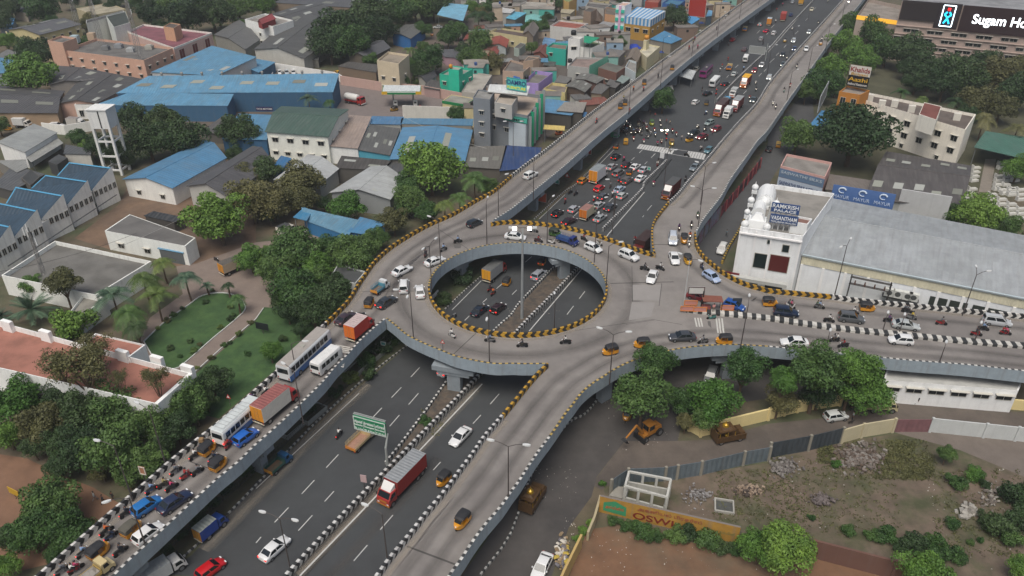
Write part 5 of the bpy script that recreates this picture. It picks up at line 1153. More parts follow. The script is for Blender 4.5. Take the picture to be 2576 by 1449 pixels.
trees([(60,40,90,'tb','bright tree behind the white three storey house'),(1450,280,85,'tm','round tree below the far blue canopy'),(1690,310,100,'tm','round tree beside the terracotta roofed row'),(1630,430,95,'tm','tree above the teal house'),(1320,440,120,'tm','broad tree right of the cream three storey house'),(1250,540,80,'td','dark tree at the corner of the fuel station wall'),
       (1220,610,45,'ny','yellow green shrub behind the fuel station canopy'),(1125,615,40,'tm','small tree behind the fuel station canopy'),(870,450,60,'tm','small tree left of the cream three storey house'),(1800,470,80,'to','thin olive tree right of the teal house'),(1680,110,110,'pd','tall palm beside the far blue canopy'),
       (395,740,75,'pg','palm in front of the long blue roof'),(552,765,55,'pm','smaller palm beside the red tanker lorry'),(1160,370,60,'py','low palm behind the cream three storey house'),(1320,1270,225,'tb','very large bright tree in front of the big blue roof'),(330,1390,170,'to','olive tree in front of the silver gabled roofs'),
       (60,1290,120,'td','dark tree beside the white green roofed factory'),(1650,1340,110,'pm','palm right of the very large bright tree'),(1740,1410,80,'tm','tree beside the yellow chevron wall of the upper left arm'),(1150,1400,110,'tm','tree left of the very large bright one')])
tile(2,0)
trees([(335,25,60,'tm','small tree among the houses at the top centre'),(240,200,55,'tm','small tree left of the red terraced house'),(148,360,48,'tm','small tree beside the teal rendered house'),(1225,130,95,'td','dark tree behind the striped roof house'),(705,255,45,'tm','small round tree below the pink and teal tower'),(810,325,58,'tm','feathery tree beside the blue tarpaulins'),(1140,755,95,'tm','tree growing at the edge of the far highway under the arm')])
tile(3,0)
trees([(640,200,110,'tm'),(810,250,140,'tm'),(560,330,110,'tb'),(660,430,110,'tb'),(480,520,115,'tb'),(900,380,130,'tm'),(730,470,90,'tb')],'bright leafy tree in the grove right of the upper right arm','grove beside the upper right arm')
trees([(400,650,130,'tm'),(290,690,90,'tm'),(520,640,90,'tm')],'tree left of the restaurant billboard','trees by the restaurant billboard')
trees([(1060,400,150,'td'),(1240,540,150,'td'),(1480,600,170,'td'),(1740,560,160,'to'),(1870,700,150,'td'),(1330,640,130,'td'),(1580,780,140,'to'),(1650,470,110,'td'),(1420,470,70,'td'),(1760,820,120,'to'),(1920,520,120,'to'),(1120,620,90,'td'),(1060,520,80,'td'),(1500,880,90,'td')],'dark tree in the scrub wood below the big hospital building','scrub wood below the hospital')
trees([(1220,340,65,'ty','small yellow green tree against the hospital wall'),(1795,365,105,'tm','round tree in front of the hospital sign wing'),(650,1010,275,'ud','huge dark umbrella tree in front of the white hotel block'),(225,1030,140,'tm','tree left of the huge umbrella tree'),(1890,1270,105,'tb','bright tree at the edge of the graveyard'),
       (1420,760,80,'pd','palm behind the hotel roof terrace'),(1640,880,100,'po','palm right of the white hotel block'),(1890,960,100,'po','palm at the right edge above the green canopy'),(1010,690,65,'pm','palm left behind the hotel terrace'),(1170,740,55,'py','small palm behind the hotel parapet')])
tile(0,1)
trees([(1650,210,215,'tb','large bright tree right of the low white house'),(1900,70,180,'to','tall olive tree behind the large bright one'),(1890,500,110,'tb','bright tree beside the parked orange tailed truck'),(470,680,115,'to','upright tree at the edge of the grey flat roof',7),(255,700,82,'tb','small bright tree left of the upright one'),
       (230,880,165,'fg','silvery fan palm above the red terrace'),(0,930,80,'fg','silvery fan palm cut by the left edge'),(550,1020,160,'nb','big rounded bright shrub beside the red terrace'),(1080,650,140,'py','coconut palm with yellowing fronds in the garden'),(1220,530,100,'py','coconut palm furthest back beside the white house'),
       (840,770,140,'pg','coconut palm leftmost in the garden clump'),(960,900,140,'pm','coconut palm lowest in the garden clump'),(1400,640,115,'pg','tall lone palm with a white painted foot on the lawn'),(1170,770,130,'py','coconut palm in the middle of the garden clump'),(1020,1010,110,'pd','dark palm at the tip of the garden clump'),
       (890,905,50,'pb','lime green young palm in the garden clump'),(1560,700,48,'pg','small palm at the top of the lawn, left'),(1715,700,58,'pd','small palm at the top of the lawn, right'),(1790,800,75,'pm','bushy palm at the right tip of the lawn'),
       (700,1190,120,'so','sparse brownish tree over the red terrace, upper',10),(620,1330,190,'so','sparse brownish tree over the red terrace, largest',10),(430,1290,110,'so','sparse brownish tree over the red terrace, left',10),(1170,1400,90,'so','sparse tree at the right end of the red terrace',9.5),(900,1400,60,'so','sparse small tree over the red terrace, middle',9.5),
       (1600,1430,130,'td','dark tree between the red terrace and the lawn')])
for i,(x,y)in enumerate([(1375,880),(1305,925),(1265,968),(1190,1030),(1435,1125),(1465,1200),(1510,1150),(1665,1020),(1735,960),(1765,930),(1890,985),(1800,1070),(1735,1140),(1690,1155),(1595,1250),(1488,1330),(1550,830),(1870,1220),(1600,745),(1740,865),(1290,1180),(1360,1240)]):
    tree(x,y,20+i % 3*5,'n'+'dmoy'[i % 4],'little clipped shrub dotted along the lawn edge','little lawn shrubs')
tile(1,1)
trees([(690,110,130,'tb','bright tree behind the blue carport roof'),(1040,220,110,'to','olive tree right of the blue carport'),(1160,60,120,'tm','tree between the carport and the silver gabled roofs'),(1420,90,95,'py','palm beside the yellow chevron wall'),(1290,150,90,'tm','small tree left of the yellow chevron wall'),(1540,40,90,'pm','palm higher up beside the yellow chevron wall'),
       (330,60,120,'to','sparse olive tree left of the blue carport'),(120,80,150,'to','tall olive tree at the dirt yard')])
trees([(280,440,190,'tm'),(480,560,130,'tb'),(160,600,140,'tm'),(720,480,165,'tm'),(820,420,110,'tm'),(330,740,190,'tm'),(560,830,170,'td'),(430,900,150,'td'),(200,800,110,'td'),(600,700,110,'td'),(450,680,120,'tm'),(900,350,90,'tm'),(560,430,120,'tm'),(240,900,90,'td'),(650,900,70,'td'),(80,500,90,'tb')],'leafy tree in the belt along the western chevron wall','tree belt west of the roundabout')
trees([(110,1200,80,'tb','bright small tree on the lawn beside the coach'),(330,1040,60,'td','dark small tree beside the lawn'),(200,1110,35,'nd','dark shrub on the lawn beside the coach')])
trees([(1330,500,60,'nd'),(1580,480,60,'nd'),(1690,470,50,'nd'),(1560,640,90,'nd'),(1420,820,70,'nd'),(1000,1080,60,'nd'),(940,1180,80,'nd'),(830,1290,80,'nm'),(1060,1120,50,'nm'),(700,1400,70,'ny'),(850,1380,60,'nd')],'low bush in the strip under the flyover edge','bushes under the flyover')
tile(0,2)
trees([(110,150,190,'tb','large bright tree at the left edge below the red terrace'),(330,300,180,'to','brown green tree next to the large bright one'),(60,380,120,'tb','bright tree at the left edge above the red soil')])
trees([(600,230,190,'td'),(880,200,190,'tm'),(1120,330,170,'tm'),(880,480,230,'tm'),(1090,620,150,'tm'),(620,500,190,'td'),(1400,130,170,'tm'),(1330,330,140,'td'),(1480,220,90,'tm'),(450,450,120,'td'),(760,640,90,'to'),(1560,120,80,'td'),(1230,470,100,'td'),(960,700,90,'tm'),(720,90,140,'to'),(450,620,110,'td'),(1180,180,120,'tm'),(250,480,90,'td'),(200,60,130,'td'),(470,100,150,'td'),(760,80,150,'tm'),(1000,90,120,'td'),(560,0,90,'to')],'feathery green tree in the wood beside the lower left arm','wood beside the lower left arm')
trees([(360,900,200,'tm','large leafy tree below the red soil clearing, upper'),(520,1090,180,'tm','large leafy tree against the striped wall'),(230,1130,170,'tm','large leafy tree below the red soil clearing, left'),(40,1380,100,'tb','bright tree in the bottom left corner'),(420,1290,90,'tm','small tree against the bottom of the striped wall'),(60,1150,110,'td','dark tree at the left edge near the bottom')])
trees([(1850,660,70,'nd'),(1700,800,60,'nd'),(1480,1010,80,'nd'),(1250,1240,60,'nd'),(1600,900,60,'nd'),(1350,1130,60,'nd')],'low bush in the strip beside the left highway kerb','bushes by the left highway kerb')
tile(1,2);trees([(1282,278,52,'nm','round bush growing in the rubble filled median'),(400,190,60,'nd','bush between planters under the lower left arm'),(600,60,60,'nd','dark bush under the roundabout corner'),(90,500,50,'nd','dark bush beside the green pickup')])
tile(2,1)
trees([(1090,1280,140,'tm','tree rising beside the south parapet, upper crown',8.5),(1750,1330,150,'tm','leafy tree below the right arm beside the grey jeep',7.5)])
trees([(1260,40 -0,1,'nd')][:0])
tile(2,2)
trees([(990,100,200,'tm','big leafy tree above the yellow excavator',7),(1520,130,190,'tb','big bright tree above the cream wall'),(1300,130,120,'tm','smaller tree between the two big ones'),(1310,290,70,'to','straggly bush above the bent end of the cream wall'),(1460,260,110,'tm','tree with its crown over the cream wall'),
       (1870,1230,150,'tb','very bright round tree left at the bottom edge'),(680,750,32,'nb','weedy shrub beside the ruined hut')])
trees([(760,1040,50,'nm'),(860,1070,55,'nm'),(985,1110,95,'nm'),(1080,1150,60,'nm'),(1230,1140,80,'nm'),(1340,1130,85,'nd'),(1470,1180,95,'nm'),(1590,1230,75,'nd'),(1680,1260,60,'nm')],'leafy bush in the hedge below the yellow painted wall','hedge below the yellow wall')
trees([(540,1110,40,'nb'),(500,1170,40,'nb'),(585,1050,35,'nb')],'creeper mound on the low wall beside the rubbish','creepers on the low wall')
tile(3,1)
trees([(390,1340,200,'tm','dark leafy tree overlapping the right arm parapet',8.5),(660,1330,150,'tb','bright tree overlapping the right arm parapet',8.5),(120,1420,100,'tb','bright tree left of the dark leafy one',7.5),(1580,160,165,'tb','wide bright tree behind the grey hall roof'),(1380,170,95,'tm','small tree at the left of the wide bright one'),(1790,270,110,'tm','tree at the right behind the grey hall roof'),
       (62,695,34,'nd','small conical shrub before the white palace doors'),(327,725,28,'nd','thin conical shrub before the white hall wall')])
tile(3,2)
trees([(110,120,120,'to','straggly olive tree over the cream wall'),(390,60,150,'td','dark leafy tree over the parked white hatchback'),(720,70,180,'tb','bright dense tree over the parked cream truck'),(110,1240,205,'tb','large bright tree beside the red brown wall'),(1180,1420,190,'tb','large bright tree at the bottom right'),(1900,1390,90,'tb','bright tree in the bottom right corner'),
       (1350,530,68,'tm','slender young tree on the vacant lot'),(1570,690,70,'nb','bright round bush on the vacant lot'),(1430,745,75,'nm','dark green bush left of the bright round one'),(510,605,42,'nb','low green bush left of the rubble heap')])
trees([(1880,850,120,'nd'),(1910,1020,110,'nd'),(1740,1080,125,'nd'),(1830,1170,90,'nm'),(1650,1020,70,'nd'),(1640,760,45,'nd')],'dark scrub bush at the right side of the vacant lot','scrub at the right of the lot')
trees([(600,1110,55,'nm'),(780,1140,55,'nm'),(900,1150,85,'nm'),(1100,1200,95,'nd'),(1310,1250,120,'nm'),(1430,1320,70,'nm'),(1400,1060,55,'nm'),(330,1010,30,'nm'),(1600,1180,30,'nm'),(1530,1200,30,'nm'),(1000,1230,60,'nd'),(1220,1170,60,'nm')],'bush in the ragged row along the lower edge of the lot','ragged row on the vacant lot')
# weeds and litter strewn over the lot
def scatter(name,polys,n,zsize,m,label,leaf=True,seed=3):
    r=np.random.default_rng(seed);C_=[]
    for (x0,y0,x1,y1)in polys:
        for _ in range(n):
            p=Q(r.uniform(x0,x1),r.uniform(y0,y1),0);C_.append((p.x,p.y,0))
    c=np.array(C_);rep=7 if leaf else 1;c=np.repeat(c,rep,0)+r.normal(0,zsize*(1.2 if leaf else .1),(len(c)*rep,3))*(1,1,.3);c[:,2]=np.abs(c[:,2])+.03
    me=quads_mesh(name,c,unit(r.normal(size=c.shape)+(0,0,.6)),unit(r.normal(size=c.shape)),r.uniform(.4,1.2,len(c))*zsize,m)
    o=bpy.data.objects.new(name,me);COL.objects.link(o);return tag(o,label,name.replace('_',' '),kind='stuff')
tile(3,2)
scatter('weeds',[(0,520,1000,1150),(400,420,1200,720),(800,550,1250,720),(1250,650,1900,1300),(-400,650,300,1050)],330,.16,LM['o'],'thin green weeds spread over the vacant lot')
scatter('ground_cover',[(850,520,1250,700),(900,430,1100,560),(380,470,500,600),(1000,640,1180,720)],230,.17,LM['o'],'patch of low green ground cover behind the rubble heap',seed=8)
scatter('litter',[(0,560,900,1100),(1200,640,1900,1400),(-900,900,0,1400)],110,.12,mat('aaa8a0',.9),'pale stones and litter strewn over the vacant lot',leaf=False,seed=5)
tile(2,2)
scatter('litter',[(600,1060,900,1420),(380,1000,480,1300),(100,600,500,900),(700,100,1300,500)],45,.11,mat('b5aea6',.9),'bits of rubbish beside the service road',leaf=False,seed=6)
tile(1,2);scatter('median_weeds',[(1240,150,1420,400)],60,.15,LM['o'],'weeds growing in the rubble median near the gantry')
tile(2,1);scatter('litter',[(60,700,360,960),(-60,880,100,1040)],70,.14,mat('8f8a82',.9),'broken stones lying in the median under the ring',leaf=False,seed=9)
# ---------------- buildings ----------------
def W(col,st=.2):
    if min(int(col[i:i+2],16)for i in (0,2,4))>0xc2:col='%02x%02x%02x' % tuple(min(236,int(int(col[i:i+2],16)*1.08))for i in (0,2,4))
    return mat(col,.85,.07,.5,streak=st*.7)
def RF(col):return mat(col,.9,.16,.5,blotch='%02x%02x%02x' % tuple(int(int(col[i:i+2],16)*.82)for i in (0,2,4)),bscale=.25)
def SH(col):return mat(col,.6,.13,.35,corr=.9,streak=.3,blotch='%02x%02x%02x' % tuple(int(int(col[i:i+2],16)*.86+14)for i in (0,2,4)),bscale=.14)
M_pane=mat('23282b',.25,name='window_glass');M_frame=mat('b9b7ae',.7)
def corners(pts,z):
    zs=[(q[2]if len(q)>2 else z)for q in pts]
    v=[Q(q[0],q[1],zz)for q,zz in zip(pts,zs)]
    if len(v)== 3:v.append(v[0]+v[2]-v[1])
    return v
def win(root,a,b,n,rows,ww=1.3,wh=1.2,z0=1.0,dz=3.2,shade=True,fcol=None,pane=None,skip=()):
    """windows on the wall that runs from a to b (as seen from outside, left to right)"""
    a=Vector((a.x,a.y,0));b=Vector((b.x,b.y,0));d=(b -a);L=d.length;d.normalize();nn=Vector((d.y,-d.x,0));ang=math.atan2(d.y,d.x)
    fm=mat(fcol,.7)if fcol else M_frame
    for r in range(rows):
        for k in range(n):
            if (k,r)in skip:continue
            c=a+d*(L*(k+.5)/n)+nn*.02 -root.location;z=z0+r*dz
            m=MB()
            for x0,x1,y0,y1 in ((-ww/2,ww/2,0,.08),(-ww/2,ww/2,wh -.08,wh),(-ww/2,-ww/2+.08,.08,wh -.08),(ww/2 -.08,ww/2,.08,wh -.08),(-.03,.03,.08,wh -.08)):m.box(x0,-.07,y0,x1,.0,y1)
            if shade:m.box(-ww/2 -.2,-.55,wh+.12,ww/2+.2,0,wh+.2)
            f=m.build('window',fm,root);f.location=(c.x,c.y,z);f.rotation_euler=(0,0,ang)
            p=MB();p.face([(-ww/2+.06,-.03,.06),(ww/2 -.06,-.03,.06),(ww/2 -.06,-.03,wh -.06),(-ww/2+.06,-.03,wh -.06)]);p.build('pane',pane or M_pane,f)
FP=[]
def base(v):
    c=sum(v,Vector())/len(v);FP.append((c.x,c.y,max((Vector((p.x,p.y,0))-Vector((c.x,c.y,0))).length for p in v)*.85));return (c.x,c.y,0)
def block(pts,h,wall,roof,label,par=.7,wins=(),name='building',cat='building',parcol=None,z0=0,rail=.2):
    v=corners(pts,h);o=base(v);root=empty(name,o,0,label,cat);hr=h -par
    MB().prism(v,z0,hr).build('wall',W(wall),root,origin=o)
    n=[Vector((p.x,p.y,0))for p in v]
    cen=sum(n,Vector())/len(n);inn=[p+(cen -p).normalized()*rail*1.4 for p in n]
    if par >0.05:
        b=MB()
        for i in range(len(n)):
            j=(i+1)% len(n);A=lambda p,z:(p.x,p.y,z)
            b.face([A(n[i],hr),A(n[j],hr),A(n[j],h),A(n[i],h)]);b.face([A(n[i],h),A(n[j],h),A(inn[j],h),A(inn[i],h)]);b.face([A(inn[j],hr),A(inn[i],hr),A(inn[i],h),A(inn[j],h)])
        b.build('parapet',W(parcol or wall,.5),root,origin=o)
    r=MB();r.face([(p.x,p.y,hr+.01)for p in inn]);r.build('roof',RF(roof),root,origin=o)
    if (v[1]-v[0]).cross(v[2]-v[1]).z >0:faces=[(v[i],v[(i+1)% len(v)])for i in range(len(v))]
    else:faces=[(v[(i+1)% len(v)],v[i])for i in range(len(v))]
    for w in wins:win(root,*faces[w[0]],*w[1:3],**(w[3]if len(w)>3 else {}))
    return root,v
def shed(pts,z,wall,roof,label,wins=(),name='shed',cat='shed',open_=False,over=.35,thick=.12,sky=0,z0=0):
    """one sloping sheet roof, corners may carry their own heights"""
    v=corners(pts,z);o=base(v);root=empty(name,o,0,label,cat);cen=sum(v,Vector())/len(v)
    vv=[p+Vector(((p.x -cen.x),(p.y -cen.y),0)).normalized()*over for p in v]
    b=MB();up=Vector((0,0,thick));b.face([p+up for p in vv]);b.face([p for p in reversed(vv)])
    for i in range(len(v)):j=(i+1)% len(v);b.face([vv[i],vv[j],vv[j]+up,vv[i]+up])
    b.build('roof',SH(roof),root,origin=o)
    w=MB()
    if open_:
        for p in v:w=MB();w.rod((p.x*.96+cen.x*.04,p.y*.96+cen.y*.04,0),(p.x*.96+cen.x*.04,p.y*.96+cen.y*.04,p.z -.02),.1,n=6);w.build('post',mat('6c7072',.6),root,origin=o)
    else:
        for i in range(len(v)):j=(i+1)% len(v);w.face([(v[i].x,v[i].y,z0),(v[j].x,v[j].y,z0),v[j]-Vector((0,0,.02)),v[i]-Vector((0,0,.02))])
        w.build('wall',W(wall),root,origin=o)
    faces=[(v[i],v[(i+1)% len(v)])for i in range(len(v))]
    for q in wins:win(root,*faces[q[0]],*q[1:3],**(q[3]if len(q)>3 else {}))
    skylights(root,v,sky,o)
    return root,v
def skylights(root,v,n,o,up=.16):
    for k in range(n):
        s,t=(k+.5)/n+random.uniform(-.1,.1)/n,random.uniform(.25,.7);b=MB()
        def at(a,c):return v[0].lerp(v[1],a).lerp(v[3].lerp(v[2],a),c)+Vector((0,0,up))
        a=.25/n;q=[at(s -a,t -.09),at(s+a,t -.09),at(s+a,t+.09),at(s -a,t+.09)]
        b.face(q);b.build('skylight',mat(random.choice(['8f9288','9fa29c','75776e']),.5),root,origin=o)
def gable(pts,h,rise,wall,roof,label,ridge='bc',wins=(),name='shed',cat='shed',over=.45,sky=0,z0=0,back=None):
    """ridge 'bc': from the middle of AB to the middle of CD; 'ab': from the middle of BC to the middle of DA"""
    v=corners(pts,h)
    if ridge == 'ab':v=v[1:]+v[:1]
    a,b_,c,d=v;o=base(v);root=empty(name,o,0,label,cat);up=Vector((0,0,rise))
    m0,m1=(a+b_)/2+up,(c+d)/2+up;w=MB()
    for p,q in ((a,b_),(b_,c),(c,d),(d,a)):w.face([(p.x,p.y,z0),(q.x,q.y,z0),q,p])
    w.face([a,b_,m0 -Vector((0,0,.03))]);w.face([c,d,m1 -Vector((0,0,.03))]);w.build('wall',W(wall),root,origin=o)
    e=(m1 -m0).normalized()*over;th=Vector((0,0,.13))
    for p,q in ((a,d),(b_,c)):
        sl=lambda x,m:x+(x -m).normalized()*over
        q4=[sl(p,m0)-e,m0 -e,m1+e,sl(q,m1)+e];r=MB()
        r.face([x+th for x in q4]);r.face([x for x in reversed(q4)])
        for i in range(4):j=(i+1)% 4;r.face([q4[i],q4[j],q4[j]+th,q4[i]+th])
        r.build('roof_slope',SH(roof),root,origin=o)
        skylights(root,[q4[0],q4[3],q4[2],q4[1]],sky,o)
    r=MB();r.rod(m0 -e+th,m1+e+th,.12,n=5);r.build('ridge_cap',mat(roof,.6),root,origin=o)
    if ridge == 'ab':v=[v[3],v[0],v[1],v[2]]
    if (v[1]-v[0]).cross(v[2]-v[1]).z >0:faces=[(v[i],v[(i+1)% 4])for i in range(4)]
    else:faces=[(v[(i+1)% 4],v[i])for i in range(4)]
    for q in wins:win(root,*faces[q[0]],*q[1:3],**(q[3]if len(q)>3 else {}))
    return root,v
FONT_T=None
def font_tamil():
    global FONT_T
    if FONT_T is None:
        FONT_T=False
    return FONT_T
def text(par,s,a,b,z,h,col,emit=0.0,out=.1,al='CENTER',depth=.03,fit=True,lean=0.0,name='lettering',bold=False):
    """upright lettering on the wall from a to b (left to right as read), its foot at height z"""
    cu=bpy.data.curves.new(name,'FONT');cu.body=s;cu.align_x='CENTER';cu.size=h*1.35;cu.extrude=depth;cu.offset=.02*h if bold else 0
    t=bpy.data.objects.new(name,cu);COL.objects.link(t);dg=bpy.context.evaluated_depsgraph_get();dg.update()
    me=bpy.data.meshes.new_from_object(t.evaluated_get(dg));bpy.data.objects.remove(t)
    me.materials.clear();me.materials.append(mat(col,.5,emit=emit));o=bpy.data.objects.new(name,me);COL.objects.link(o)
    d=Vector((b.x -a.x,b.y -a.y,0));L=d.length;d.normalize();nn=Vector((d.y,-d.x,0));c=(a+b)/2+nn*out
    wd=max(v.co.x for v in me.vertices)-min(v.co.x for v in me.vertices);sx=min(1.6,L*.92/wd)if fit else 1
    o.rotation_euler=(math.pi/2,0,math.atan2(d.y,d.x));o.scale=(sx,1,1);o.location=(c.x,c.y,z)
    if par is not None:o.parent=par;o.location=o.location -par.location
    return o
def sign(a,b,z0,z1,col,label,lines=(),name='signboard',legs=0,thick=.15,emit=0,border=None,group=None,par=None,out=0.0):
    """a flat board standing from a to b; lines: (text, foot as a share, height as a share, colour)"""
    a=Vector((a.x,a.y,0));b=Vector((b.x,b.y,0));d=(b -a).normalized();nn=Vector((d.y,-d.x,0));a=a+nn*out;b=b+nn*out;c=(a+b)/2;L=(b -a).length
    if par is None:root=empty(name,(c.x,c.y,0 if legs else z0),0,label,'sign',group)
    else:root=par
    ang=math.atan2(d.y,d.x);bo=MB().box(-L/2,0,0,L/2,thick,z1 -z0).build('board',mat(col,.5,.04,1,emit=emit),root)
    bo.location=(c.x -root.location.x,c.y -root.location.y,z0 -root.location.z);bo.rotation_euler=(0,0,ang)
    if border:
        f=MB();H=z1 -z0
        for x0,x1,y0,y1 in ((-L/2,L/2,-.0,.12),(-L/2,L/2,H -.12,H),(-L/2,-L/2+.12,.12,H -.12),(L/2 -.12,L/2,.12,H -.12)):f.box(x0,-.06,y0,x1,-.005,y1)
        f=f.build('frame',mat(border,.5,emit=emit*2),root);f.location=bo.location;f.rotation_euler=bo.rotation_euler
    for k in range(legs):
        p=a.lerp(b,(k+.5)/legs)-nn*(thick*.5);lg=MB().rod((0,0,0 if legs else z0),(0,0,z0),.08,n=5).build('post',mat('6c6a66',.6),root);lg.location=(p.x -root.location.x,p.y -root.location.y,0)
    for s,f0,fh,c_ in lines:text(root,s,a,b,z0+(z1 -z0)*f0,(z1 -z0)*fh,c_,out=.04,emit=(1.5 if emit else 0),bold=True)
    return root
def wallrun(pts,h,w,col,label,name='boundary_wall',cat='wall',posts=0,cap=None,m=None):
    v=[Q(*p,0)for p in pts];o=v[0].copy();root=empty(name,o,0,label,cat)
    wall_strip(v,w,0,h).build('wall',[m or W(col)]*3,root,origin=o)
    if posts:
        L=sum((v[i+1]-v[i]).length for i in range(len(v)-1));n=int(L/posts);acc=0
        for i in range(len(v)-1):
            s=v[i+1]-v[i];k=max(1,int(s.length/posts))
            for j in range(k+(i == len(v)-2)):
                p=v[i]+s*(j/k);b=MB().box(-.18,-.18,0,.18,.18,h+.18).build('post',W(cap or col),root);b.location=p -o;b.rotation_euler=(0,0,math.atan2(s.y,s.x))
    return root
def tank(x,y,z,r,h,col,label):
    p=Q(x,y,z);b=MB();b.loft([[(rr*math.cos(2*math.pi*k/12),rr*math.sin(2*math.pi*k/12),zz)for k in range(12)]for rr,zz in ((r,0),(r,h*.8),(r*.7,h*.93),(r*.3,h))])
    o=b.build('water_tank',mat(col,.5),None,smooth=True);o.location=(p.x,p.y,z);tag(o,label,'water tank')
# ============ upper left ============
tile(0,0)
pk,pv=block([(478,378),(1085,455),(1310,358)],9,'c6a08c','6b6a67','long pink office block with antenna masts on its grey roof',wins=[(0,7,2,dict(z0=2.6,dz=2.8)),(1,4,2,dict(z0=2.6,dz=2.8))],par=.9)
block([(358,305),(470,322),(575,285)],12,'c6a08c','6b6a67','pink stair tower at the left end of the long office block')
block([(1310,360),(1600,245),(1085,182),(960,235)],9.2,'c9aca2','80525a','pink hall with a dark rose terrace next to the office block',wins=[(0,3,1,dict(ww=3.2,wh=4.2,z0=3.6,shade=False,pane=mat('6a2a2a',.7)))],parcol='cfccc6')
block([(1232,200),(1310,212),(1362,182)],13.5,'c2997c','57504a','peach lift tower standing on the rose terrace',par=.3)
block([(860,205),(980,170),(945,85),(800,120)],12,'c4c8c4','3c4440','white stair house with a dark green roof behind the masts',par=.3)
block([(650,175),(940,98),(930,78),(650,150)],11,'c4c4bf','4c4c4c','long white parapet wing behind the masts',par=.5)
gable([(65,225),(300,262),(605,185)],7,1.6,'c4b88c','55575a','cream hall with a grey gabled roof left of the pink office',wins=[(1,5,1,dict(z0=4)),(0,3,1,dict(z0=3.2))],sky=2)
shed([(1145,545,6),(1640,570,6),(1930,432,7),(1600,348,7)],6,'b9bcbc','5687a6','upper blue sheet roofed hall with roof vents below the pink office',sky=6)
shed([(722,795,5),(1712,800,5),(1757,712,6.2),(985,700,6.2)],5,'375f7f','5687a6','blue lean-to roof along the front of the long blue warehouse')
lb,lv=shed([(885,705,6.2),(2507,697,6.2),(2552,556,9),(1130,575,9)],6,'305776','5687a6','long blue sheet roofed warehouse with roof vents',sky=8)
for k in range(9):
    p=lv[3].lerp(lv[2],(k+.6)/9.4);q=MB().rod((0,0,0),(0,0,.5),.35,n=8).ball((0,0,.8),.5,n=8,rings=5).build('roof_vent',mat('8d8b86',.5),lb);q.location=p -lb.location
sg=lv[0].lerp(lv[1],.2)
gable([(-60,852),(430,850),(480,690),(-60,640)],4.5,1.3,'97826a','48484a','dark ridged factory roof at the left edge with brown walls',ridge='ab',sky=2)
gable([(450,778),(722,778),(1075,600),(640,565)],4.8,1.0,'c4a293','454545','dark sheet roof with white patches left of the blue warehouse',sky=4)
gable([(375,640),(620,612),(905,570),(335,492)],5.2,.8,'8e8a84','49494a','dark broad roof under the front of the pink office',sky=2)
block([(560,790),(718,790),(735,770),(580,768)],4.6,'d2d2ce','5a5a58','small white gatehouse at the corner of the blue warehouse',wins=[(0,2,1,dict(z0=.8,wh=2))],par=.1)
shed([(-10,1072,5.2),(188,1150,4.6),(425,1005,4.6),(255,938,5.4)],5,'d2d4d2','8f9392','white walled building with a pale grey roof at the left edge')
shed([(190,1168),(240,1225),(470,1085),(425,1040)],3.2,'7d7d7a','8d8f8b','low pale lean-to right of the white walled building',open_=True)
block([(362,1215),(430,1242),(508,1188)],3.6,'3d3f41','45484a','black sheet metal box hut, upper of two',par=.05);block([(158,1342),(228,1398),(302,1330)],4,'55534f','3d4042','black sheet metal box hut, lower of two',par=.05)
shed([(490,1160),(680,1168),(688,1130),(500,1095)],4.0,'b9b7b0','4d5052','white shed with a dark roof between the tree clump and the water tower')
shed([(-20,1215),(130,1300),(205,1265),(190,1210),(0,1185)][:4],3.2,'77756f','858784','grey flat shed below the white walled building')
shed([(-40,1400),(90,1440),(330,1320),(100,1250)],3.0,'4e4d4b','505254','dark low roof beside the black huts')
gable([(940,1350),(1300,1415),(1700,1192),(1540,1062)],4.6,1.5,'d2d2cc','4c7c9f','white shed with a blue gabled roof right of the water tower',wins=[(0,2,1,dict(z0=1))])
gable([(1425,1400),(1720,1480),(2060,1230),(1900,1110)],5,1.9,'b0b0aa','4b4b4d','big dark grey gabled roof right of the blue gabled one')
shed([(-60,560),(60,548),(150,462),(-40,430)],4,'a9b2b5','5082a2','blue roof at the left edge above the bright round tree');shed([(-60,440),(60,440),(140,400),(60,375)],3.5,'8b8578','6a6b6a','grey rusty roof at the left edge above the blue one')
gable([(1620,262),(1850,372),(1960,300),(1800,150)],5,1.4,'8f8f88','5b5c5b','weathered grey shed left of the white three storey house')
block([(575,62),(705,112),(950,68)],5,'b5ab8c','a19a86','low cream houses behind the antenna masts',par=.3,wins=[(1,6,1)])
shed([(1150,38),(1350,62),(1480,-10),(1000,-40)],6,'8c8372','4f5052','dark warehouse roof at the top edge behind the pink office trees')
shed([(100,80),(200,100),(230,20),(120,-10)],4,'8c8478','5a5c60','dark roof between the corner trees');shed([(0,215),(90,215),(110,140),(0,130)],3,'7d8a94','3d7fb8','scrap of blue roof behind the left edge trees')
wallrun([(60,300),(180,385),(400,470)],3.5,.3,'c9bf98','cream yard wall of the gabled cream hall');wallrun([(330,1000),(500,1020),(720,985)],3,.3,'d2d2cc','white yard wall behind the water tower trees')
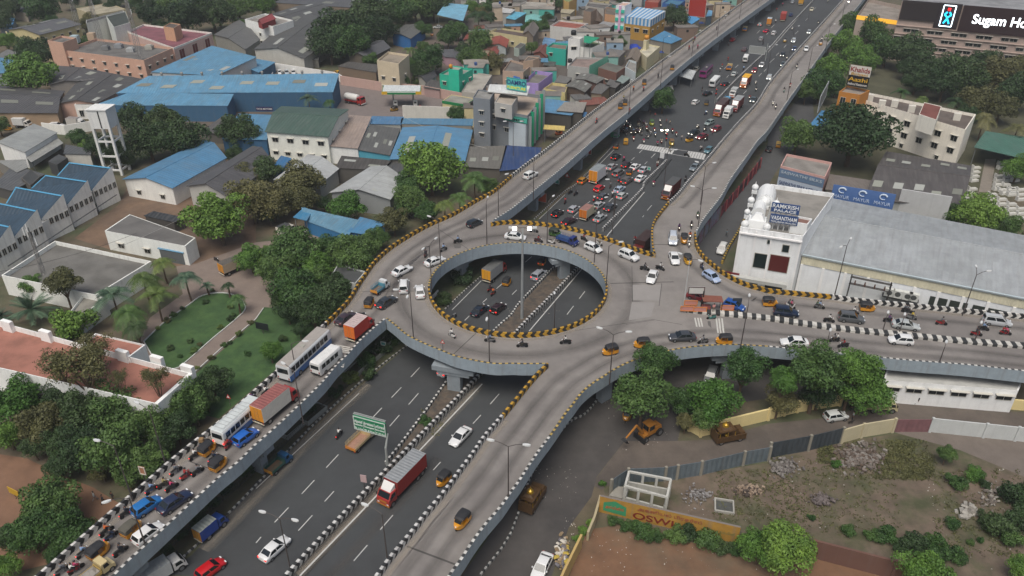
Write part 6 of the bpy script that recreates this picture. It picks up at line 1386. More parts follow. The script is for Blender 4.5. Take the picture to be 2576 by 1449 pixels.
# saw-tooth works
tile(0,1)
ends=[((845,-180),(700,-5)),((665,-77),(512,112)),((480,30),(318,215)),((285,145),(115,350)),((80,265),(-80,480))]
tops=[(522,-221),(345,-125),(120,-35),(-60,75),(-260,190)];lows=[(430,-119),(235,-25),(45,90),(-150,210),(-300,330)]
st_c=Q(300,200,6);works=empty('sawtooth_factory',(st_c.x,st_c.y,0),0,'white walled works with five saw tooth roofs in dark blue','factory')
for (pe,le),t,l in zip(ends,tops,lows):
    A,B,C,D=Q(*l,5.2),Q(*le,5.2),Q(*pe,8.4),Q(*t,8.4);b=MB();up=Vector((0,0,.12))
    b.face([A+up,B+up,C+up,D+up]);b.build('roof_slope',mat('2c4152',.6,.25,.6,corr=1.0),works,origin=works.location)
    e=MB()
    for p,q in ((D,C),(A,D)):n=Vector((0,0,.14));w=(B -C).normalized()*.35 if p is D else (C -D).normalized()*.35;e.face([p+n,q+n,q+n+w,p+n+w])
    e.build('blue_flashing',mat('4a90b5',.6,.15,2),works,origin=works.location)
    w=MB();dn=(B -A).normalized();o2=dn*.06
    F=Vector((C.x,C.y,0));G2=Vector((B.x,B.y,0));w.face([G2+o2,F+o2,C+o2+Vector((0,0,.5)),B+o2+Vector((0,0,.5))])
    w.face([Vector((D.x,D.y,5)),Vector((C.x,C.y,5)),C,D]);w.build('gable_wall',W('d0d0cb',.5),works,origin=works.location)
    win(works,G2+o2,F+o2,5,1,ww=1.0,wh=1.5,z0=3.6,shade=False)
bk=corners([(705,-10),(-80,490),(-300,340),(430,-110)],4.9)
MB().prism(bk,0,4.9).build('wall',W('cfcfc9',.6),works,origin=works.location)
pt=MB();pt.rod(Q(880,20,3.2),Q(60,560,3.2),.12,n=5);pt.build('drain_pipe',mat('4a4d4f',.6),works,origin=works.location)
block([(10,628),(722,778),(1142,522),(415,368)],4.4,'d4d5d1','6f6e6a','big flat grey roof with a white parapet in the lower left compound',par=.9)
block([(790,292),(1398,408),(1475,345),(978,168)],4.6,'d4d6d2','676664','low white house with a flat dark roof beside the dirt yard',par=.12,wins=[(0,3,1,dict(ww=1.6,z0=1.0,skip=((2,0),)))])
shed([(1200,430,2.8),(1375,462,2.8),(1405,412,3.4),(1232,385,3.4)],3,'5a5f60','5b8aa7','faded blue porch roof on the low white house')
shed([(1095,182),(1310,228),(1385,195),(1165,150)],2.6,'4a4744','2e3134','black sheet roof at the back of the low white house')
block([(510,925),(600,940),(800,800),(640,760)],3.6,'d4d6d2','8a8880','small white annex behind the garden palms',par=.5)
block([(-520,1210),(1190,1600),(1452,1370),(-70,962)],7,'d6d8d6','a06e5f','white building with a broad terracotta terrace and stepped white parapet',par=1.0,rail=.45,wins=[(0,8,1)])
for x,y in ((60,1010),(350,1085),(930,1235),(1190,1280),(1420,1350)):
    p=Q(x,y,7);o=MB().box(-1.1,-.35,0,1.1,.35,2.0).build('parapet_pier',W('d6d8d6'),COL.objects[-1].parent if False else None);o.location=(p.x,p.y,6.0);o.rotation_euler=(0,0,R(-22));tag(o,{60:'white parapet pier of the red terrace nearest the left edge',350:'white parapet pier second from the left on the red terrace',930:'white parapet pier in the middle of the red terrace',1190:'white parapet pier second from the right on the red terrace',1420:'white parapet pier at the right corner of the red terrace'}[x],'pier')
block([(625,1145),(975,1245),(1098,1152),(720,1066)],7.2,'d2d4d2','a06e5f','small terracotta roofed annex with white rim beside the lawn',par=.35)
b,v=shed([(330,205,3.4),(690,330,3.4),(760,225,4.4),(365,122,4.4)],4,'2c5e82','3c7cab','placeholder')if False else (None,None)
tile(1,1)
shed([(380,220,3),(690,332,3),(770,215,4.2),(350,122,4.2)],4,'2c6d9c','558099','long blue carport with faded roof in the dirt yard');shed([(700,300,3.3),(842,322,3.3),(968,240,4.3),(790,195,4.3)],4,'21517c','45789d','brighter blue end bay of the carport')
shed([(290,190),(380,215),(420,150),(365,122)],3.8,'8f9696','3f7ba0','grey walled end of the carport',open_=True)
block([(555,650),(750,690),(830,600),(620,540)],4,'b2b6b4','4c4f50','small grey house hidden by trees under the western chevron wall',par=.3,wins=[(0,2,1)])
# ============ upper middle ============
tile(1,0)
shed([(-90,500),(20,548),(142,472),(-10,445)],3.6,'315a7a','5082a2','short blue roof between the warehouse and the white yard wall')
wallrun([(120,525),(590,598),(650,625)],2.6,.3,'cfd0cd','long white yard wall behind the blue warehouse')
wallrun([(640,640),(960,690),(1250,715),(1640,790)],3.2,.3,'b79a90','pale pink boundary wall around the fuel station')
block([(-85,145),(128,200),(280,152)],9.5,'d4d6d4','8f8c86','white three storey house with a red roofed terrace',wins=[(0,3,2),(1,2,2)])
gable([(15,165),(45,178),(145,140),(95,118)],11,1.2,'8f3a3a','8c3b3c','small dark red roof on top of the white three storey house',z0=8.8)
gable([(-10,372),(360,440),(640,250),(330,90)],5.5,2.2,'b7b6ae','4c4d4c','grey gabled warehouse with a stained white end wall',sky=3);gable([(110,110),(320,190),(620,100),(400,20)],5.5,1.5,'84837c','4b4c4c','second grey warehouse further back',sky=3)
shed([(130,20),(900,70),(1010,0),(360,-60)],6,'7c6f60','4e5052','very long dark warehouse roof at the top edge',sky=5)
gable([(1030,255),(1165,290),(1275,208),(1130,188)],4.5,.8,'2a6aa8','5a5b59','blue walled shed with a grey roof in the far yard')
shed([(1370,112),(1562,158),(1600,40,7.5),(1430,25,7.5)],6.5,'4a5a60','6fa6c0','pale blue sheet canopy over the far yard',open_=True)
block([(1240,110),(1300,120),(1340,100)],3,'6a655c','55534e','small dark hut left of the far canopy',par=.1)
gable([(700,415),(850,440),(1010,360),(910,308)],4,1.4,'5d564c','515255','dark gabled workshop left of the cream three storey house')
shed([(622,500),(905,548),(915,490),(700,468)],3.6,'746554','4d4b48','brown walled shed with dark roof beside the parked taxi')
shed([(350,440),(470,455),(480,420),(400,405)],3,'6c6a64','505252','small lean-to at the end of the grey warehouse')
block([(912,455),(1075,480),(1155,412)],10.5,'c4b79e','8f8576','narrow cream three storey house with an open zigzag stair',wins=[(1,1,2),(0,2,2)])
block([(1385,558),(1530,580),(1636,520)],7.5,'22ab8d','8d9088','turquoise house with a dark blue front corner',wins=[(1,2,1,dict(z0=4)),(0,2,1,dict(z0=4))]);block([(1452,520),(1530,530),(1560,505)],10,'22b595','9a9c92','turquoise stair turret with an orange tank',par=.3)
tank(1470,512,10,.6,1.2,'c98a28','orange water tank on the turquoise turret')
block([(1552,690),(1690,705),(1782,565),(1640,545)],4.2,'a5a29a','a19d94','low grey flat roofed block right of the turquoise house',par=.4)
gable([(1215,570),(1290,625),(1360,570),(1320,530)],3,.9,'b7b5b0','3a3b3e','black roofed hut behind the fuel station wall')
shed([(1270,660),(1385,680),(1400,620),(1300,600)],3,'a38a86','4c4a48','dark roofed pink hut beside the turquoise house')
gable([(1430,430),(1560,470),(1600,400),(1380,380)],3,.8,'a98a94','505154','grey roofed pink cottage among the trees')
gable([(1740,430),(1800,440),(1830,380),(1780,370)],3,1,'8a7a68','8a4034','small red tiled roof among the trees');gable([(1780,340),(1885,355),(1905,300),(1790,280)],3.4,1,'a8b0b0','8c4334','red tiled cottage below the cream row');gable([(1570,300),(1650,310),(1680,265),(1600,250)],3.4,.8,'9a9084','7d3d33','red tiled roof left of the cream row')
# fuel station
cn=empty('fuel_canopy',(0,0,0),0,'white topped fuel station canopy with green and yellow fascia','canopy');cv=corners([(950,690),(1243,690),(1246,645),(962,642)],5.6);cn.location=base(cv)
MB().prism(cv,4.6,5.55).build('fascia',mat('1c7a45',.5),cn,origin=cn.location);MB().prism([p+(sum(cv,Vector())/4 -p)*.03 for p in cv],5.551,5.66).build('top',mat('c2c8c8',.6,.1,1,corr=.8),cn,origin=cn.location)
for i,k in ((0,(cv[0],cv[1])),(1,(cv[1],cv[2]))):
    a,c=k;d=(c -a).normalized();n=Vector((d.y,-d.x,0))*.02;s=MB();s.face([(a.x+n.x,a.y+n.y,5.2),(c.x+n.x,c.y+n.y,5.2),(c.x+n.x,c.y+n.y,5.52),(a.x+n.x,a.y+n.y,5.52)]);s.build('white_band',mat('c9cfca',.5),cn,origin=cn.location)
    for q in (a,c):e=MB().box(-.9,-.06,4.58,.9,.0,5.56).build('yellow_end',mat('c9a22c',.5),cn);m=q.lerp(c if q is a else a,.06 if i == 0 else .2);e.location=(m.x+n.x -cn.location.x,m.y+n.y -cn.location.y,0);e.rotation_euler=(0,0,math.atan2(d.y,d.x))
for x in (1040,1190):
    p=Q(x,790,0);MB().box(-.25,-.25,0,.25,.25,4.6).build('column',mat('a9a9a4',.7),cn).location=(p.x -cn.location.x,p.y -cn.location.y,0)
    pm_=empty('fuel_pump',Q(x+15,800,0),0,'white fuel pump at the %s canopy column' % ('left' if x <1100 else 'right'),'fuel pump');MB().box(-.6,-.35,0,.6,.35,1.9).build('cabinet',mat('c9cbc8',.5),pm_);MB().box(-.4,-.37,1.0,.4,-.352,1.6).build('display',mat('20242a',.3),pm_)
block([(1405,760),(1583,790),(1652,742)],4.2,'c9bd8e','8f8f86','cream fuel station office with a green fascia',par=.2,wins=[(0,2,1,dict(z0=.8,ww=1.8,wh=1.8,shade=False)),(1,1,1)])
so=COL.objects[-1];ca=corners([(1405,760),(1583,790),(1652,742)],4.2);sign(ca[0],ca[1],3.4,4.25,'1c7a45','green fascia board of the fuel station office',out=.1);sign(ca[1],ca[2],3.4,4.25,'1f8048','green side fascia of the fuel station office',out=.1)
a,c=Q(0,828,2),Q(128,830,2);sign(a,c,1.6,3.0,'2a2d55','dark blue motor showroom sign at the foot of the blue warehouse',[('TATA MOTORS',.3,.4,'d2d2d0')])
gable([(80,992),(541,1030),(690,828),(200,806)],8,1.6,'d0d2c9','42584f','white two storey factory with a dark green roof',ridge='ab',wins=[(0,4,1,dict(ww=1.8,wh=1.3,z0=5.2)),(0,5,1,dict(ww=1.4,wh=1.0,z0=1.6)),(1,3,1,dict(z0=4.5))])
shed([(548,1100),(768,1120),(868,885),(705,872)],5,'d2d4d2','97887e','rust stained lattice roof beside the green roofed factory');shed([(770,1128),(1010,1172),(1085,975),(862,945)],4.6,'4f9fb5','555654','dark roof with white strips over a turquoise wall',sky=5)
shed([(858,935),(1090,940),(1110,885),(880,880)],4,'a5a6a0','4b7498','small blue roof behind the dark striped one');shed([(1098,935),(1628,950),(1632,900),(1108,895)],4,'8c8a82','507b98','long patched blue roof left of the furniture store')
wallrun([(1110,900),(1640,920)],4.4,.3,'c9c7c0','white parapet wall behind the patched blue roof')
gable([(1020,1200),(1565,1225),(1625,985),(1115,968)],4.6,.9,'6f6d68','5181a3','big blue gabled roof left of the furniture store',sky=1)
shed([(1572,1258),(1842,1275),(1890,1105),(1602,1112)],4,'5c5852','66645f','grey roof with rusty sheets below the furniture store',sky=3);shed([(1842,1290),(2100,1262),(2150,1120),(1888,1102)],4,'55534f','283e69','navy blue roof beside the upper left arm')
gable([(150,1352),(480,1385),(615,1275),(392,1172)],4.2,1.1,'a9aaa5','a9adad','pale silver gabled roof below the white factory');shed([(608,1268),(935,1285),(1015,1215),(652,1180)],4.2,'53514d','46433f','dark brown roof right of the pale silver one',sky=2)
gable([(570,1450),(1010,1500),(1110,1345),(868,1262)],4.4,1.6,'8b8f90','a3a7a7','silver gabled shed with a dark ridge above the carport',sky=2);shed([(945,1290),(1105,1302),(1110,1240),(1010,1228)],3.6,'45464a','4a4b4c','small black shed behind the very large tree')
shed([(-130,1270),(-10,1290),(60,1200),(-60,1180)],4,'3a3f44','3a3b3d','black roof at the foot of the white factory');shed([(130,1262),(190,1285),(262,1200),(190,1180)],3.6,'2c6aa0','326692','scrap of bright blue roof beside the silver gable')
shed([(-252,1048),(78,1055),(145,872),(-130,862)],4.6,'325c7f','5080a1','blue roof half behind the tree left of the white factory')
shed([(-420,1000),(-260,1010),(-100,900),(-250,880)],3,'5a5854','52504d','dark low roofs between the tree clump and the blue roof')
# furniture store
dm,dv=block([(1640,800),(2050,872),(2172,722)],11,'777d83','a8998a','grey furniture store with white sunshades and green side fins',par=1.0,wins=[(0,4,3,dict(ww=1.5,wh=1.3,z0=2,dz=3.2,skip=((2,0),(3,0),(3,1),(3,2),(2,2),(1,0))))])
block([(1637,735),(1765,752),(1800,690)],15,'767c82','8f8f8c','grey stair tower at the left of the furniture store',par=.4,wins=[(0,1,3,dict(z0=4))])
block([(1800,772),(1932,795),(1975,728)],14,'a9a9a6','a39a8e','light grey roof room of the furniture store',par=.3,z0=10,wins=[(0,1,1,dict(z0=11.5))]);shed([(1755,693),(2040,720),(2060,652),(1770,640)],15.2,'a5a5a0','cdd0ce','white awning sheet on the roof of the furniture store',open_=False,z0=14.9)
tile(2,0)
a,c=Q(-58,905,10),Q(113,930,10)
f0=corners([(1640 -1932,800),(118,872)]+[(240,722)],11);fd=(f0[1]-f0[0])
sign(f0[0]+fd*.58,f0[1],8.6,10.2,'4fae9b','turquoise name board across the front of the furniture store',[('DAMRO',.22,.42,'1a2224')],out=.12,border='1f6f5f')
sign(f0[0]+fd*.66,f0[0]+fd*.97,1.5,8.4,'b9c4cc','tall pale poster panel under the turquoise name board',out=.1)
rs=f0[0]+fd*.62+Vector((0,6,0));sign(rs,rs+fd*.36,15.6,19.0,'4fb5b0','rooftop board of the furniture store in turquoise, blue and yellow',[('DAMRO',.45,.4,'202e6a'),('FURNITURE',.1,.24,'e0d838')],legs=0,border='2f8f8a')
MB()
s0,s1=f0[1],f0[2]
for k in range(7):
    p=s0.lerp(s1,(k+.4)/7.2);b=MB().box(-.15,-.9,1,.15,.0,10.4+.5*k).build('green_fin',mat(['8f9698','1f9a72'][k % 2],.6),dm);b.location=(p.x -dm.location.x,p.y -dm.location.y,0);b.rotation_euler=(0,0,math.atan2((s1 -s0).y,(s1 -s0).x))
shed([(235,845),(445,870),(540,790),(260,745)],4.5,'4a4844','5585a8','torn blue and grey shop roof right of the furniture store');shed([(340,835),(530,850),(560,775),(400,775)],5,'4d4a46','8c8880','crumpled grey shop roof beside the torn blue one')
shed([(330,860),(545,880),(560,850),(345,830)],3.6,'3a3f48','3f6f9c','row of blue shop awnings facing the lane',open_=True)
shed([(245,975),(388,985),(392,955),(250,945)],4,'8a8f8c','c9b36a','small fuel canopy with a yellow and green fascia by the striped wall',open_=True)
# ============ packed quarter ============
view(1900,0,640)
block([(145,75),(600,100),(730,48)],5.5,'b2b0aa','9a968e','long stained white block near the top centre');shed([(-10,275),(130,298),(296,198),(110,178)],5,'6a675f','5aa3bd','pale blue sheet roof below the long stained block');shed([(-60,190),(60,200),(125,150),(-60,120)],6,'9c9c98','b9bab8','white sheet roof at the left of the pale blue one')
block([(-260,470),(305,562),(368,490),(-120,415)],5,'c0b68e','5e524c','long cream row with a brown flat roof',wins=[(0,4,1)]);gable([(250,505),(400,545),(482,420),(335,335)],6,1.6,'7a6f62','67615b','thatched grey double gable behind the cream row')
block([(110,720),(190,738),(287,660)],3.2,'9aa8a0','5e5d5a','little pale green hut below the cream row',par=.1);gable([(410,800),(600,862),(660,760),(520,680)],3.2,1.4,'7c4a3c','6d4037','old terracotta tiled roof left of the teal house')
block([(655,388),(1070,432),(1232,352),(800,300)],5.5,'c2c2be','935648','dirty white house with a red roof terrace',wins=[(1,4,1)]);block([(1160,165),(1275,182),(1360,130)],9,'8a7868','57534f','tall brown brick wall house near the top centre',par=.1)
shed([(1275,300,5),(1420,330,3),(1450,260,3),(1360,150,7)],5,'7c6a5c','6c5f54','brown leaning side roof of the tall brick house');shed([(1368,388),(1560,415),(1640,352),(1455,325)],4,'55585c','8c9092','pale grey sheet roof left of the striped roof house')
block([(1480,210),(1655,235),(1690,130),(1500,110)],7,'b98f6c','6a6259','orange plastered house behind the pink and teal tower',par=.2);block([(1190,90),(1470,130),(1590,60),(1230,25)],6.5,'a3a19b','5e5c5a','grey stained house above the tall brick one')
tw,tv=block([(1650,78),(1788,88),(1890,38)],13.5,'c9cdd0','c4a596','slim white tower house with teal balconies and a pink stripe',par=.4)
d=tv[1]-tv[0]
for r in range(4):
    for s0_,s1_ in ((.02,.36),(.64,.98)):
        b=MB();p,q=tv[0]+d*s0_,tv[0]+d*s1_;L=(q -p).length;b.box(0,-.5,0,L,.0,1.3);o=b.build('balcony',mat('35b59c',.7),tw);o.location=(p.x -tw.location.x,p.y -tw.location.y,.6+r*3.3);o.rotation_euler=(0,0,math.atan2(d.y,d.x))
p=tv[0]+d*.38;o=MB().box(0,-.6,0,d.length*.24,0,13.4).build('pink_stripe',mat('cfa5c4',.7),tw);o.location=(p.x -tw.location.x,p.y -tw.location.y,0);o.rotation_euler=(0,0,math.atan2(d.y,d.x))
yh,yv=block([(1785,250),(2175,302),(2400,168),(1972,108)],9,'a9843c','8fa8b8','ochre house whose top floor and roof are striped blue and white',par=.05,wins=[(0,3,1,dict(ww=2.2,wh=1.6,z0=3.2)),(1,3,1,dict(z0=3.2))])
sb=MB();n=14
for e0,e1 in ((yv[0],yv[1]),(yv[1],yv[2])):
    dd=e1 -e0;nn=Vector((dd.y,-dd.x,0)).normalized()*.05;m=n if e0 is yv[0]else 12
    for k in range(m):a_,c_=e0+dd*(k/m)+nn,e0+dd*((k+1)/m)+nn;sb.face([(a_.x,a_.y,6.2),(c_.x,c_.y,6.2),(c_.x,c_.y,9.05),(a_.x,a_.y,9.05)],k % 2)
for k in range(n):t0,t1=k/n,(k+1)/n;a_,c_,e_,f_=yv[0].lerp(yv[1],t0),yv[0].lerp(yv[1],t1),yv[3].lerp(yv[2],t1),yv[3].lerp(yv[2],t0);sb.face([(q.x,q.y,9.12)for q in (a_,c_,e_,f_)],k % 2)
sb.build('striped_sheeting',[mat('4f8fc0',.6),mat('c4cdd2',.6)],yh,origin=yh.location)
shed([(2170,592),(2480,660),(2640,590),(2380,470)],4.2,'8a8478','4581a8','bright blue sheet roof beside the upper left arm',sky=0);block([(2010,770),(2120,868),(2312,702),(2100,655)],5,'cfc8a8','bdb8a4','cream building with an orange tank beside the arm',par=.5);block([(2065,610),(2110,622),(2155,590)],8,'d2c9a5','b9b29a','cream stair head carrying the orange tank',par=.1)
tank(2112,590,8,.9,1.5,'c98a2c','big orange water tank on the cream stair head');tank(1010,525,11,1.0,1.8,'1d2023','black water tank on the tall white house');tank(955,940,6,.8,1.4,'1d2023','black water tank on the grey and mint block');tank(300,1190,6,.7,1.3,'1d2023','black water tank beside the lavender parapet');tank(930,290,6,.8,1.3,'16181a','black water tank on the red terrace house')
block([(1790,1010),(1950,1100),(1955,930),(1850,900)],6,'bfc8ca','8d8b86','white shop with a dark window by the striped wall',wins=[(0,2,1)]);block([(1382,1020),(1660,1098),(1790,1012),(1520,940)],5.5,'75544a','66665f','brown brick house with a grey sheet roof',par=.05,wins=[(0,1,1)])
block([(922,990),(1245,1025),(1525,872),(1050,860)],6.2,'a3a4a1','8a7a74','grey and mint plastered block with a reddish flat roof',wins=[(0,1,1,dict(z0=2.5))]);wl=corners([(1245,1025),(1525,872)]+[(1050,860)],6.2);sign(wl[0],wl[1],.3,7.0,'6cb59b','mint green side wall of the grey block',out=.1,thick=.05,name='wall_panel')
block([(600,708),(895,748),(925,660),(700,640)],6.2,'2aa493','7d7064','teal rendered house with a brown roof',wins=[(0,2,1,dict(z0=3,skip=((1,0),)))]);shed([(560,985),(720,1000),(740,940),(590,925)],3,'3a3f3c','4a4e49','dark porch roof in front of the teal house',open_=True)
block([(930,590),(1108,588),(1165,558),(1000,545)],11,'cdcdca','9a9a95','tall white stair block of the plant covered house',wins=[(0,1,1,dict(z0=7,ww=2))]);block([(1100,705),(1285,722),(1475,642),(1290,600)],8,'c9c9c5','5a6a4a','white house with plants on its roof terrace',wins=[(1,2,1),(0,2,1)]);shed([(1170,640),(1260,655),(1395,575),(1175,545)],10,'4a6a52','17936c','green shade roof over the planted terrace',open_=True)
block([(245,1245),(480,1260),(695,1098),(435,1062)],6.2,'a08cc4','75726c','lavender walled roof terrace house',par=1.2);block([(558,1335),(882,1400),(925,1275),(690,1245)],4.4,'cdbf86','7d746a','pale yellow parapet house below the lavender one',par=.9);block([(250,925),(400,905),(490,870),(330,850)],7.5,'b59c86','6a625a','peach water stained block left of the teal house',par=.2)
block([(-60,1068),(250,1085),(372,985),(60,900)],5.4,'b39c8a','6f6b66','large peach flat roofed house left of the lavender one',wins=[(0,2,1)]);gable([(900,1300),(1175,1385),(1275,1285),(1035,1210)],4.4,.5,'5e5047','65645f','brown shed with asbestos roof nearest the striped wall',sky=2);gable([(1040,1190),(1350,1255),(1462,1182),(1130,1115)],4.6,.5,'6a5048','686762','second brown shed behind the nearest one',sky=2)
shed([(1280,1400),(1430,1420),(1560,1300),(1380,1255)],4,'8a7f6c','5f5d59','dark roof at the foot of the brown sheds');shed([(1500,1290),(1640,1330),(1720,1250),(1560,1200)],4,'4a4644','5c5a57','dark shop roofs below the brick house');shed([(730,1240),(900,1260),(980,1180),(800,1140)],4,'8c8274','6c6a66','grey sheet roof between lavender and brown sheds');shed([(1640,1240),(1760,1260),(1860,1180),(1740,1140)],4,'3c3f42','7d8c88','grey green awning under the brick house')
gable([(1810,900),(1960,930),(2030,800),(1900,735)],4.5,1.2,'8c8070','776c60','brown rounded thatch roof beside the cream building');shed([(1480,800),(1690,870),(1790,770),(1560,740)],4.5,'8c8a84','6e6c68','grey flat roofs with dishes behind the brick house');block([(540,640),(720,665),(740,590),(570,560)],5,'6f98bc','6a90b2','pale blue walled terrace above the teal house',par=.5)
gable([(290,330),(500,350),(530,250),(300,240)],4,.8,'7ab0aa','75b5b0','sea green rounded sheet roof below the long stained block');shed([(550,300),(720,320),(760,250),(570,250)],4,'6c6a64','4d4e4d','black roof left of the red terrace house');block([(870,15),(940,30),(1060,-30),(850,-60)],8,'b9985c','7d8a58','orange and green house at the top centre');shed([(820,190),(960,210),(1030,150),(830,140)],5,'a9a088','a59c82','beige sheet roof below the orange and green house')
block([(2090,25),(2290,40),(2340,-20)],7,'9a4438','8c5a4c','red fronted house at the top edge');block([(2350,45),(2600,75),(2700,0)],7,'2c5a98','3f6f8c','blue painted house at the top edge',wins=[(0,2,1)]);block([(1880,-20),(2040,0),(2080,-60)],6,'a5a6a5','8b8b88','grey house left of the red fronted one')
block([(610,60),(700,70),(730,10),(620,-20)],6,'b5a79a','9c968c','beige patched house behind the long stained block');shed([(-260,640),(0,700),(20,640),(-200,600)],3,'7d7a70','6c6b66','grey roof at the left below the cream row');shed([(40,1290),(150,1300),(200,1180),(110,1150)],4,'3a5a80','2f5f9c','blue tarpaulin roof at the foot of the peach house')
# blue tarpaulin heaps
def heap(name,x,y,r,col,label,kind='tarpaulin',h=.5,seed=1):
    rr=r*scale_at(x,y,0);p=Q(x,y,0);b=MB();rd=random.Random(seed);n=14;secs=[]
    for k in range(5):
        t=k/4;secs.append([(rr*(1 -t*.85)*rd.uniform(.8,1.1)*math.cos(2*math.pi*i/n),rr*(1 -t*.85)*rd.uniform(.7,1.0)*math.sin(2*math.pi*i/n),rr*h*math.sin(t*1.5)*rd.uniform(.85,1.15))for i in range(n)])
    o=b.loft(secs).build(name,mat(col,.8,.3,1.5));o.location=(p.x,p.y,0);return tag(o,label,kind)
heap('tarpaulin',1915,720,110,'2440a0','crumpled bright blue tarpaulin beside the round tree',seed=2);heap('tarpaulin',1750,850,50,'c4b83c','yellow cloth bundled on the roofs beside the thatch',seed=3);heap('tarpaulin',2350,790,55,'1f3c80','dark blue tarpaulin below the bright blue sheet roof',seed=4)
# hoardings
view(2400,0,768)
a,c=Q(590,330,0),Q(855,350,0);sign(a,c,13,19,'c0287c','pink hoarding with a white figure at the top edge',legs=2);sign(Q(585,330,0),Q(800,350,0),4.5,12.3,'9c2c20','dark red hoarding with a white frame',[],legs=2,border='c9c9c5')
shed([(560,250),(650,305),(745,240),(640,180)],4.5,'9c9686','3f90c4','blue roofed kiosk right of the dark tree');shed([(830,210),(900,200),(910,140),(860,130)],4,'4a5a6a','5f95b8','small blue awning right of the hoardings')
for k,(x,y)in enumerate([(620,400),(770,290),(860,240),(940,170),(1010,60),(1100,20)]):heap('market_stall_cover',x,y,55 -4*k,['1f3f88','27478c','3a3f4c','2c3a5c','4a4a4c','5c4a44'][k],'dark market cover number %s from the bottom along the striped wall' % ['one','two','three','four','five','six'][k],'stall cover',.3,k)
a,c=Q(1365,880,0),Q(1565,895,0)
# bus shelter and kiosks under the arm
shed([(500,955,3),(650,1000,3),(700,900,3.2),(600,870,3.2)],3,'55606a','b9bfc0','pale roofed bus shelter under the upper left arm',open_=True);shed([(290,1140),(420,1150),(400,1080),(300,1080)],3,'8c8a86','8f8f8c','grey roofed kiosk under the upper left arm')
# ============ right side ============
tile(3,0)
hv=[Q(1012,8,22),Q(2300,112,22)];bk_=Vector((30,45,0));hv += [hv[1]+bk_,hv[0]+bk_];o=base(hv)
hp=empty('hospital_building',o,0,'big pinkish grey hospital block with illuminated roof signs','building');MB().prism(hv,0,22).build('wall',W('a8978e',.3),hp,origin=o);r=MB();r.face([(p.x,p.y,22.02)for p in hv]);r.build('roof',RF('8d8f92'),hp,origin=o)
win(hp,hv[0],hv[1],20,4,ww=2.5,wh=1.25,z0=2,dz=3.0,skip=[(k,r)for k in range(22)for r in range(4)if (k*7+r*5)% 3 == 0])
dd=(hv[1]-hv[0]);L=dd.length
for r in range(4):b=MB().box(0,-.5,0,L,0,.25).build('ledge',W('b09e94'),hp);b.location=(hv[0].x -o[0],hv[0].y -o[1],4.2+r*3);b.rotation_euler=(0,0,math.atan2(dd.y,dd.x))
def hs(s0,s1,z0,z1,col,label,lines,**k):return sign(hv[0]+dd*s0,hv[0]+dd*s1,z0,z1,col,label,lines,out=.55,thick=.4,**k)
fx=lambda x:(x -1012)/(2300 -1012)
hs(fx(1020),fx(1308),15.6,22.5,'2a2224','black blank roof panel of the hospital',[])
ls=hs(fx(1306),fx(1492),13.6,22.6,'241a1e','illuminated logo panel with a blue figure and red dot in a white frame',[],)
hs(fx(1502),fx(2300),13.2,22.4,'2e1c20','dark roof panel with large glowing white lettering',[])
lt=COL.objects[-1].parent;q0,q1=hv[0]+dd*fx(1570),hv[0]+dd*fx(2240);text(lt,'Sugam Hospital',q0,q1,16.4,3.4,'f2fbff',emit=2.2,out=.62,bold=True)
# figure of the logo: neon frame, dot and legs
c0=hv[0]+dd*((fx(1306)+fx(1492))/2);ang=math.atan2(dd.y,dd.x);nn=Vector((dd.y,-dd.x,0)).normalized()
def neon(name,parts_,col,e):
    b=MB()
    for a_,c_,w in parts_:b.rod((a_[0],-.0,a_[1]),(c_[0],-.0,c_[1]),w,n=6)
    o=b.build(name,mat(col,.4,emit=e),ls);o.location=c0+nn*.8 -ls.location;o.location.z=18.1 -ls.location.z;o.rotation_euler=(0,0,ang)
neon('neon_frame',[((-2.0,-3.6),(2.0,-3.6),.16),((2.0,-3.6),(2.0,3.8),.16),((2.0,3.8),(-2.0,3.8),.16),((-2.0,3.8),(-2.0,-3.6),.16)],'dff6ff',2.5)
neon('neon_figure',[((-.9,-2.6),(.1,-.6),.3),((1.0,-2.6),(-.1,-.6),.3),((.1,-.6),(-1.1,.5),.3),((-.1,-.6),(1.1,.5),.3),((-1.1,.5),(-.4,1.5),.3),((1.1,.5),(.4,1.5),.3)],'22a8d8',2.0)
neon('neon_dot',[((0,2.0),(0,2.9),.5)],'e01818',2.0)
wg,wv=block([(672,118),(985,160),(1015,45),(760,-10)],13,'a89a90','8f8880','lower wing of the hospital with a terrace and lit yellow strip',par=1.4)
sign(wv[0],wv[1],11.6,13.2,'c9922c','glowing yellow strip sign along the hospital wing',[],emit=.9,out=.1)
kh,kv=block([(695,742),(1492,978),(1570,862),(765,700)],10.5,'d8d4c8','665d57','white three storey hotel block with a brown flat roof',par=.8,wins=[(0,7,2,dict(ww=1.8,wh=1.6,z0=3.2,dz=3.4)),(0,3,1,dict(z0=.4,ww=1))])
block([(538,690),(697,716),(768,682),(600,645)],13.2,'b5782f','8d8378','orange fronted tower at the left end of the hotel',par=.5,wins=[(0,2,3,dict(ww=1.5,wh=2,z0=3,dz=3.4,shade=False))])
block([(1140,862),(1270,905),(1310,802),(1180,772)],14,'d0cec4','74463f','white stair house with a red brown top on the hotel roof',par=.1,z0=9.8)
for i,(x,y)in enumerate([(765,760),(855,805),(950,805),(1078,845),(1420,905)]):q=Q(x,y,9.7);o=MB().box(-.9,-.7,0,.9,.7,1.9,top=0).build('rooftop_tank_house',W('cfccc2'));o.location=q;o.rotation_euler=(0,0,R(-25));tag(o,'white tank box on the hotel roof, %s from the left' % ['first','second','third','fourth','fifth'][i],'tank box')
a=Q(587,665,13.2);c=Q(742,690,13.2)
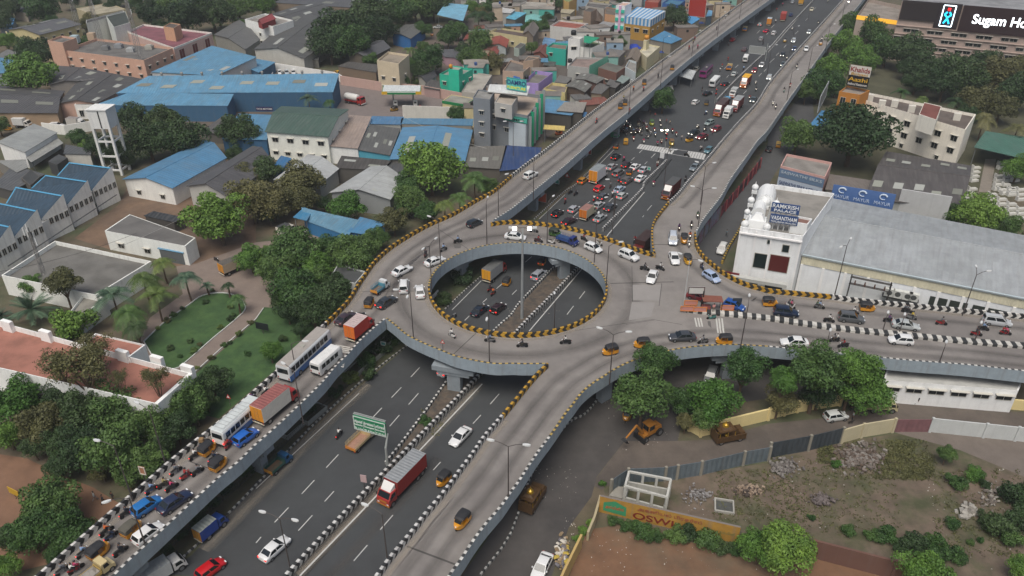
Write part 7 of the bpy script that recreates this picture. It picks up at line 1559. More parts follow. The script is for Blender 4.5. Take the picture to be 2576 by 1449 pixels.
s=sign(a,c,17.2,20,'c9c6bd','tall two part restaurant billboard on the orange tower',[('Khalids',.38,.5,'8c2424'),('Biriyani',.04,.26,'b58a2c')]);sign(a,c,14,17.15,'1d1a1a','x',[('Aazhi',.5,.36,'c9a02c'),('Seafood Restaurant',.14,.22,'c9c9c5')],par=s)
fr=MB()
for t in (0,.33,.66,1):p=a.lerp(c,t)+Vector((0,.6,0));fr.rod((p.x,p.y,12.6),(p.x,p.y,20.2),.07,n=4)
for z in (14,16,18,20):fr.rod((a.x,a.y+.6,z),(c.x,c.y+.6,z),.06,n=4)
fr.build('frame',mat('7a6a58',.7),s,origin=s.location)
shed([(315,945),(440,955),(512,850),(405,838)],4,'55606a','437ca8','bright blue roof below the orange hotel tower');a=Q(350,960,0);c=Q(415,830,0);sign(a,c,4.5,9.5,'8a8c8c','tall hoarding seen edge on beside the bright blue roof',legs=2,border='c4c9cc')
block([(95,1250),(432,1335),(484,1225),(142,1160)],8,'c29a92','8a8680','pink parapet building with blue grey shop signs',par=.6)
v=corners([(95,1250),(432,1335),(484,1225)],8);sign(v[0],v[1],5.2,7.4,'5f7690','grey blue shop sign in two rows below the pink parapet',[('SASWATHI SILKS',.5,.32,'a9b5c0')],out=.1);sign(v[0],v[1],2.8,5.1,'aab6c4','pale shop sign with dark letters under the grey blue one',[('SASWATHI SPAY AGENCY',.3,.4,'2c3f6a')],out=.12)
gable([(740,1500),(1450,1560),(1522,1255),(905,1148)],5.5,2.2,'9a9c98','4d4a49','broad dark gabled hall between the hotel and the grey hall',ridge='ab',sky=5);shed([(440,1430),(770,1470),(800,1370),(470,1320)],5,'6f6c66','6f6862','brown flat sheet roof left of the broad dark hall')
shed([(1562,1112),(1960,1205),(2080,1060),(1645,995)],5,'3a4a44','42695c','dark green sheet canopy over the graveyard yard',open_=True)
sheet('path',QL([(1590,1449),(1640,1200),(1720,1200),(1680,1449)]),.012,mat('7d766d',.9,.15,.8));tile(3,1);sheet('path',QL([(1480,0),(1590,0),(1560,160),(1450,110)]),.012,mat('7d766d',.9,.15,.8))
def tomb(x,y):
    p=Q(x,y,0);t=empty('tomb',p,R(8+(x*7+y)% 12),'low pale stone tomb in the graveyard rows','tomb','tombs of the graveyard')
    MB().box(-1.2,-.55,0,1.2,.55,.5,tx=.1,ty=.08).build('slab',W('b9b9b2'),t);MB().box(-1.25,-.5,0,-1.05,.5,1.1,ty=.1).build('headstone',W('c4c4bf'),t)
tile(3,0)
for r in range(8):
    for k in (0,3,4,5):
        if (r+k)% 5:tomb(1575+k*62 -r*6,1240+r*32)
tile(3,1)
for r in range(8):
    for k in range(0,4):
        if (r*3+k)% 4:tomb(1690+k*72,-10+r*36)
for r in range(4):tomb(1500+r*4,10+r*26)
# white palace hall
v=[P(1862,571,13.5),P(2021,594.5,13.5),P(2098.7,486.3,13.5),P(1940,463,13.5)];full()
pl,pv2=block([(1862,571),(2021,594.5),(2098.7,486.3),(1940,463)],13.5,'d6d9da','8d8a84','white wedding palace with sculpted roof ornaments',par=.9)
view(2450,780,640,1932.0);FA,FB=pv2[0],pv2[1];fd=FB -FA
def onf(s):return FA+fd*s
def panel(s0,s1,z0,z1,m,name='window',out=.06,d=.05):
    a,c=onf(s0),onf(s1);L=(c -a).length;o=MB().box(0,-d,0,L,0,z1 -z0).build(name,m,pl);nn=Vector((fd.y,-fd.x,0)).normalized()*out;o.location=(a.x+nn.x -pl.location.x,a.y+nn.y -pl.location.y,z0);o.rotation_euler=(0,0,math.atan2(fd.y,fd.x));return o
for s0,s1,z0,z1 in ((.31,.51,5.6,8.6),(.56,.86,5.4,8.8),(.72,.82,9.8,11.2),(.47,.52,11,11.7)):panel(s0 -.01,s1+.01,z0 -.12,z1+.12,M_frame,'window_frame');panel(s0,s1,z0,z1,mat('5a2a28' if s0 == .56 else '1f2a2a',.3),'window',.11)
for s0,s1 in ((.16,.44),(.56,.84)):panel(s0,s1,.2,3.0,mat('17181a',.6),'door')
panel(-.02,.9,3.3,4.0,W('b2b4b0'),'canopy',1.2,1.2)
for s in (.02,.27,.52,.98):panel(s -.012,s+.012,0,13.2,W('dcdedd'),'pilaster',.1,.14)
panel(0,1,12.3,12.6,W('dcdedd'),'cornice',.15,.3)
sign(onf(-.22),onf(.12),2.2,4.4,'6a1826','dark red banner board at the corner of the white palace',[],out=1.6)
orn=empty('roof_ornament',onf(.12)-Vector((0,0,.9)),math.atan2(fd.y,fd.x),'white plaster chariot ornament with barrel vaults and domes on the palace roof','ornament')
wm=mat('dfe2e2',.6,.04,2)
for i,(x,y,l,r_)in enumerate([(1.4,10,4,1.3),(2.2,16,6,1.9)]):b=MB();b.loft([[(x+r_*math.cos(math.pi*k/10),y+q,.2+r_*1.3*math.sin(math.pi*k/10))for k in range(11)]for q in (-l/2,-l/2+.3,l/2 -.3,l/2)]);b.build('barrel_vault',wm,orn)
for x,y,r_ in ((-.6,.8,.75),(3.4,.8,.75),(-.7,6.5,.6),(-.5,12.5,.7),(4.4,12.5,.7),(-.3,19.5,.7),(2.2,12.8,1.1)):MB().ball((x,y,1.3),r_,n=10,rings=7).box(x -r_*.8,y -r_*.8,0,x+r_*.8,y+r_*.8,.7).rod((x,y,1.3+r_*.9),(x,y,1.9+r_),.12,.03).build('dome',wm,orn,smooth=False)
MB().box(-.6,2,0,3.6,5.4,1.5,tx=.5,ty=.4).box(.2,2.6,1.5,2.8,4.8,2.6,tx=.7,ty=.6).build('stepped_plinth',wm,orn)
a,c=FA.lerp(FB,.44)+Vector((.8,2.5,0)),FA.lerp(FB,.88)+Vector((.8,2.5,0))
s=sign(a,c,16.4,18.3,'2c4a7c','two blue name boards with white letters on steel frames above the palace',[('RAMKRISH',.5,.42,'e2e6e8'),('PALACE',.1,.28,'e2e6e8')]);sign(a+Vector((0,-.3,0)),c+Vector((0,-.3,0)),14.3,16.1,'2a4676','x',[('VASANTHAM',.4,.46,'e2e6e8'),('THIRUMANA MAALIGAI',.08,.2,'d2d6d8')],par=s)
fr=MB()
for t in (0,.2,.4,.6,.8,1):p=a.lerp(c,t);fr.rod((p.x,p.y+.5,12.6),(p.x,p.y+.5,17.2),.12,n=5);fr.rod((p.x,p.y+2.5,12.6),(p.x,p.y+.6,15.5),.1,n=5)
fr.build('steel_frame',mat('c9ccca',.6),s,origin=s.location)
block([(1560,150),(1750,185),(1800,120),(1640,90)],15,'cdd0d0','8c6a60','small roof room behind the palace name boards',par=.4,z0=12.6)
tile(3,1)
hl,hlv=gable([(262,470),(2140,842),(2240,395),(487,55)],8.6,2.0,'d2d5d8','979c9f','huge pale grey metal roofed hall with white walls',ridge='ab',name='hall',cat='hall')
hd=hlv[1]-hlv[0];
def onh(s,out=.08):nn=Vector((hd.y,-hd.x,0)).normalized()*out;return hlv[0]+hd*s+nn
def hbox(s0,s1,z0,z1,m,name,out=.08,d=.1):a,c=onh(s0,out),onh(s1,out);o=MB().box(0,0,0,(c -a).length,d,z1 -z0).build(name,m,hl);o.location=(a.x -hl.location.x,a.y -hl.location.y,z0);o.rotation_euler=(0,0,math.atan2(hd.y,hd.x));return o
hbox(0,1,6.6,8.4,mat('d2cdb4',.7,.06,1,corr=.6),'cream_cladding',.12);hbox(0,1,8.42,8.75,mat('b4c4c8',.5),'gutter',.4,.3)
for k in range(11):hbox(.0+k*.097,.012+k*.097,0,6.6,W('dadcdc',.2),'pilaster',.25,.3)
for s0,s1 in ((.56,.63),(.64,.71),(.73,.86),(.88,.98)):hbox(s0,s1,3.4,5.4,mat('3a403c',.3),'window',.1,.05)
for i,s in enumerate((.395,.43,.47,.495)):
    p=onh(s,1.0);t=empty('air_conditioner',(p.x,p.y,4.2),math.atan2(hd.y,hd.x),'white air conditioner unit %s on the hall wall shelf' % ['first','second','third','last'][i],'air conditioner');MB().box(-.8,-.4,0,.8,.4,1.5).build('casing',mat('c9ccc8',.5),t);MB().rod((0,-.42,.8),(0,-.4,.8),.5,n=14).build('fan',mat('4a4d4d',.6),t)
p=onh(.44,1.0);hbox(.37,.52,3.9,4.18,mat('2f3133',.6),'unit_shelf',1.4,1.3)
_o=onh(.31,2.2);sy=empty('switchyard_frame',(_o.x,_o.y,0),math.atan2(hd.y,hd.x),'dark steel switch frame with insulators in front of the hall wall','steel frame')
b=MB()
for x in (-3.4,3.4):b.rod((x,0,0),(x,0,7.6),.12,n=5);b.rod((x,1.2,0),(x,1.2,7.0),.12,n=5)
for z in (5.6,7.0):b.rod((-3.6,0,z),(3.6,0,z),.1,n=5);b.rod((-3.4,1.2,z -.4),(3.4,1.2,z -.4),.1,n=5)
b.build('frame',mat('3f3d3c',.6),sy);
for k in range(4):MB().rod((-2.6+k*1.7,0,5.7),(-2.6+k*1.7,0,6.5),.16,.1,n=6).build('insulator',mat('5a4038',.4),sy)
a,c=Q(493,55,8),Q(965,135,8);sign(a+Vector((0,1.5,0)),c+Vector((0,1.5,0)),6.5,10.9,'4a699c','wide blue hoarding with three white emblems behind the grey hall',[])
s=COL.objects[-1].parent;bd=(c -a)
for k in range(3):
    t0,t1=.02+k*.33,.30+k*.33;text(s,'MAYUR',a+bd*t0+Vector((0,1.5,0)),a+bd*t1+Vector((0,1.5,0)),8.0,.8,'b9c8dc',out=.05)
    m_=a+bd*(t0+.14)+Vector((0,1.5,0));b=MB()
    for j in range(9):th0,th1=.3+j*.55,.3+(j+1)*.55;b.rod((.75*math.cos(th0),0,.6*math.sin(th0)),(.75*math.cos(th1),0,.6*math.sin(th1)),.2 -.015*j,n=5)
    e=b.build('emblem',mat('c4d2e0',.5),s);e.location=Vector((m_.x,m_.y,9.9))-s.location+Vector((bd.y,-bd.x,0)).normalized()*.1;e.rotation_euler=(0,0,math.atan2(bd.y,bd.x))
wallrun([(940,235),(1310,300)],8.5,.4,'b2b4b4','stained white wall right of the blue hoarding')
# long white building and compound wall under the right arm
rb_,rv=block([(870,1420),(1890,1500),(1932,1400),(900,1330)],4.3,'d2d4d3','b9bab6','long white single storey row under the right arm',par=.1)
d=rv[1]-rv[0]
win(rb_,rv[0],rv[1],6,1,ww=2.4,wh=1.0,z0=2.3)
tile(3,2)
cw=W('d6c58e',.3)
wallrun([(900,118),(1240,145),(1620,175),(2100,215)],1.9,.3,'d6c58e','cream compound wall with piers before the long white row',posts=8)
wallrun([(0,270),(120,240),(220,215),(540,165)],2.2,.3,'d6c58e','cream compound wall behind the white hatchback',posts=8)
tile(2,2);wallrun([(1335,355),(1420,400),(1560,365),(1932,275)],2.2,.3,'d6c58e','bent cream wall end with the brown carriage parked before it',posts=9)
mf=wallrun([(745,830),(870,745),(1150,735),(1240,720),(1420,690),(1740,615),(1932,580)],2.6,.08,'5a646a','grey corrugated sheet fence along the dirt road','sheet_fence','fence',posts=5,cap='8a867a',m=mat('5d686e',.6,.2,.6,corr=.8,streak=.4))
tile(3,2);wallrun([(0,560),(300,505),(545,445)],2.9,.08,'3a4044','darker end of the sheet fence near the rubble heap','sheet_fence','fence',posts=4,cap='8a867a',m=mat('3c4348',.6,.2,.6,corr=.8))
wallrun([(550,448),(700,405),(935,365)],2.6,.2,'b9b092','weathered cream panel wall right of the dark fence',posts=3.5);wallrun([(935,362),(1225,362)],2.4,.1,'7a5a5c','dull red sheet gate between the panel walls','sheet_gate','gate',m=mat('765457',.7,.2,.6,corr=.8))
wallrun([(1215,362),(1620,405),(2100,455)],2.6,.2,'b9bdbc','white topped panel wall at the right edge of the lot',posts=4)
wallrun([(320,1310),(930,1470),(1100,1540)],3,.3,'664a40','red brown brick wall at the bottom of the lot',posts=11)
# yellow painted wall
tile(2,2)
yw=[Q(655,965,0),Q(1700,1205,0)];o=yw[0].copy();yr=empty('painted_wall',o,0,'long yellow wall with painted tamil advertising beside the ruined hut','wall')
wall_strip(yw,.3,0,2.9).build('wall',[mat('a67f35',.85,.18,.8,streak=.5),mat('77706a',.9),mat('8c7a5a',.9)],yr,origin=o);d=yw[1]-yw[0]
def yt(s,t0,t1,z,h,col):text(yr,s,yw[0]+d*t0,yw[0]+d*t1,z,h,col,out=.03,depth=.008,bold=True)
yt('OSWI',.24,.56,.35,1.15,'7a2f22');yt('அகனியல் பிரதர்ஸ்',.26,.76,1.95,.5,'8c4a3c');yt('டவர் கம்பெனி',.8,.98,1.2,.45,'7d7a4a')
b=MB();a,c=yw[0]+d*.03,yw[0]+d*.2;dn=d.normalized();nn=Vector((dn.y,-dn.x,0))*.02
b.face([(a.x+nn.x,a.y+nn.y,.5),(c.x+nn.x,c.y+nn.y,.3),(c.x+nn.x,c.y+nn.y,1.9),((a.x+c.x)/2+nn.x,(a.y+c.y)/2+nn.y,2.6),(a.x+nn.x,a.y+nn.y,2.0)]);b.build('green_emblem',mat('3a8c62',.8,.1,1),yr,origin=o);yt('அஸ்வினிஸ்',.04,.19,1.1,.5,'b5502c')
wallrun([(655,900),(610,1060),(560,1180)],1.6,.3,'a59a7c','broken end of the low wall beside the pavement');wallrun([(510,1230),(380,1500),(330,1620)],2.4,.3,'b39a62','ochre roadside wall overgrown with creepers')
# the ruined hut
ru=empty('ruined_hut',Q(940,900,0),0,'roofless white ruined hut with square posts behind the yellow wall','ruin')
rc=corners([(840,900),(1150,985),(1180,850),(870,790)],0)
for i in range(4):
    j=(i+1)% 4;b=MB();wall_strip([rc[i],rc[j]],.25,0,1.1 if i in (0,3)else 1.5,b);b.build('wall',W('a9a9a2',.7),ru,origin=ru.location)
    b=MB();b.rod((rc[i].x,rc[i].y,3.2),(rc[j].x,rc[j].y,3.2),.2,n=4);b.build('beam',W('b5b5ae',.6),ru,origin=ru.location)
    for t in ((0,.33,.66)if i in (0,2)else (0,.5)):p=rc[i].lerp(rc[j],t);MB().box(-.16,-.16,0,.16,.16,3.2).build('post',W('b5b5ae',.6),ru).location=(p.x -ru.location.x,p.y -ru.location.y,0)
fp=corners([(730,860),(840,885),(880,800),(790,790)],0);MB().prism(fp,0,.5).build('plinth',W('8f8c84',.6),ru,origin=ru.location)
pit=empty('stone_pit',Q(1600,930,0),R(-12),'square concrete rimmed pit in the vacant lot','pit')
for x0,y0,x1,y1 in ((-1.3,-1.2,1.3,-1),(-1.3,1,1.3,1.2),(-1.3,-1,-1.1,1),(1.1,-1,1.3,1)):MB().box(x0,y0,0,x1,y1,.4).build('rim',W('a09f98',.5),pit)
MB().box(-1.1,-1,0,1.1,1,.1).build('floor',mat('4a4c4a',.8,.2,2),pit)
# rubble
def rubble(x,y,rx,ry,n,sz,cols,label,seed):
    rd=random.Random(seed);p0=Q(x,y,0);b=MB()
    for _ in range(n):
        p=Q(x+rd.gauss(0,rx/2.4),y+rd.gauss(0,ry/2.4),0)-p0;s=sz*rd.uniform(.4,1.3);i=len(b.v);z=rd.uniform(0,.5)*math.exp(-((p.x/4)** 2+(p.y/4)** 2));b.box(-s,-s*.6,0,s,s*.6,s*.7,rd.randrange(len(cols)),tx=s*.2,ty=s*.15)
        M=Matrix.Translation((p.x,p.y,z))@ Matrix.Rotation(rd.uniform(0,6),4,'Z')@ Matrix.Rotation(rd.uniform(-.6,.6),4,'X')
        for k in range(i,len(b.v)):b.v[k]=tuple(M @ Vector(b.v[k]))
    o=b.build('rubble',[mat(c,.95,.2,2)for c in cols]);o.location=p0;tag(o,label,'rubble',kind='stuff')
tile(3,2);rubble(690,560,190,110,420,.3,['665f59','7f7a74','54483f','6f665f'],'heap of broken concrete and stones by the fence',1);rubble(1510,970,90,60,45,.38,['85817a','96938c'],'pale boulders on the vacant lot',2);rubble(1680,860,100,120,70,.22,['8c8881','6a635c'],'scattered stones before the right scrub',3);rubble(400,880,90,45,160,.22,['57504e','6a6260'],'dark gravel pile in the middle of the lot',4);rubble(120,640,110,80,150,.25,['77736f','625d5a'],'grey ash pile below the fence',6)
tile(2,2);rubble(1790,810,110,40,160,.25,['7a6a5b','4a413b','8f7f6e'],'brown rubble pile behind the pit',5);rubble(380,1290,50,120,130,.3,['c4bfb4','8c7a60','b5a04a','6c6a70'],'rubbish heaped along the roadside wall',7);rubble(1400,850,130,70,130,.18,['8a8887','6f6b69'],'pale ash patch right of the ruined hut',8)

# ---- smaller roofs and trees squeezed into what is left of the quarter ----
rd=random.Random(21);E1=EDGES['E1c'];full();made=0
def free(p,r):return all((p.x -a)** 2+(p.y -b)** 2 >(r+c)** 2 for a,b,c in FP)
def left_of_arm(p):
    k=min(range(len(E1)-1),key=lambda i:(E1[i]-p).length);a,c=E1[k],E1[k+1];return (c -a).cross(p -a).z >0 and (Vector((p.x,p.y,7))-a).length >9
for _ in range(2600):
    x,y=rd.uniform(1180,1960),rd.uniform(-5,330);p=Q(x,y,0)
    if not left_of_arm(p)or not free(p,2.4):continue
    w,l,an=rd.uniform(2.2,3.6),rd.uniform(2.6,4.6),rd.uniform(-.25,.25)+.1;ca,sa=math.cos(an),math.sin(an);h=rd.choice([2.8,3.2,5.5,6])
    c=[(p.x+a*l*ca -b*w*sa,p.y+a*l*sa+b*w*ca)for a,b in ((-1,-1),(1,-1),(1,1),(-1,1))];o=(p.x,p.y,0);FP.append((p.x,p.y,2.6));made += 1
    wn_,wc=rd.choice([('tan','b0a18c'),('grey','9a9a95'),('beige','bcac98'),('brown','7c6a5e'),('white','c8c8c2'),('white','cfd0cc'),('pale teal','82b0a6'),('peach','b5937c'),('cream','c9bd94'),('pale blue','8aa3b8'),('turquoise','4fa89c')])
    t=empty('small_house',o,0,'small %s %s house squeezed between taller neighbours in the packed quarter' % (wn_,'two storey' if h >4 else 'single storey'),'house','small %s %s houses' % (wn_,'two storey' if h >4 else 'single storey'))
    MB().prism(c,0,h).build('wall',W(wc),t,origin=o)
    cc=[(p.x+(q[0]-p.x)*1.06,p.y+(q[1]-p.y)*1.06)for q in c];MB().prism(cc,h+.01,h+.16).build('roof',SH(rd.choice(['5f5f5d','6e6a64','57544f','7a4a3e','8a8c8b','4f7f9c']))if h <4 else RF(rd.choice(['7d7872','8f8a82','6a6661'])),t,origin=o)
    e=MB().box(-.5,-.03,0,.5,.05,1);e.build('window',M_pane,t).location=((c[0][0]+c[1][0])/2 -p.x,(c[0][1]+c[1][1])/2 -p.y -.01,h -1.9)
    if h >4 and rd.random()<.6:
        q=MB();q.loft([[(rr*math.cos(.7*k),rr*math.sin(.7*k),z)for k in range(9)]for rr,z in ((.55,0),(.55,.9),(.25,1.15))]);o_=q.build('water_tank',mat(rd.choice(['1d2023','1d2023','c9c9c5','2c4a80']),.5));o_.location=(p.x+rd.uniform(-1,1),p.y+rd.uniform(-1,1),h+.16);tag(o_,'small round tank on a little house roof in the packed quarter','water tank','small tanks of the packed quarter')
    if made >110:break
made=0
for _ in range(3000):
    x,y=rd.choice([(rd.uniform(0,1200),rd.uniform(0,150)),(rd.uniform(60,1150),rd.uniform(150,560)),(rd.uniform(1200,1700),rd.uniform(0,200))]);r=rd.uniform(14,26);p=Q(x,y,0)
    if 520 <x <1100 and 190 <y <300 or 300 <x <470 and 430 <y <580:continue
    if not left_of_arm(p)or not free(p,1.6):continue
    FP.append((p.x,p.y,2.2));tree(x,y -r*.6,r,'t'+rd.choice('ddmmob'),'small tree filling a gap between roofs of the upper town','gap trees of the upper town');made += 1
    if made >75:break
# ---------------- street furniture ----------------
M_pole=mat('4a4443',.6);M_head=mat('c9cccc',.4)
def lamp(x,y,z,where,arms=((-1,-.3),),h=9.0,reach=1.8,lit=False,col=None):
    p=Q(x,y,z);p.z=z;t=empty('street_lamp',p,0,'street lamp '+where,'street lamp');MB().rod((0,0,0),(0,0,h*.5),.1,.085,6).rod((0,0,h*.5),(0,0,h),.08,.06,6).build('pole',mat(col,.5)if col else M_pole,t)
    for dx,dy in arms:
        a,c=Q(x -dx*5,y -dy*5,z),Q(x+dx*5,y+dy*5,z);d=(c -a).normalized();s=Vector((-d.y,d.x,0));e=Vector((0,0,h))+d*reach+Vector((0,0,.55))
        MB().rod((0,0,h),Vector((0,0,h+.4))+d*reach*.5,.05,n=5).rod(Vector((0,0,h+.4))+d*reach*.5,e,.045,n=5).build('arm',M_pole,t)
        b=MB();b.loft([[e+d*u+s*w -Vector((0,0,.09)),e+d*u+s*w*.8+Vector((0,0,.07)),e+d*u -s*w*.8+Vector((0,0,.07)),e+d*u -s*w -Vector((0,0,.09))]for u,w in ((-.1,.08),(.2,.2),(.6,.19),(.85,.08))]);b.build('lamp_head',mat('fff8e8',.3,emit=6)if lit else M_head,t)
Z=DZ
tile(0,2)
for a in [(1252,608,Z,'by the striped wall above the rectangular road sign',((-1,-.5),)),(1005,885,Z,'by the striped wall beside the mid blue hatchback',((-1,-.2),)),(1106,1238,Z,'on the dashed parapet beside the black roofed white hatchback',((-.6,.2),),8)]:lamp(*a)
tile(1,2)
for a in [(358,300,Z,'on the parapet beside the white container truck',((-.5,-.3),)),(262,1405,0,'with two arms on the median at the bottom edge',((-1,-.25),(1,.3))),(990,1310,Z,'rising from the ramp wall with one white head',((-1,-.4),),7),(1905,885,Z,'with two arms on the lower right ramp',((-1,-.2),(1,.1)))]:lamp(*a)
tile(1,1)
for a in [(1394,545,Z,'inside the west rim of the ring with its arm to the left',((-1,-.35),)),(1743,402,Z,'on the far rim of the ring, left',((.3,-1),)),(1328,742,Z,'on the western rim of the ring',((.6,-.5),(-.4,.4))),(1190,1114,Z,'with two arms on the south west parapet',((-1,.0),(-.3,1))),(1762,1288,Z,'on the southern outer parapet',((-.2,1),)),(308,1392,Z,'on the parapet in front of the long coach',((1,0),),6),(1830,195,Z,'at the inner edge of the upper left arm',((1,-.3),))]:lamp(*a)
tile(2,1)
for a in [(264,388,Z,'on the far rim of the ring, above the pier',((.6,-.5),)),(620,532,Z,'on the north east rim of the ring',((.3,-1),)),(708,742,Z,'on the east rim of the ring with its arm to the right',((1,-.15),)),(735,1452,Z,'with two arms by the leftmost rickshaw',((-1,-.3),(1,0))),(1400,292,Z,'with two arms at the root of the upper right arm',((-1,-.2),(1,0))),(1716,1218,Z,'on the south parapet by the rightmost rickshaw',((.1,-1),)),(318,1040,0,'standing in the ring opening on the chevron median',((-.1,-1),),6),(755,322,0,'on the queue median beyond the ring',((-1,.2),))]:lamp(*a)
p=Q(75,962,0);t=empty('floodlight_mast',p,0,'tall grey floodlight mast rising from the median through the ring opening','mast');MB().rod((0,0,0),(0,0,19),.3,.16,8).build('pole',mat('8d9192',.5),t);MB().rod((-2.2,0,19),(2.2,0,19),.08,n=5).build('crossbar',M_pole,t)
for x in (-1.4,1.2):MB().box(x -.35,-.35,18.7,x+.35,.1,19.1).build('floodlight',mat('fff8e8',.3,emit=8),t)
for x in (-2.1,2.1):MB().box(x -.35,-.3,18.9,x+.35,.2,19.2).build('floodlight',M_head,t)
lamp(1296,852,Z,'in white at the median tip, carrying cameras and a crossbar',((-1,-.4),(.5,.2)),9,1.6,col='b9bcbc')
tile(3,1)
for a in [(502,782,Z,'on the chevron wall against the white hall',((-.8,.5),(.5,-.8)),10),(1466,932,Z,'on the chevron wall at the right of the hall',((.8,-.1),(-.2,-1)),8),(430,1200,Z,'short, on the south parapet of the right arm',((.3,-1),),3,.5),(1292,1290,Z,'short, further right on the south parapet',((.3,-1),),3,.5),(868,1040,Z+.4,'stubby, on the block median left of its neighbour',((.3,-1),),2.5,.4),(992,1055,Z+.4,'stubby, on the block median behind the white hatchback',((.3,-1),),2.5,.4),(1562,1118,Z+.4,'stubby, on the block median beside the minivan',((.3,-1),),2.5,.4)]:lamp(*a)
view(2400,0,768)
for i,a in enumerate([(255,1092,Z,'first'),(648,728,Z,'second'),(970,468,Z,'third'),(1250,238,Z,'fourth'),(1490,62,Z,'fifth')]):lamp(*a[:3],a[3]+' from below on the dashed parapet of the upper left arm',((1,-.1),))
for i,a in enumerate([(1845,1278,Z,'first'),(2105,942,Z,'second'),(2330,642,Z,'third'),(2520,330,Z,'fourth')]):lamp(*a[:3],a[3]+' from below on the dashed parapet of the upper right arm',((1,-.2),),lit=(i == 3))
for a in [(1600,935,0,'nearest of the double armed ones along the far median'),(1885,670,0,'middle one of the double armed ones along the far median'),(2110,260,0,'furthest of the double armed ones along the far median')]:lamp(*a,((1,-.15),(-1,.5)),10)
for a in [(1000,180+20,Z,'far up the striped wall, upper'),(270,770,Z,'far up the striped wall, lower')]:lamp(*a,((1,-.1),),8)
view(1920,380,768)
for a in [(268,1235,Z,'on the dashed parapet below the white suv',((.5,-1),)),(1466,165,Z,'on the parapet above the crowd of motorbikes',((.3,-1),)),(15,868,0,'with two arms in front of the furniture store',((-1,0),(1,0)),13),(1910,1062,0,'on the median beside the maroon truck',((1,-.1),)),(440,1280,0,'at the railing in the lower left of the queue',((1,-.3),),6),(1285,1455,0,'on the queue median nearest the ring',((-1,0),),9),(2370,1300,Z,'with two curved arms on the upper right arm',((-1,-.3),(1,-.2)))]:lamp(*a)
# signals
def signal(x,y,label,h,arm,lit):
    p=Q(x,y,0);t=empty('traffic_light',p,0,label,'traffic light');MB().rod((0,0,0),(0,0,h),.12,n=6).build('pole',mat('8a8a86',.6),t);MB().rod((0,0,h),(-arm,-.3,h+.1),.07,n=5).build('arm',M_pole,t)
    for z in (2.6,h*.7):b=MB().box(-.2,-.35,z,.2,-.1,z+1).build('signal_head',G_trim,t);MB().rod((0,-.36,z+.8),(0,-.38,z+.8),.1,n=8).build('red_light',G_brake,b)
    if lit:
        for x_ in (0,-arm*.3):MB().box(x_ -.3,-.3,h,x_+.3,.1,h+.2).build('lamp',mat('fff8e8',.3,emit=8),t)
signal(1925,605,'traffic light mast with two lit lamps on the zebra crossing',5.6,5,True);view(2400,0,768);signal(938,1298,'traffic light mast beside the far median end',5.6,-5,False)
# signs
def board(x,y,z,w,h,z0,col,label,lines=(),tri=False,dx=1,dy=.2,border=None):
    p=Q(x,y,z);p.z=0;a,c=Q(x -dx*5,y -dy*5,z),Q(x+dx*5,y+dy*5,z);d=(c -a).normalized();d.z=0
    if tri:
        t=empty('warning_sign',(p.x,p.y,z),math.atan2(d.y,d.x),label,'sign');MB().rod((0,0,0),(0,0,z0),.05,n=5).build('post',M_pole,t);b=MB();b.face([(-w/2,-.05,z0),(w/2,-.05,z0),(0,-.05,z0+h)]);b.build('face',mat('b52c22',.5),t);b=MB();b.face([(-w*.28,-.07,z0+h*.16),(w*.28,-.07,z0+h*.16),(0,-.07,z0+h*.72)]);b.build('inner_face',mat('d2d2cc',.5),t);return t
    A=p -d*w/2;B_=p+d*w/2;s=sign(A,B_,z+z0,z+z0+h,col,label,lines,border=border,thick=.08);b=MB().rod((0,.05,-z0),(0,.05,0),.06,n=5).build('post',M_pole,s);return s
tile(1,2)
ga,gc=Q(744,336,5.6),Q(983,402,5.6);g=sign(ga,gc,5.6,8.0,'1f7a52','green overhead direction sign with white tamil and english place names',[],border='c9d2cc',thick=.25);dv=gc -ga
for t0,t1,l1,l2,l3 in ((.01,.3,'பூந்தமல்லி','Poonamallee','↰ 1 Km'),(.32,.66,'திருமங்கலம்','Thirumangalam','↰ 8 Km'),(.68,.99,'பாரிமுனை',"Parry's Corner",'↑ 22 Km')):
    for s_,z_,h_ in ((l1,7.0,.42),(l2,6.5,.26),(l3,5.8,.34)):text(g,s_,ga+dv*t0,ga+dv*t1,z_,h_,'d8e2dc',out=.1,bold=True)
for t in (.31,.67):p=ga+dv*t;MB().rod((p.x -g.location.x,p.y -g.location.y -.06,.1),(p.x -g.location.x,p.y -g.location.y -.06,2.0),.03,n=4).build('divider',mat('d8e2dc',.5),g)
pb=Q(997,645,0);e=MB().rod(pb,(pb.x,pb.y,4.2),.22,.18,8).rod((pb.x,pb.y,4.1),(gc.x+.2,gc.y+.3,6.0),.17,.12,8).rod((ga.x,ga.y+.3,8.1),(gc.x,gc.y+.3,8.1),.08,n=5).rod((ga.x,ga.y+.8,7.9),(gc.x,gc.y+.8,7.9),.08,n=5).build('gantry_post',mat('8f9492',.5),g,origin=g.location)
board(820,790,0,.9,1.3,1.2,'b9a0a0','small pale pinkish sign on the chevron median')
tile(0,2);board(1100,735,Z,.9,1.3,1.2,'a5765c','upright brown and white rectangular sign on the striped wall',border='c9c4b8');board(1740,165,Z,.8,.8,1.4,'','small triangular warning sign on the wall ahead of the short bus',tri=True)
for x,y,l in ((115,850,'left'),(275,880,'right')):board(x,y,0,2.2,1.1,.3,'b9962c','%s yellow police barrier on the red soil clearing' % l,dy=.5)
tile(1,1);board(1413,1212,Z,.8,.8,1.8,'','red and white triangular warning sign on the south west parapet',tri=True);board(968,1215,0,1.0,.8,1.6,'4f8f8c','small teal roadside sign under the lower left arm',border='c9ccc8');board(55,1070,0,2.6,1.4,.9,'1e2226','black notice board standing on the lawn')
p=board(1530,1270,5.4,2.4,.8,.2,'5a4a78','purple and white painted notice on the south girder')
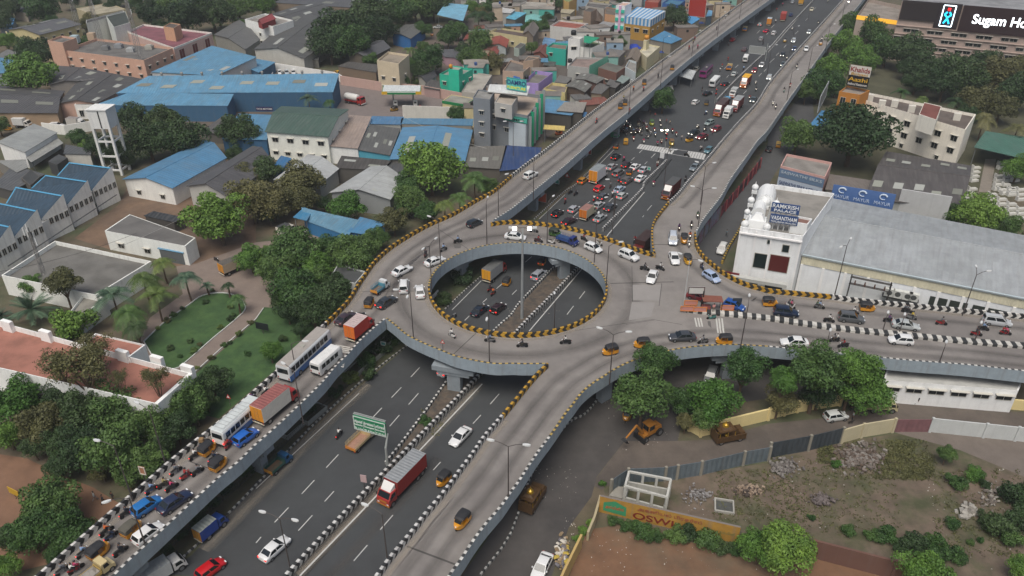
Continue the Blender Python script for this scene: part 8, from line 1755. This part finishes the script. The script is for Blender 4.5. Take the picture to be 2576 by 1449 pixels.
view(1920,380,768);board(692,1000,0,1.6,1.4,1.0,'','large red bordered warning triangle in the strip under the arm',tri=True);board(565,1075,0,1.2,1.2,.8,'4f9c8f','green and white roadside board in the strip under the arm',border='c9ccc8');board(955,690,0,2,2,.6,'9c3c38','reddish hoarding in the planted strip under the arm',border='a9a9a4');board(350,1310,0,3.4,2.4,1,'b5553c','orange hoarding under the foot of the upper left arm',border='8c8c88');board(1880,760,0,1.2,1.6,1,'d2d4d4','white board at the tip of the queue median');board(1718,910,0,.9,.9,1.0,'3f9c8c','small teal sign on the queue median',border='c9ccc8')
view(2400,0,768);a,c=Q(1365,668,5.4),Q(1568,690,5.4);sign(a,c,5.4,8.2,'8c908e','grey back of an overhead gantry board on the far highway',[],border='b5b9b8',thick=.3,legs=0);pb=Q(1575,760,0);o=MB().rod((0,0,0),(0,0,6.5),.2,n=7).build('gantry_pole',mat('8f9492',.5));o.location=pb;tag(o,'grey pole carrying the overhead board at the far median','pole')
# police stand at the median tip
tile(2,1)
kp=Q(1500,890,Z);kp.z=Z;k=empty('police_stand',kp,R(-5),'traffic police stand with a brown canopy at the median tip','stand');MB().box(-1.7,-1,2.2,1.7,1,2.32).build('canopy',mat('7a4a3c',.8,.15,2),k)
for x,y in ((-1.6,-.9),(1.6,-.9),(-1.6,.9),(1.6,.9)):MB().rod((x,y,0),(x,y,2.2),.05,n=5).build('post',G_trim,k)
MB().box(-1.6,-.6,0,-.2,.4,.9).build('desk',mat('8c4a44',.7),k)
board(1378,845,Z,2.8,1.5,2.0,'c4c6c2','white framed double board above the barricades',dy=.02,border='4a2c2c');board(1430,880,Z,.25,3.4,.1,'2a2726','black and white banded post beside the police stand')
for x,y,l in ((1345,868,'behind, centre'),(1318,912,'front left'),(1415,918,'front middle'),(1620,905,'right, on the block median')):board(x,y,Z,2.3,1.0,.35,'b9837a','orange framed red and white traffic barricade, %s' % l,dy=.03,border='c97a2c')
board(1690,880,Z,1.6,1.2,.9,'2f3640','dark back of a board before the deep blue hatchback',dy=.02)
# banners in the side street
rm=mat('7a2432',.8,.3,.5,blotch='23262c',bscale=.45)
wallrun([(1395,425),(1480,300),(1560,210)],3.4,.12,'8a94a4','long blue and pink printed banner fence at the foot of the upper right arm','banner_fence','banner',posts=4,cap='6c6a66',m=mat('7c8796',.7,.25,.4,blotch='7a4a5e',bscale=.4));wallrun([(1565,200),(1740,-10),(1870,-180)],2.8,.12,'7a2432','red and black banner fence along the side street','banner_fence','banner',posts=4,cap='8c4a4c',m=rm)
wallrun([(1590,545),(1640,430),(1720,300),(1760,215)],.7,.4,'a88a3a','yellow and black painted kerb wall beside the white palace','kerb_wall',m=chevron_mat('yellow_kerb','b0923a','35332e',1.2,0))
# water tower and lattice masts
tile(0,0)
wt=empty('water_tower',Q(893,1300,0),R(-4),'tall white water tower with a square tank on four legs','water tower');wm2=mat('d8dad8',.8,.05,1,streak=.2);H_=17.5
MB().box(-2.5,-2.3,H_ -4.8,2.5,2.3,H_).box(-2.7,-2.5,H_,2.7,2.5,H_+.25).build('tank',wm2,wt);MB().box(.2,-2.36,H_ -4.6,.5,-2.31,H_ -.2).build('pipe',G_trim,wt)
for sx in (-1,1):
    for sy_ in (-1,1):MB().box(sx*2.2 -.3,sy_*2.0 -.3,0,sx*2.2+.3,sy_*2.0+.3,H_ -4.8).build('leg',wm2,wt)
for z in (1.2,5,9):
    for s in (-1,1):MB().box(-1.9,s*2.0 -.15,z,1.9,s*2.0+.15,z+.45).build('brace',wm2,wt);MB().box(s*2.2 -.15,-1.7,z,s*2.2+.15,1.7,z+.45).build('brace',wm2,wt)
def mast(x,y,z,h,label,w=.8):
    t=empty('antenna_mast',Q(x,y,z),0,label,'mast');b=MB();n=int(h/1.6);P4=[(-w,-w),(w,-w),(w,w),(-w,w)]
    for a,c in P4:b.rod((a,c,0),(a*.35,c*.35,h),.07,n=4)
    for k in range(n):
        s0,s1=1 -.65*k/n,1 -.65*(k+1)/n
        for i in range(4):p,q=P4[i],P4[(i+1)% 4];b.rod((p[0]*s0,p[1]*s0,h*k/n),(q[0]*s1,q[1]*s1,h*(k+1)/n),.04,n=3);b.rod((p[0]*s0,p[1]*s0,h*k/n),(q[0]*s0,q[1]*s0,h*k/n),.04,n=3)
    b.build('lattice',mat('8c8a88',.6),t)
    for k in range(5):an=k*1.3;MB().box(-.12,-.08,0,.12,.08,1.6).build('antenna',M_head,t).location=(math.cos(an)*.75,math.sin(an)*.75,h*(.62+.08*k))
mast(592,215,9,17,'lattice antenna mast leftmost of three on the pink office');mast(765,330,9,20,'lattice antenna mast middle of three on the pink office');mast(1058,440,9,24,'lattice antenna mast rightmost of three, on the office corner')
for i,(x,y,c)in enumerate([(575,320,'a9bcc2'),(900,360,'8c9094'),(990,390,'a5a8a8'),(800,375,'77797a'),(700,300,'b5a088'),(1130,370,'a5a49c')]):p=Q(x,y,8.2);o=MB().box(-1.3,-1.1,0,1.3,1.1,2.6 if i in (0,4)else 1.3).box(-.9,-.7,1.31 if i not in (0,4)else 2.61,.9,.7,1.6 if i not in (0,4)else 2.7).build('rooftop_unit',mat(c,.6,.1,2));o.location=p;tag(o,'boxy rooftop unit on the pink office, %s' % ['pale blue at the left','grey in the middle','light grey by the tall mast','dark grey left of the middle','peach at the back','beige at the right'][i],'rooftop unit')
mast(0+640,1040+600,5,9,'thin lattice pole on the flat grey roof',.35)if False else None
tile(0,1);mast(330,620,4.7,10,'thin lattice pole standing on the flat grey roof',.3)
# excavator
def excavator(x,y,dx,dy):
    Y=mat('a06a22',.7,.2,2,name='digger_yellow');t=empty('excavator',(0,0,0),0,'muddy yellow backhoe excavator parked under the tree','excavator')
    MB().box(-2.2,-.7,.8,2.0,.7,1.3).box(-2.1,-.8,1.3,-.6,.8,2.0,tx=.1,ty=.08).build('chassis',Y,t);MB().box(-.5,-.75,1.3,1.0,.75,2.9,tx=.12,ty=.08).box(-.6,-.85,2.9,1.1,.85,3.0).build('cab',Y,t)
    glass(t,'windscreen',[(1.0,-.7,1.7),(1.0,.7,1.7),(.9,.65,2.8),(.9,-.65,2.8)],(.08,.08),.03)
    for s in (-1,1):wheel(t,-1.5,s*.95,.75,.4);wheel(t,1.6,s*.9,.5,.35);glass(t,'side_window',[(-.4,s*.76,1.8),(.9,s*.76,1.8),(.85,s*.7,2.8),(-.35,s*.7,2.8)][::s*-1 or 1],(.06,.06),.03)
    MB().rod((1.6,0,1.4),(3.4,0,4.0),.25,.2,6).build('boom',Y,t);MB().rod((3.4,0,4.0),(5.6,0,2.4),.2,.15,6).build('dipper_arm',Y,t);MB().loft([[(5.3+a,-.5,1.4+c),(5.3+a,.5,1.4+c),(5.8+a,.5,2.3 -c),(5.8+a,-.5,2.3 -c)]for a,c in ((0,0),(.5,.2))]).build('bucket',G_trim,t)
    MB().box(2.2,-1.3,.2,2.45,1.3,1.1).build('dozer_blade',G_trim,t);place(t,x,y,dx,dy,0,1.3);t.scale=(.88,.88,.88)
tile(2,2);excavator(1040,340,-1,.55)
def carriage(x,y,dx,dy,label):
    B=mat('4f3a22',.5,.25,3,name='carved_wood');G=mat('a8862c',.35,metal=.5);t=empty('festival_carriage',(0,0,0),0,label,'carriage')
    b=MB().box(-2.4,-1.05,.5,2.4,1.05,.9);b.box(-2.4,-1.05,.9,2.4,-.95,1.5).box(-2.4,.95,.9,2.4,1.05,1.5).box(-2.4,-.95,.9,-2.3,.95,2.3).box(1.2,-1.05,.9,2.4,1.05,1.7,tx=.2,ty=.2);b.build('body',B,t)
    MB().box(-2.1,-1.0,2.3,.6,1.0,2.5).box(-1.6,-.7,2.5,.1,.7,2.8,tx=.3,ty=.25).build('roof',B,t);MB().loft([[(-.75+r*math.cos(q),r*math.sin(q),z)for q in [k*.785 for k in range(8)]]for r,z in ((.5,2.8),(.42,3.1),(.15,3.3),(.04,3.7))]).build('gilt_dome',G,t)
    for s in (-1,1):
        for xx in (-2.0,-.7,.5):MB().rod((xx,s*.95,1.5),(xx,s*.95,2.3),.06,n=5).build('pillar',G,t)
        for xx in (-1.6,1.5):wheel(t,xx,s*.95,.42,.16)
    for xx,yy in ((-1.5,.3),(-.6,-.4),(1.6,0)):MB().ball((xx,yy,1.25),.28,n=7,rings=5).build('gilt_ornament',G,t)
    place(t,x,y,dx,dy,0,1.2)
carriage(155,850,.62,-1,'brown and gold festival carriage parked under the ramp parapet');carriage(1635,370,1,-.2,'brown and gold festival carriage parked against the bent cream wall')
# dog
tile(3,2);d_=MB();d_.loft([[(x,r*math.cos(q),.42+r*1.1*math.sin(q))for q in [k*1.047 for k in range(6)]]for x,r in ((-.34,.06),(-.25,.11),(0,.1),(.22,.13),(.34,.08),(.44,.06))]);d_.rod((.4,0,.48),(.55,0,.6),.07,.06,6).rod((.52,0,.6),(.74,0,.55),.07,.035,6).rod((-.34,0,.48),(-.56,0,.62),.03,.015,4)
for x in (-.26,.26):
    for s in (-1,1):d_.rod((x,s*.08,.4),(x -(.06 if x <0 else 0),s*.09,.2),.05,.03,5).rod((x -(.06 if x <0 else 0),s*.09,.2),(x,s*.09,0),.03,.022,5)
o=d_.build('dog',mat('231f1c',.8));o.location=Q(620,300,0);o.rotation_euler=(0,0,.3);tag(o,'small dark dog standing on the dirt road','dog')
# railing, planters, lawn kerbs, cables
def railing(pts,label,h=1.0,z=0):
    v=[Q(*p,z)for p in pts];t=empty('railing',v[0],0,label,'railing');b=MB();o=v[0]
    for i in range(len(v)-1):
        s=v[i+1]-v[i];n=max(1,int(s.length/.45))
        for zz in (.25,h):b.rod(v[i]-o+Vector((0,0,zz)),v[i+1]-o+Vector((0,0,zz)),.03,n=4)
        for k in range(n):p=v[i]-o+s*(k/n);b.rod(p,p+Vector((0,0,h)),.022,n=3)
    b.build('bars',mat('3a3c3c',.6),t)
tile(1,2);railing([(-700,1290),(0,668),(400,290),(760,-40)],'dark metal railing along the left highway kerb');view(1920,380,768);railing([(330,1440),(700,1080),(990,800),(1250,540)],'dark metal railing beside the queue of cars',1.3)
def planter(x,y,w,l,label,dx=1,dy=-.85):
    t=empty('planter',(0,0,0),0,label,'planter');cm=W('8f928c',.4);hw,hl_=w/2,l/2
    b=MB().box(-hl_,-hw,0,hl_,-hw+.15,.8).box(-hl_,hw -.15,0,hl_,hw,.8).box(-hl_,-hw+.15,0,-hl_+.15,hw -.15,.8).box(hl_ -.15,-hw+.15,0,hl_,hw -.15,.8);b.build('box',cm,t);MB().box(-hl_+.15,-hw+.15,0,hl_ -.15,hw -.15,.65).build('soil',mat('3c3a2a',.95,.3,3),t);place(t,x,y,dx,dy,0,.4)
tile(1,2);planter(270,335,2,4,'concrete planter under the lower left arm, nearer');planter(430,225,2,4.5,'concrete planter under the lower left arm, further');tile(1,1);planter(750,1345,2.2,5,'long concrete planter below the van');planter(880,1240,2.2,4,'concrete planter beside the teal roadside sign');planter(985,1130,2,4,'concrete planter under the corner of the junction');planter(1080,1090,2,3,'small planter under the gore of the lower left arm')
tile(0,1)
lc=[Vector((p.x,p.y,0))for p in loop];o0=lc[0].copy();tag(wall_strip(lc+[lc[0]],.15,0,.2).build('lawn_kerb',mat('c4c6c2',.8),origin=o0),'white kerb around the leaf shaped lawn','kerb');lc=[Q(*p,0)for p in [(1320,1480),(1500,1340),(1700,1160),(1932,965)]]+tl(1,1,[(60,880)],0);tag(wall_strip(lc,.15,0,.2).build('lawn_kerb',mat('c4c6c2',.8),origin=lc[0]),'white kerb along the lower edge of the garden drive','kerb')
wallrun([(1158,955),(1290,860),(1378,765)],.8,.2,'c9cbc8','low white curved wall below the coconut palms');p=Q(1396,1062,0);t=empty('lawn_urn',p,0,'white pedestal urn on the leaf shaped lawn','urn');MB().box(-.5,-.5,0,.5,.5,.35).build('base',wm2,t);MB().loft([[(r*math.cos(k*.785),r*math.sin(k*.785),z)for k in range(8)]for r,z in ((.15,.35),(.12,.7),(.45,1.0),(.5,1.15))]).build('bowl',wm2,t)
def cable(a,c,sag,label,r=.035,col='b5b5b0'):
    b=MB();n=10;P_=[a.lerp(c,k/n)-Vector((0,0,sag*4*(k/n)*(1 -k/n)))for k in range(n+1)]
    for k in range(n):b.rod(P_[k]-a,P_[k+1]-a,r,n=3,cap=False)
    o=b.build('cable',mat(col,.6));o.location=a;tag(o,label,'cable')
tile(1,0);cable(Q(1130,890,5),Q(1740,1120,5),.8,'pale cable hanging over the big blue roof');tile(0,1);cable(Q(840,440,5),Q(1700,20,6),.5,'pale cable crossing the low white house, upper');cable(Q(0,600,6),Q(1030,310,5),.8,'dark cable in front of the sawtooth works',col='3a3a3a')
# ---------------- the air ----------------
hz=MB().box(-905,-155,-1,905,1105,84).build('haze',mat('ffffff',.5));hm=bpy.data.materials.new('haze');hm.use_nodes=True;hm.node_tree.nodes.clear()
ho=hm.node_tree.nodes.new('ShaderNodeOutputMaterial');hp_=hm.node_tree.nodes.new('ShaderNodeVolumePrincipled');hp_.inputs['Color'].default_value=(.82,.88,.92,1);hp_.inputs['Density'].default_value=.0002
hm.node_tree.links.new(hp_.outputs[0],ho.inputs['Volume']);hz.data.materials[0]=hm;tag(hz,'thin pale haze over the town','haze',kind='stuff')
# ---------------- the patterns the copies came from are taken away ----------------
def drop(o):
    for ch in list(o.children):drop(ch)
    bpy.data.objects.remove(o)
for o in PROTO:drop(o)
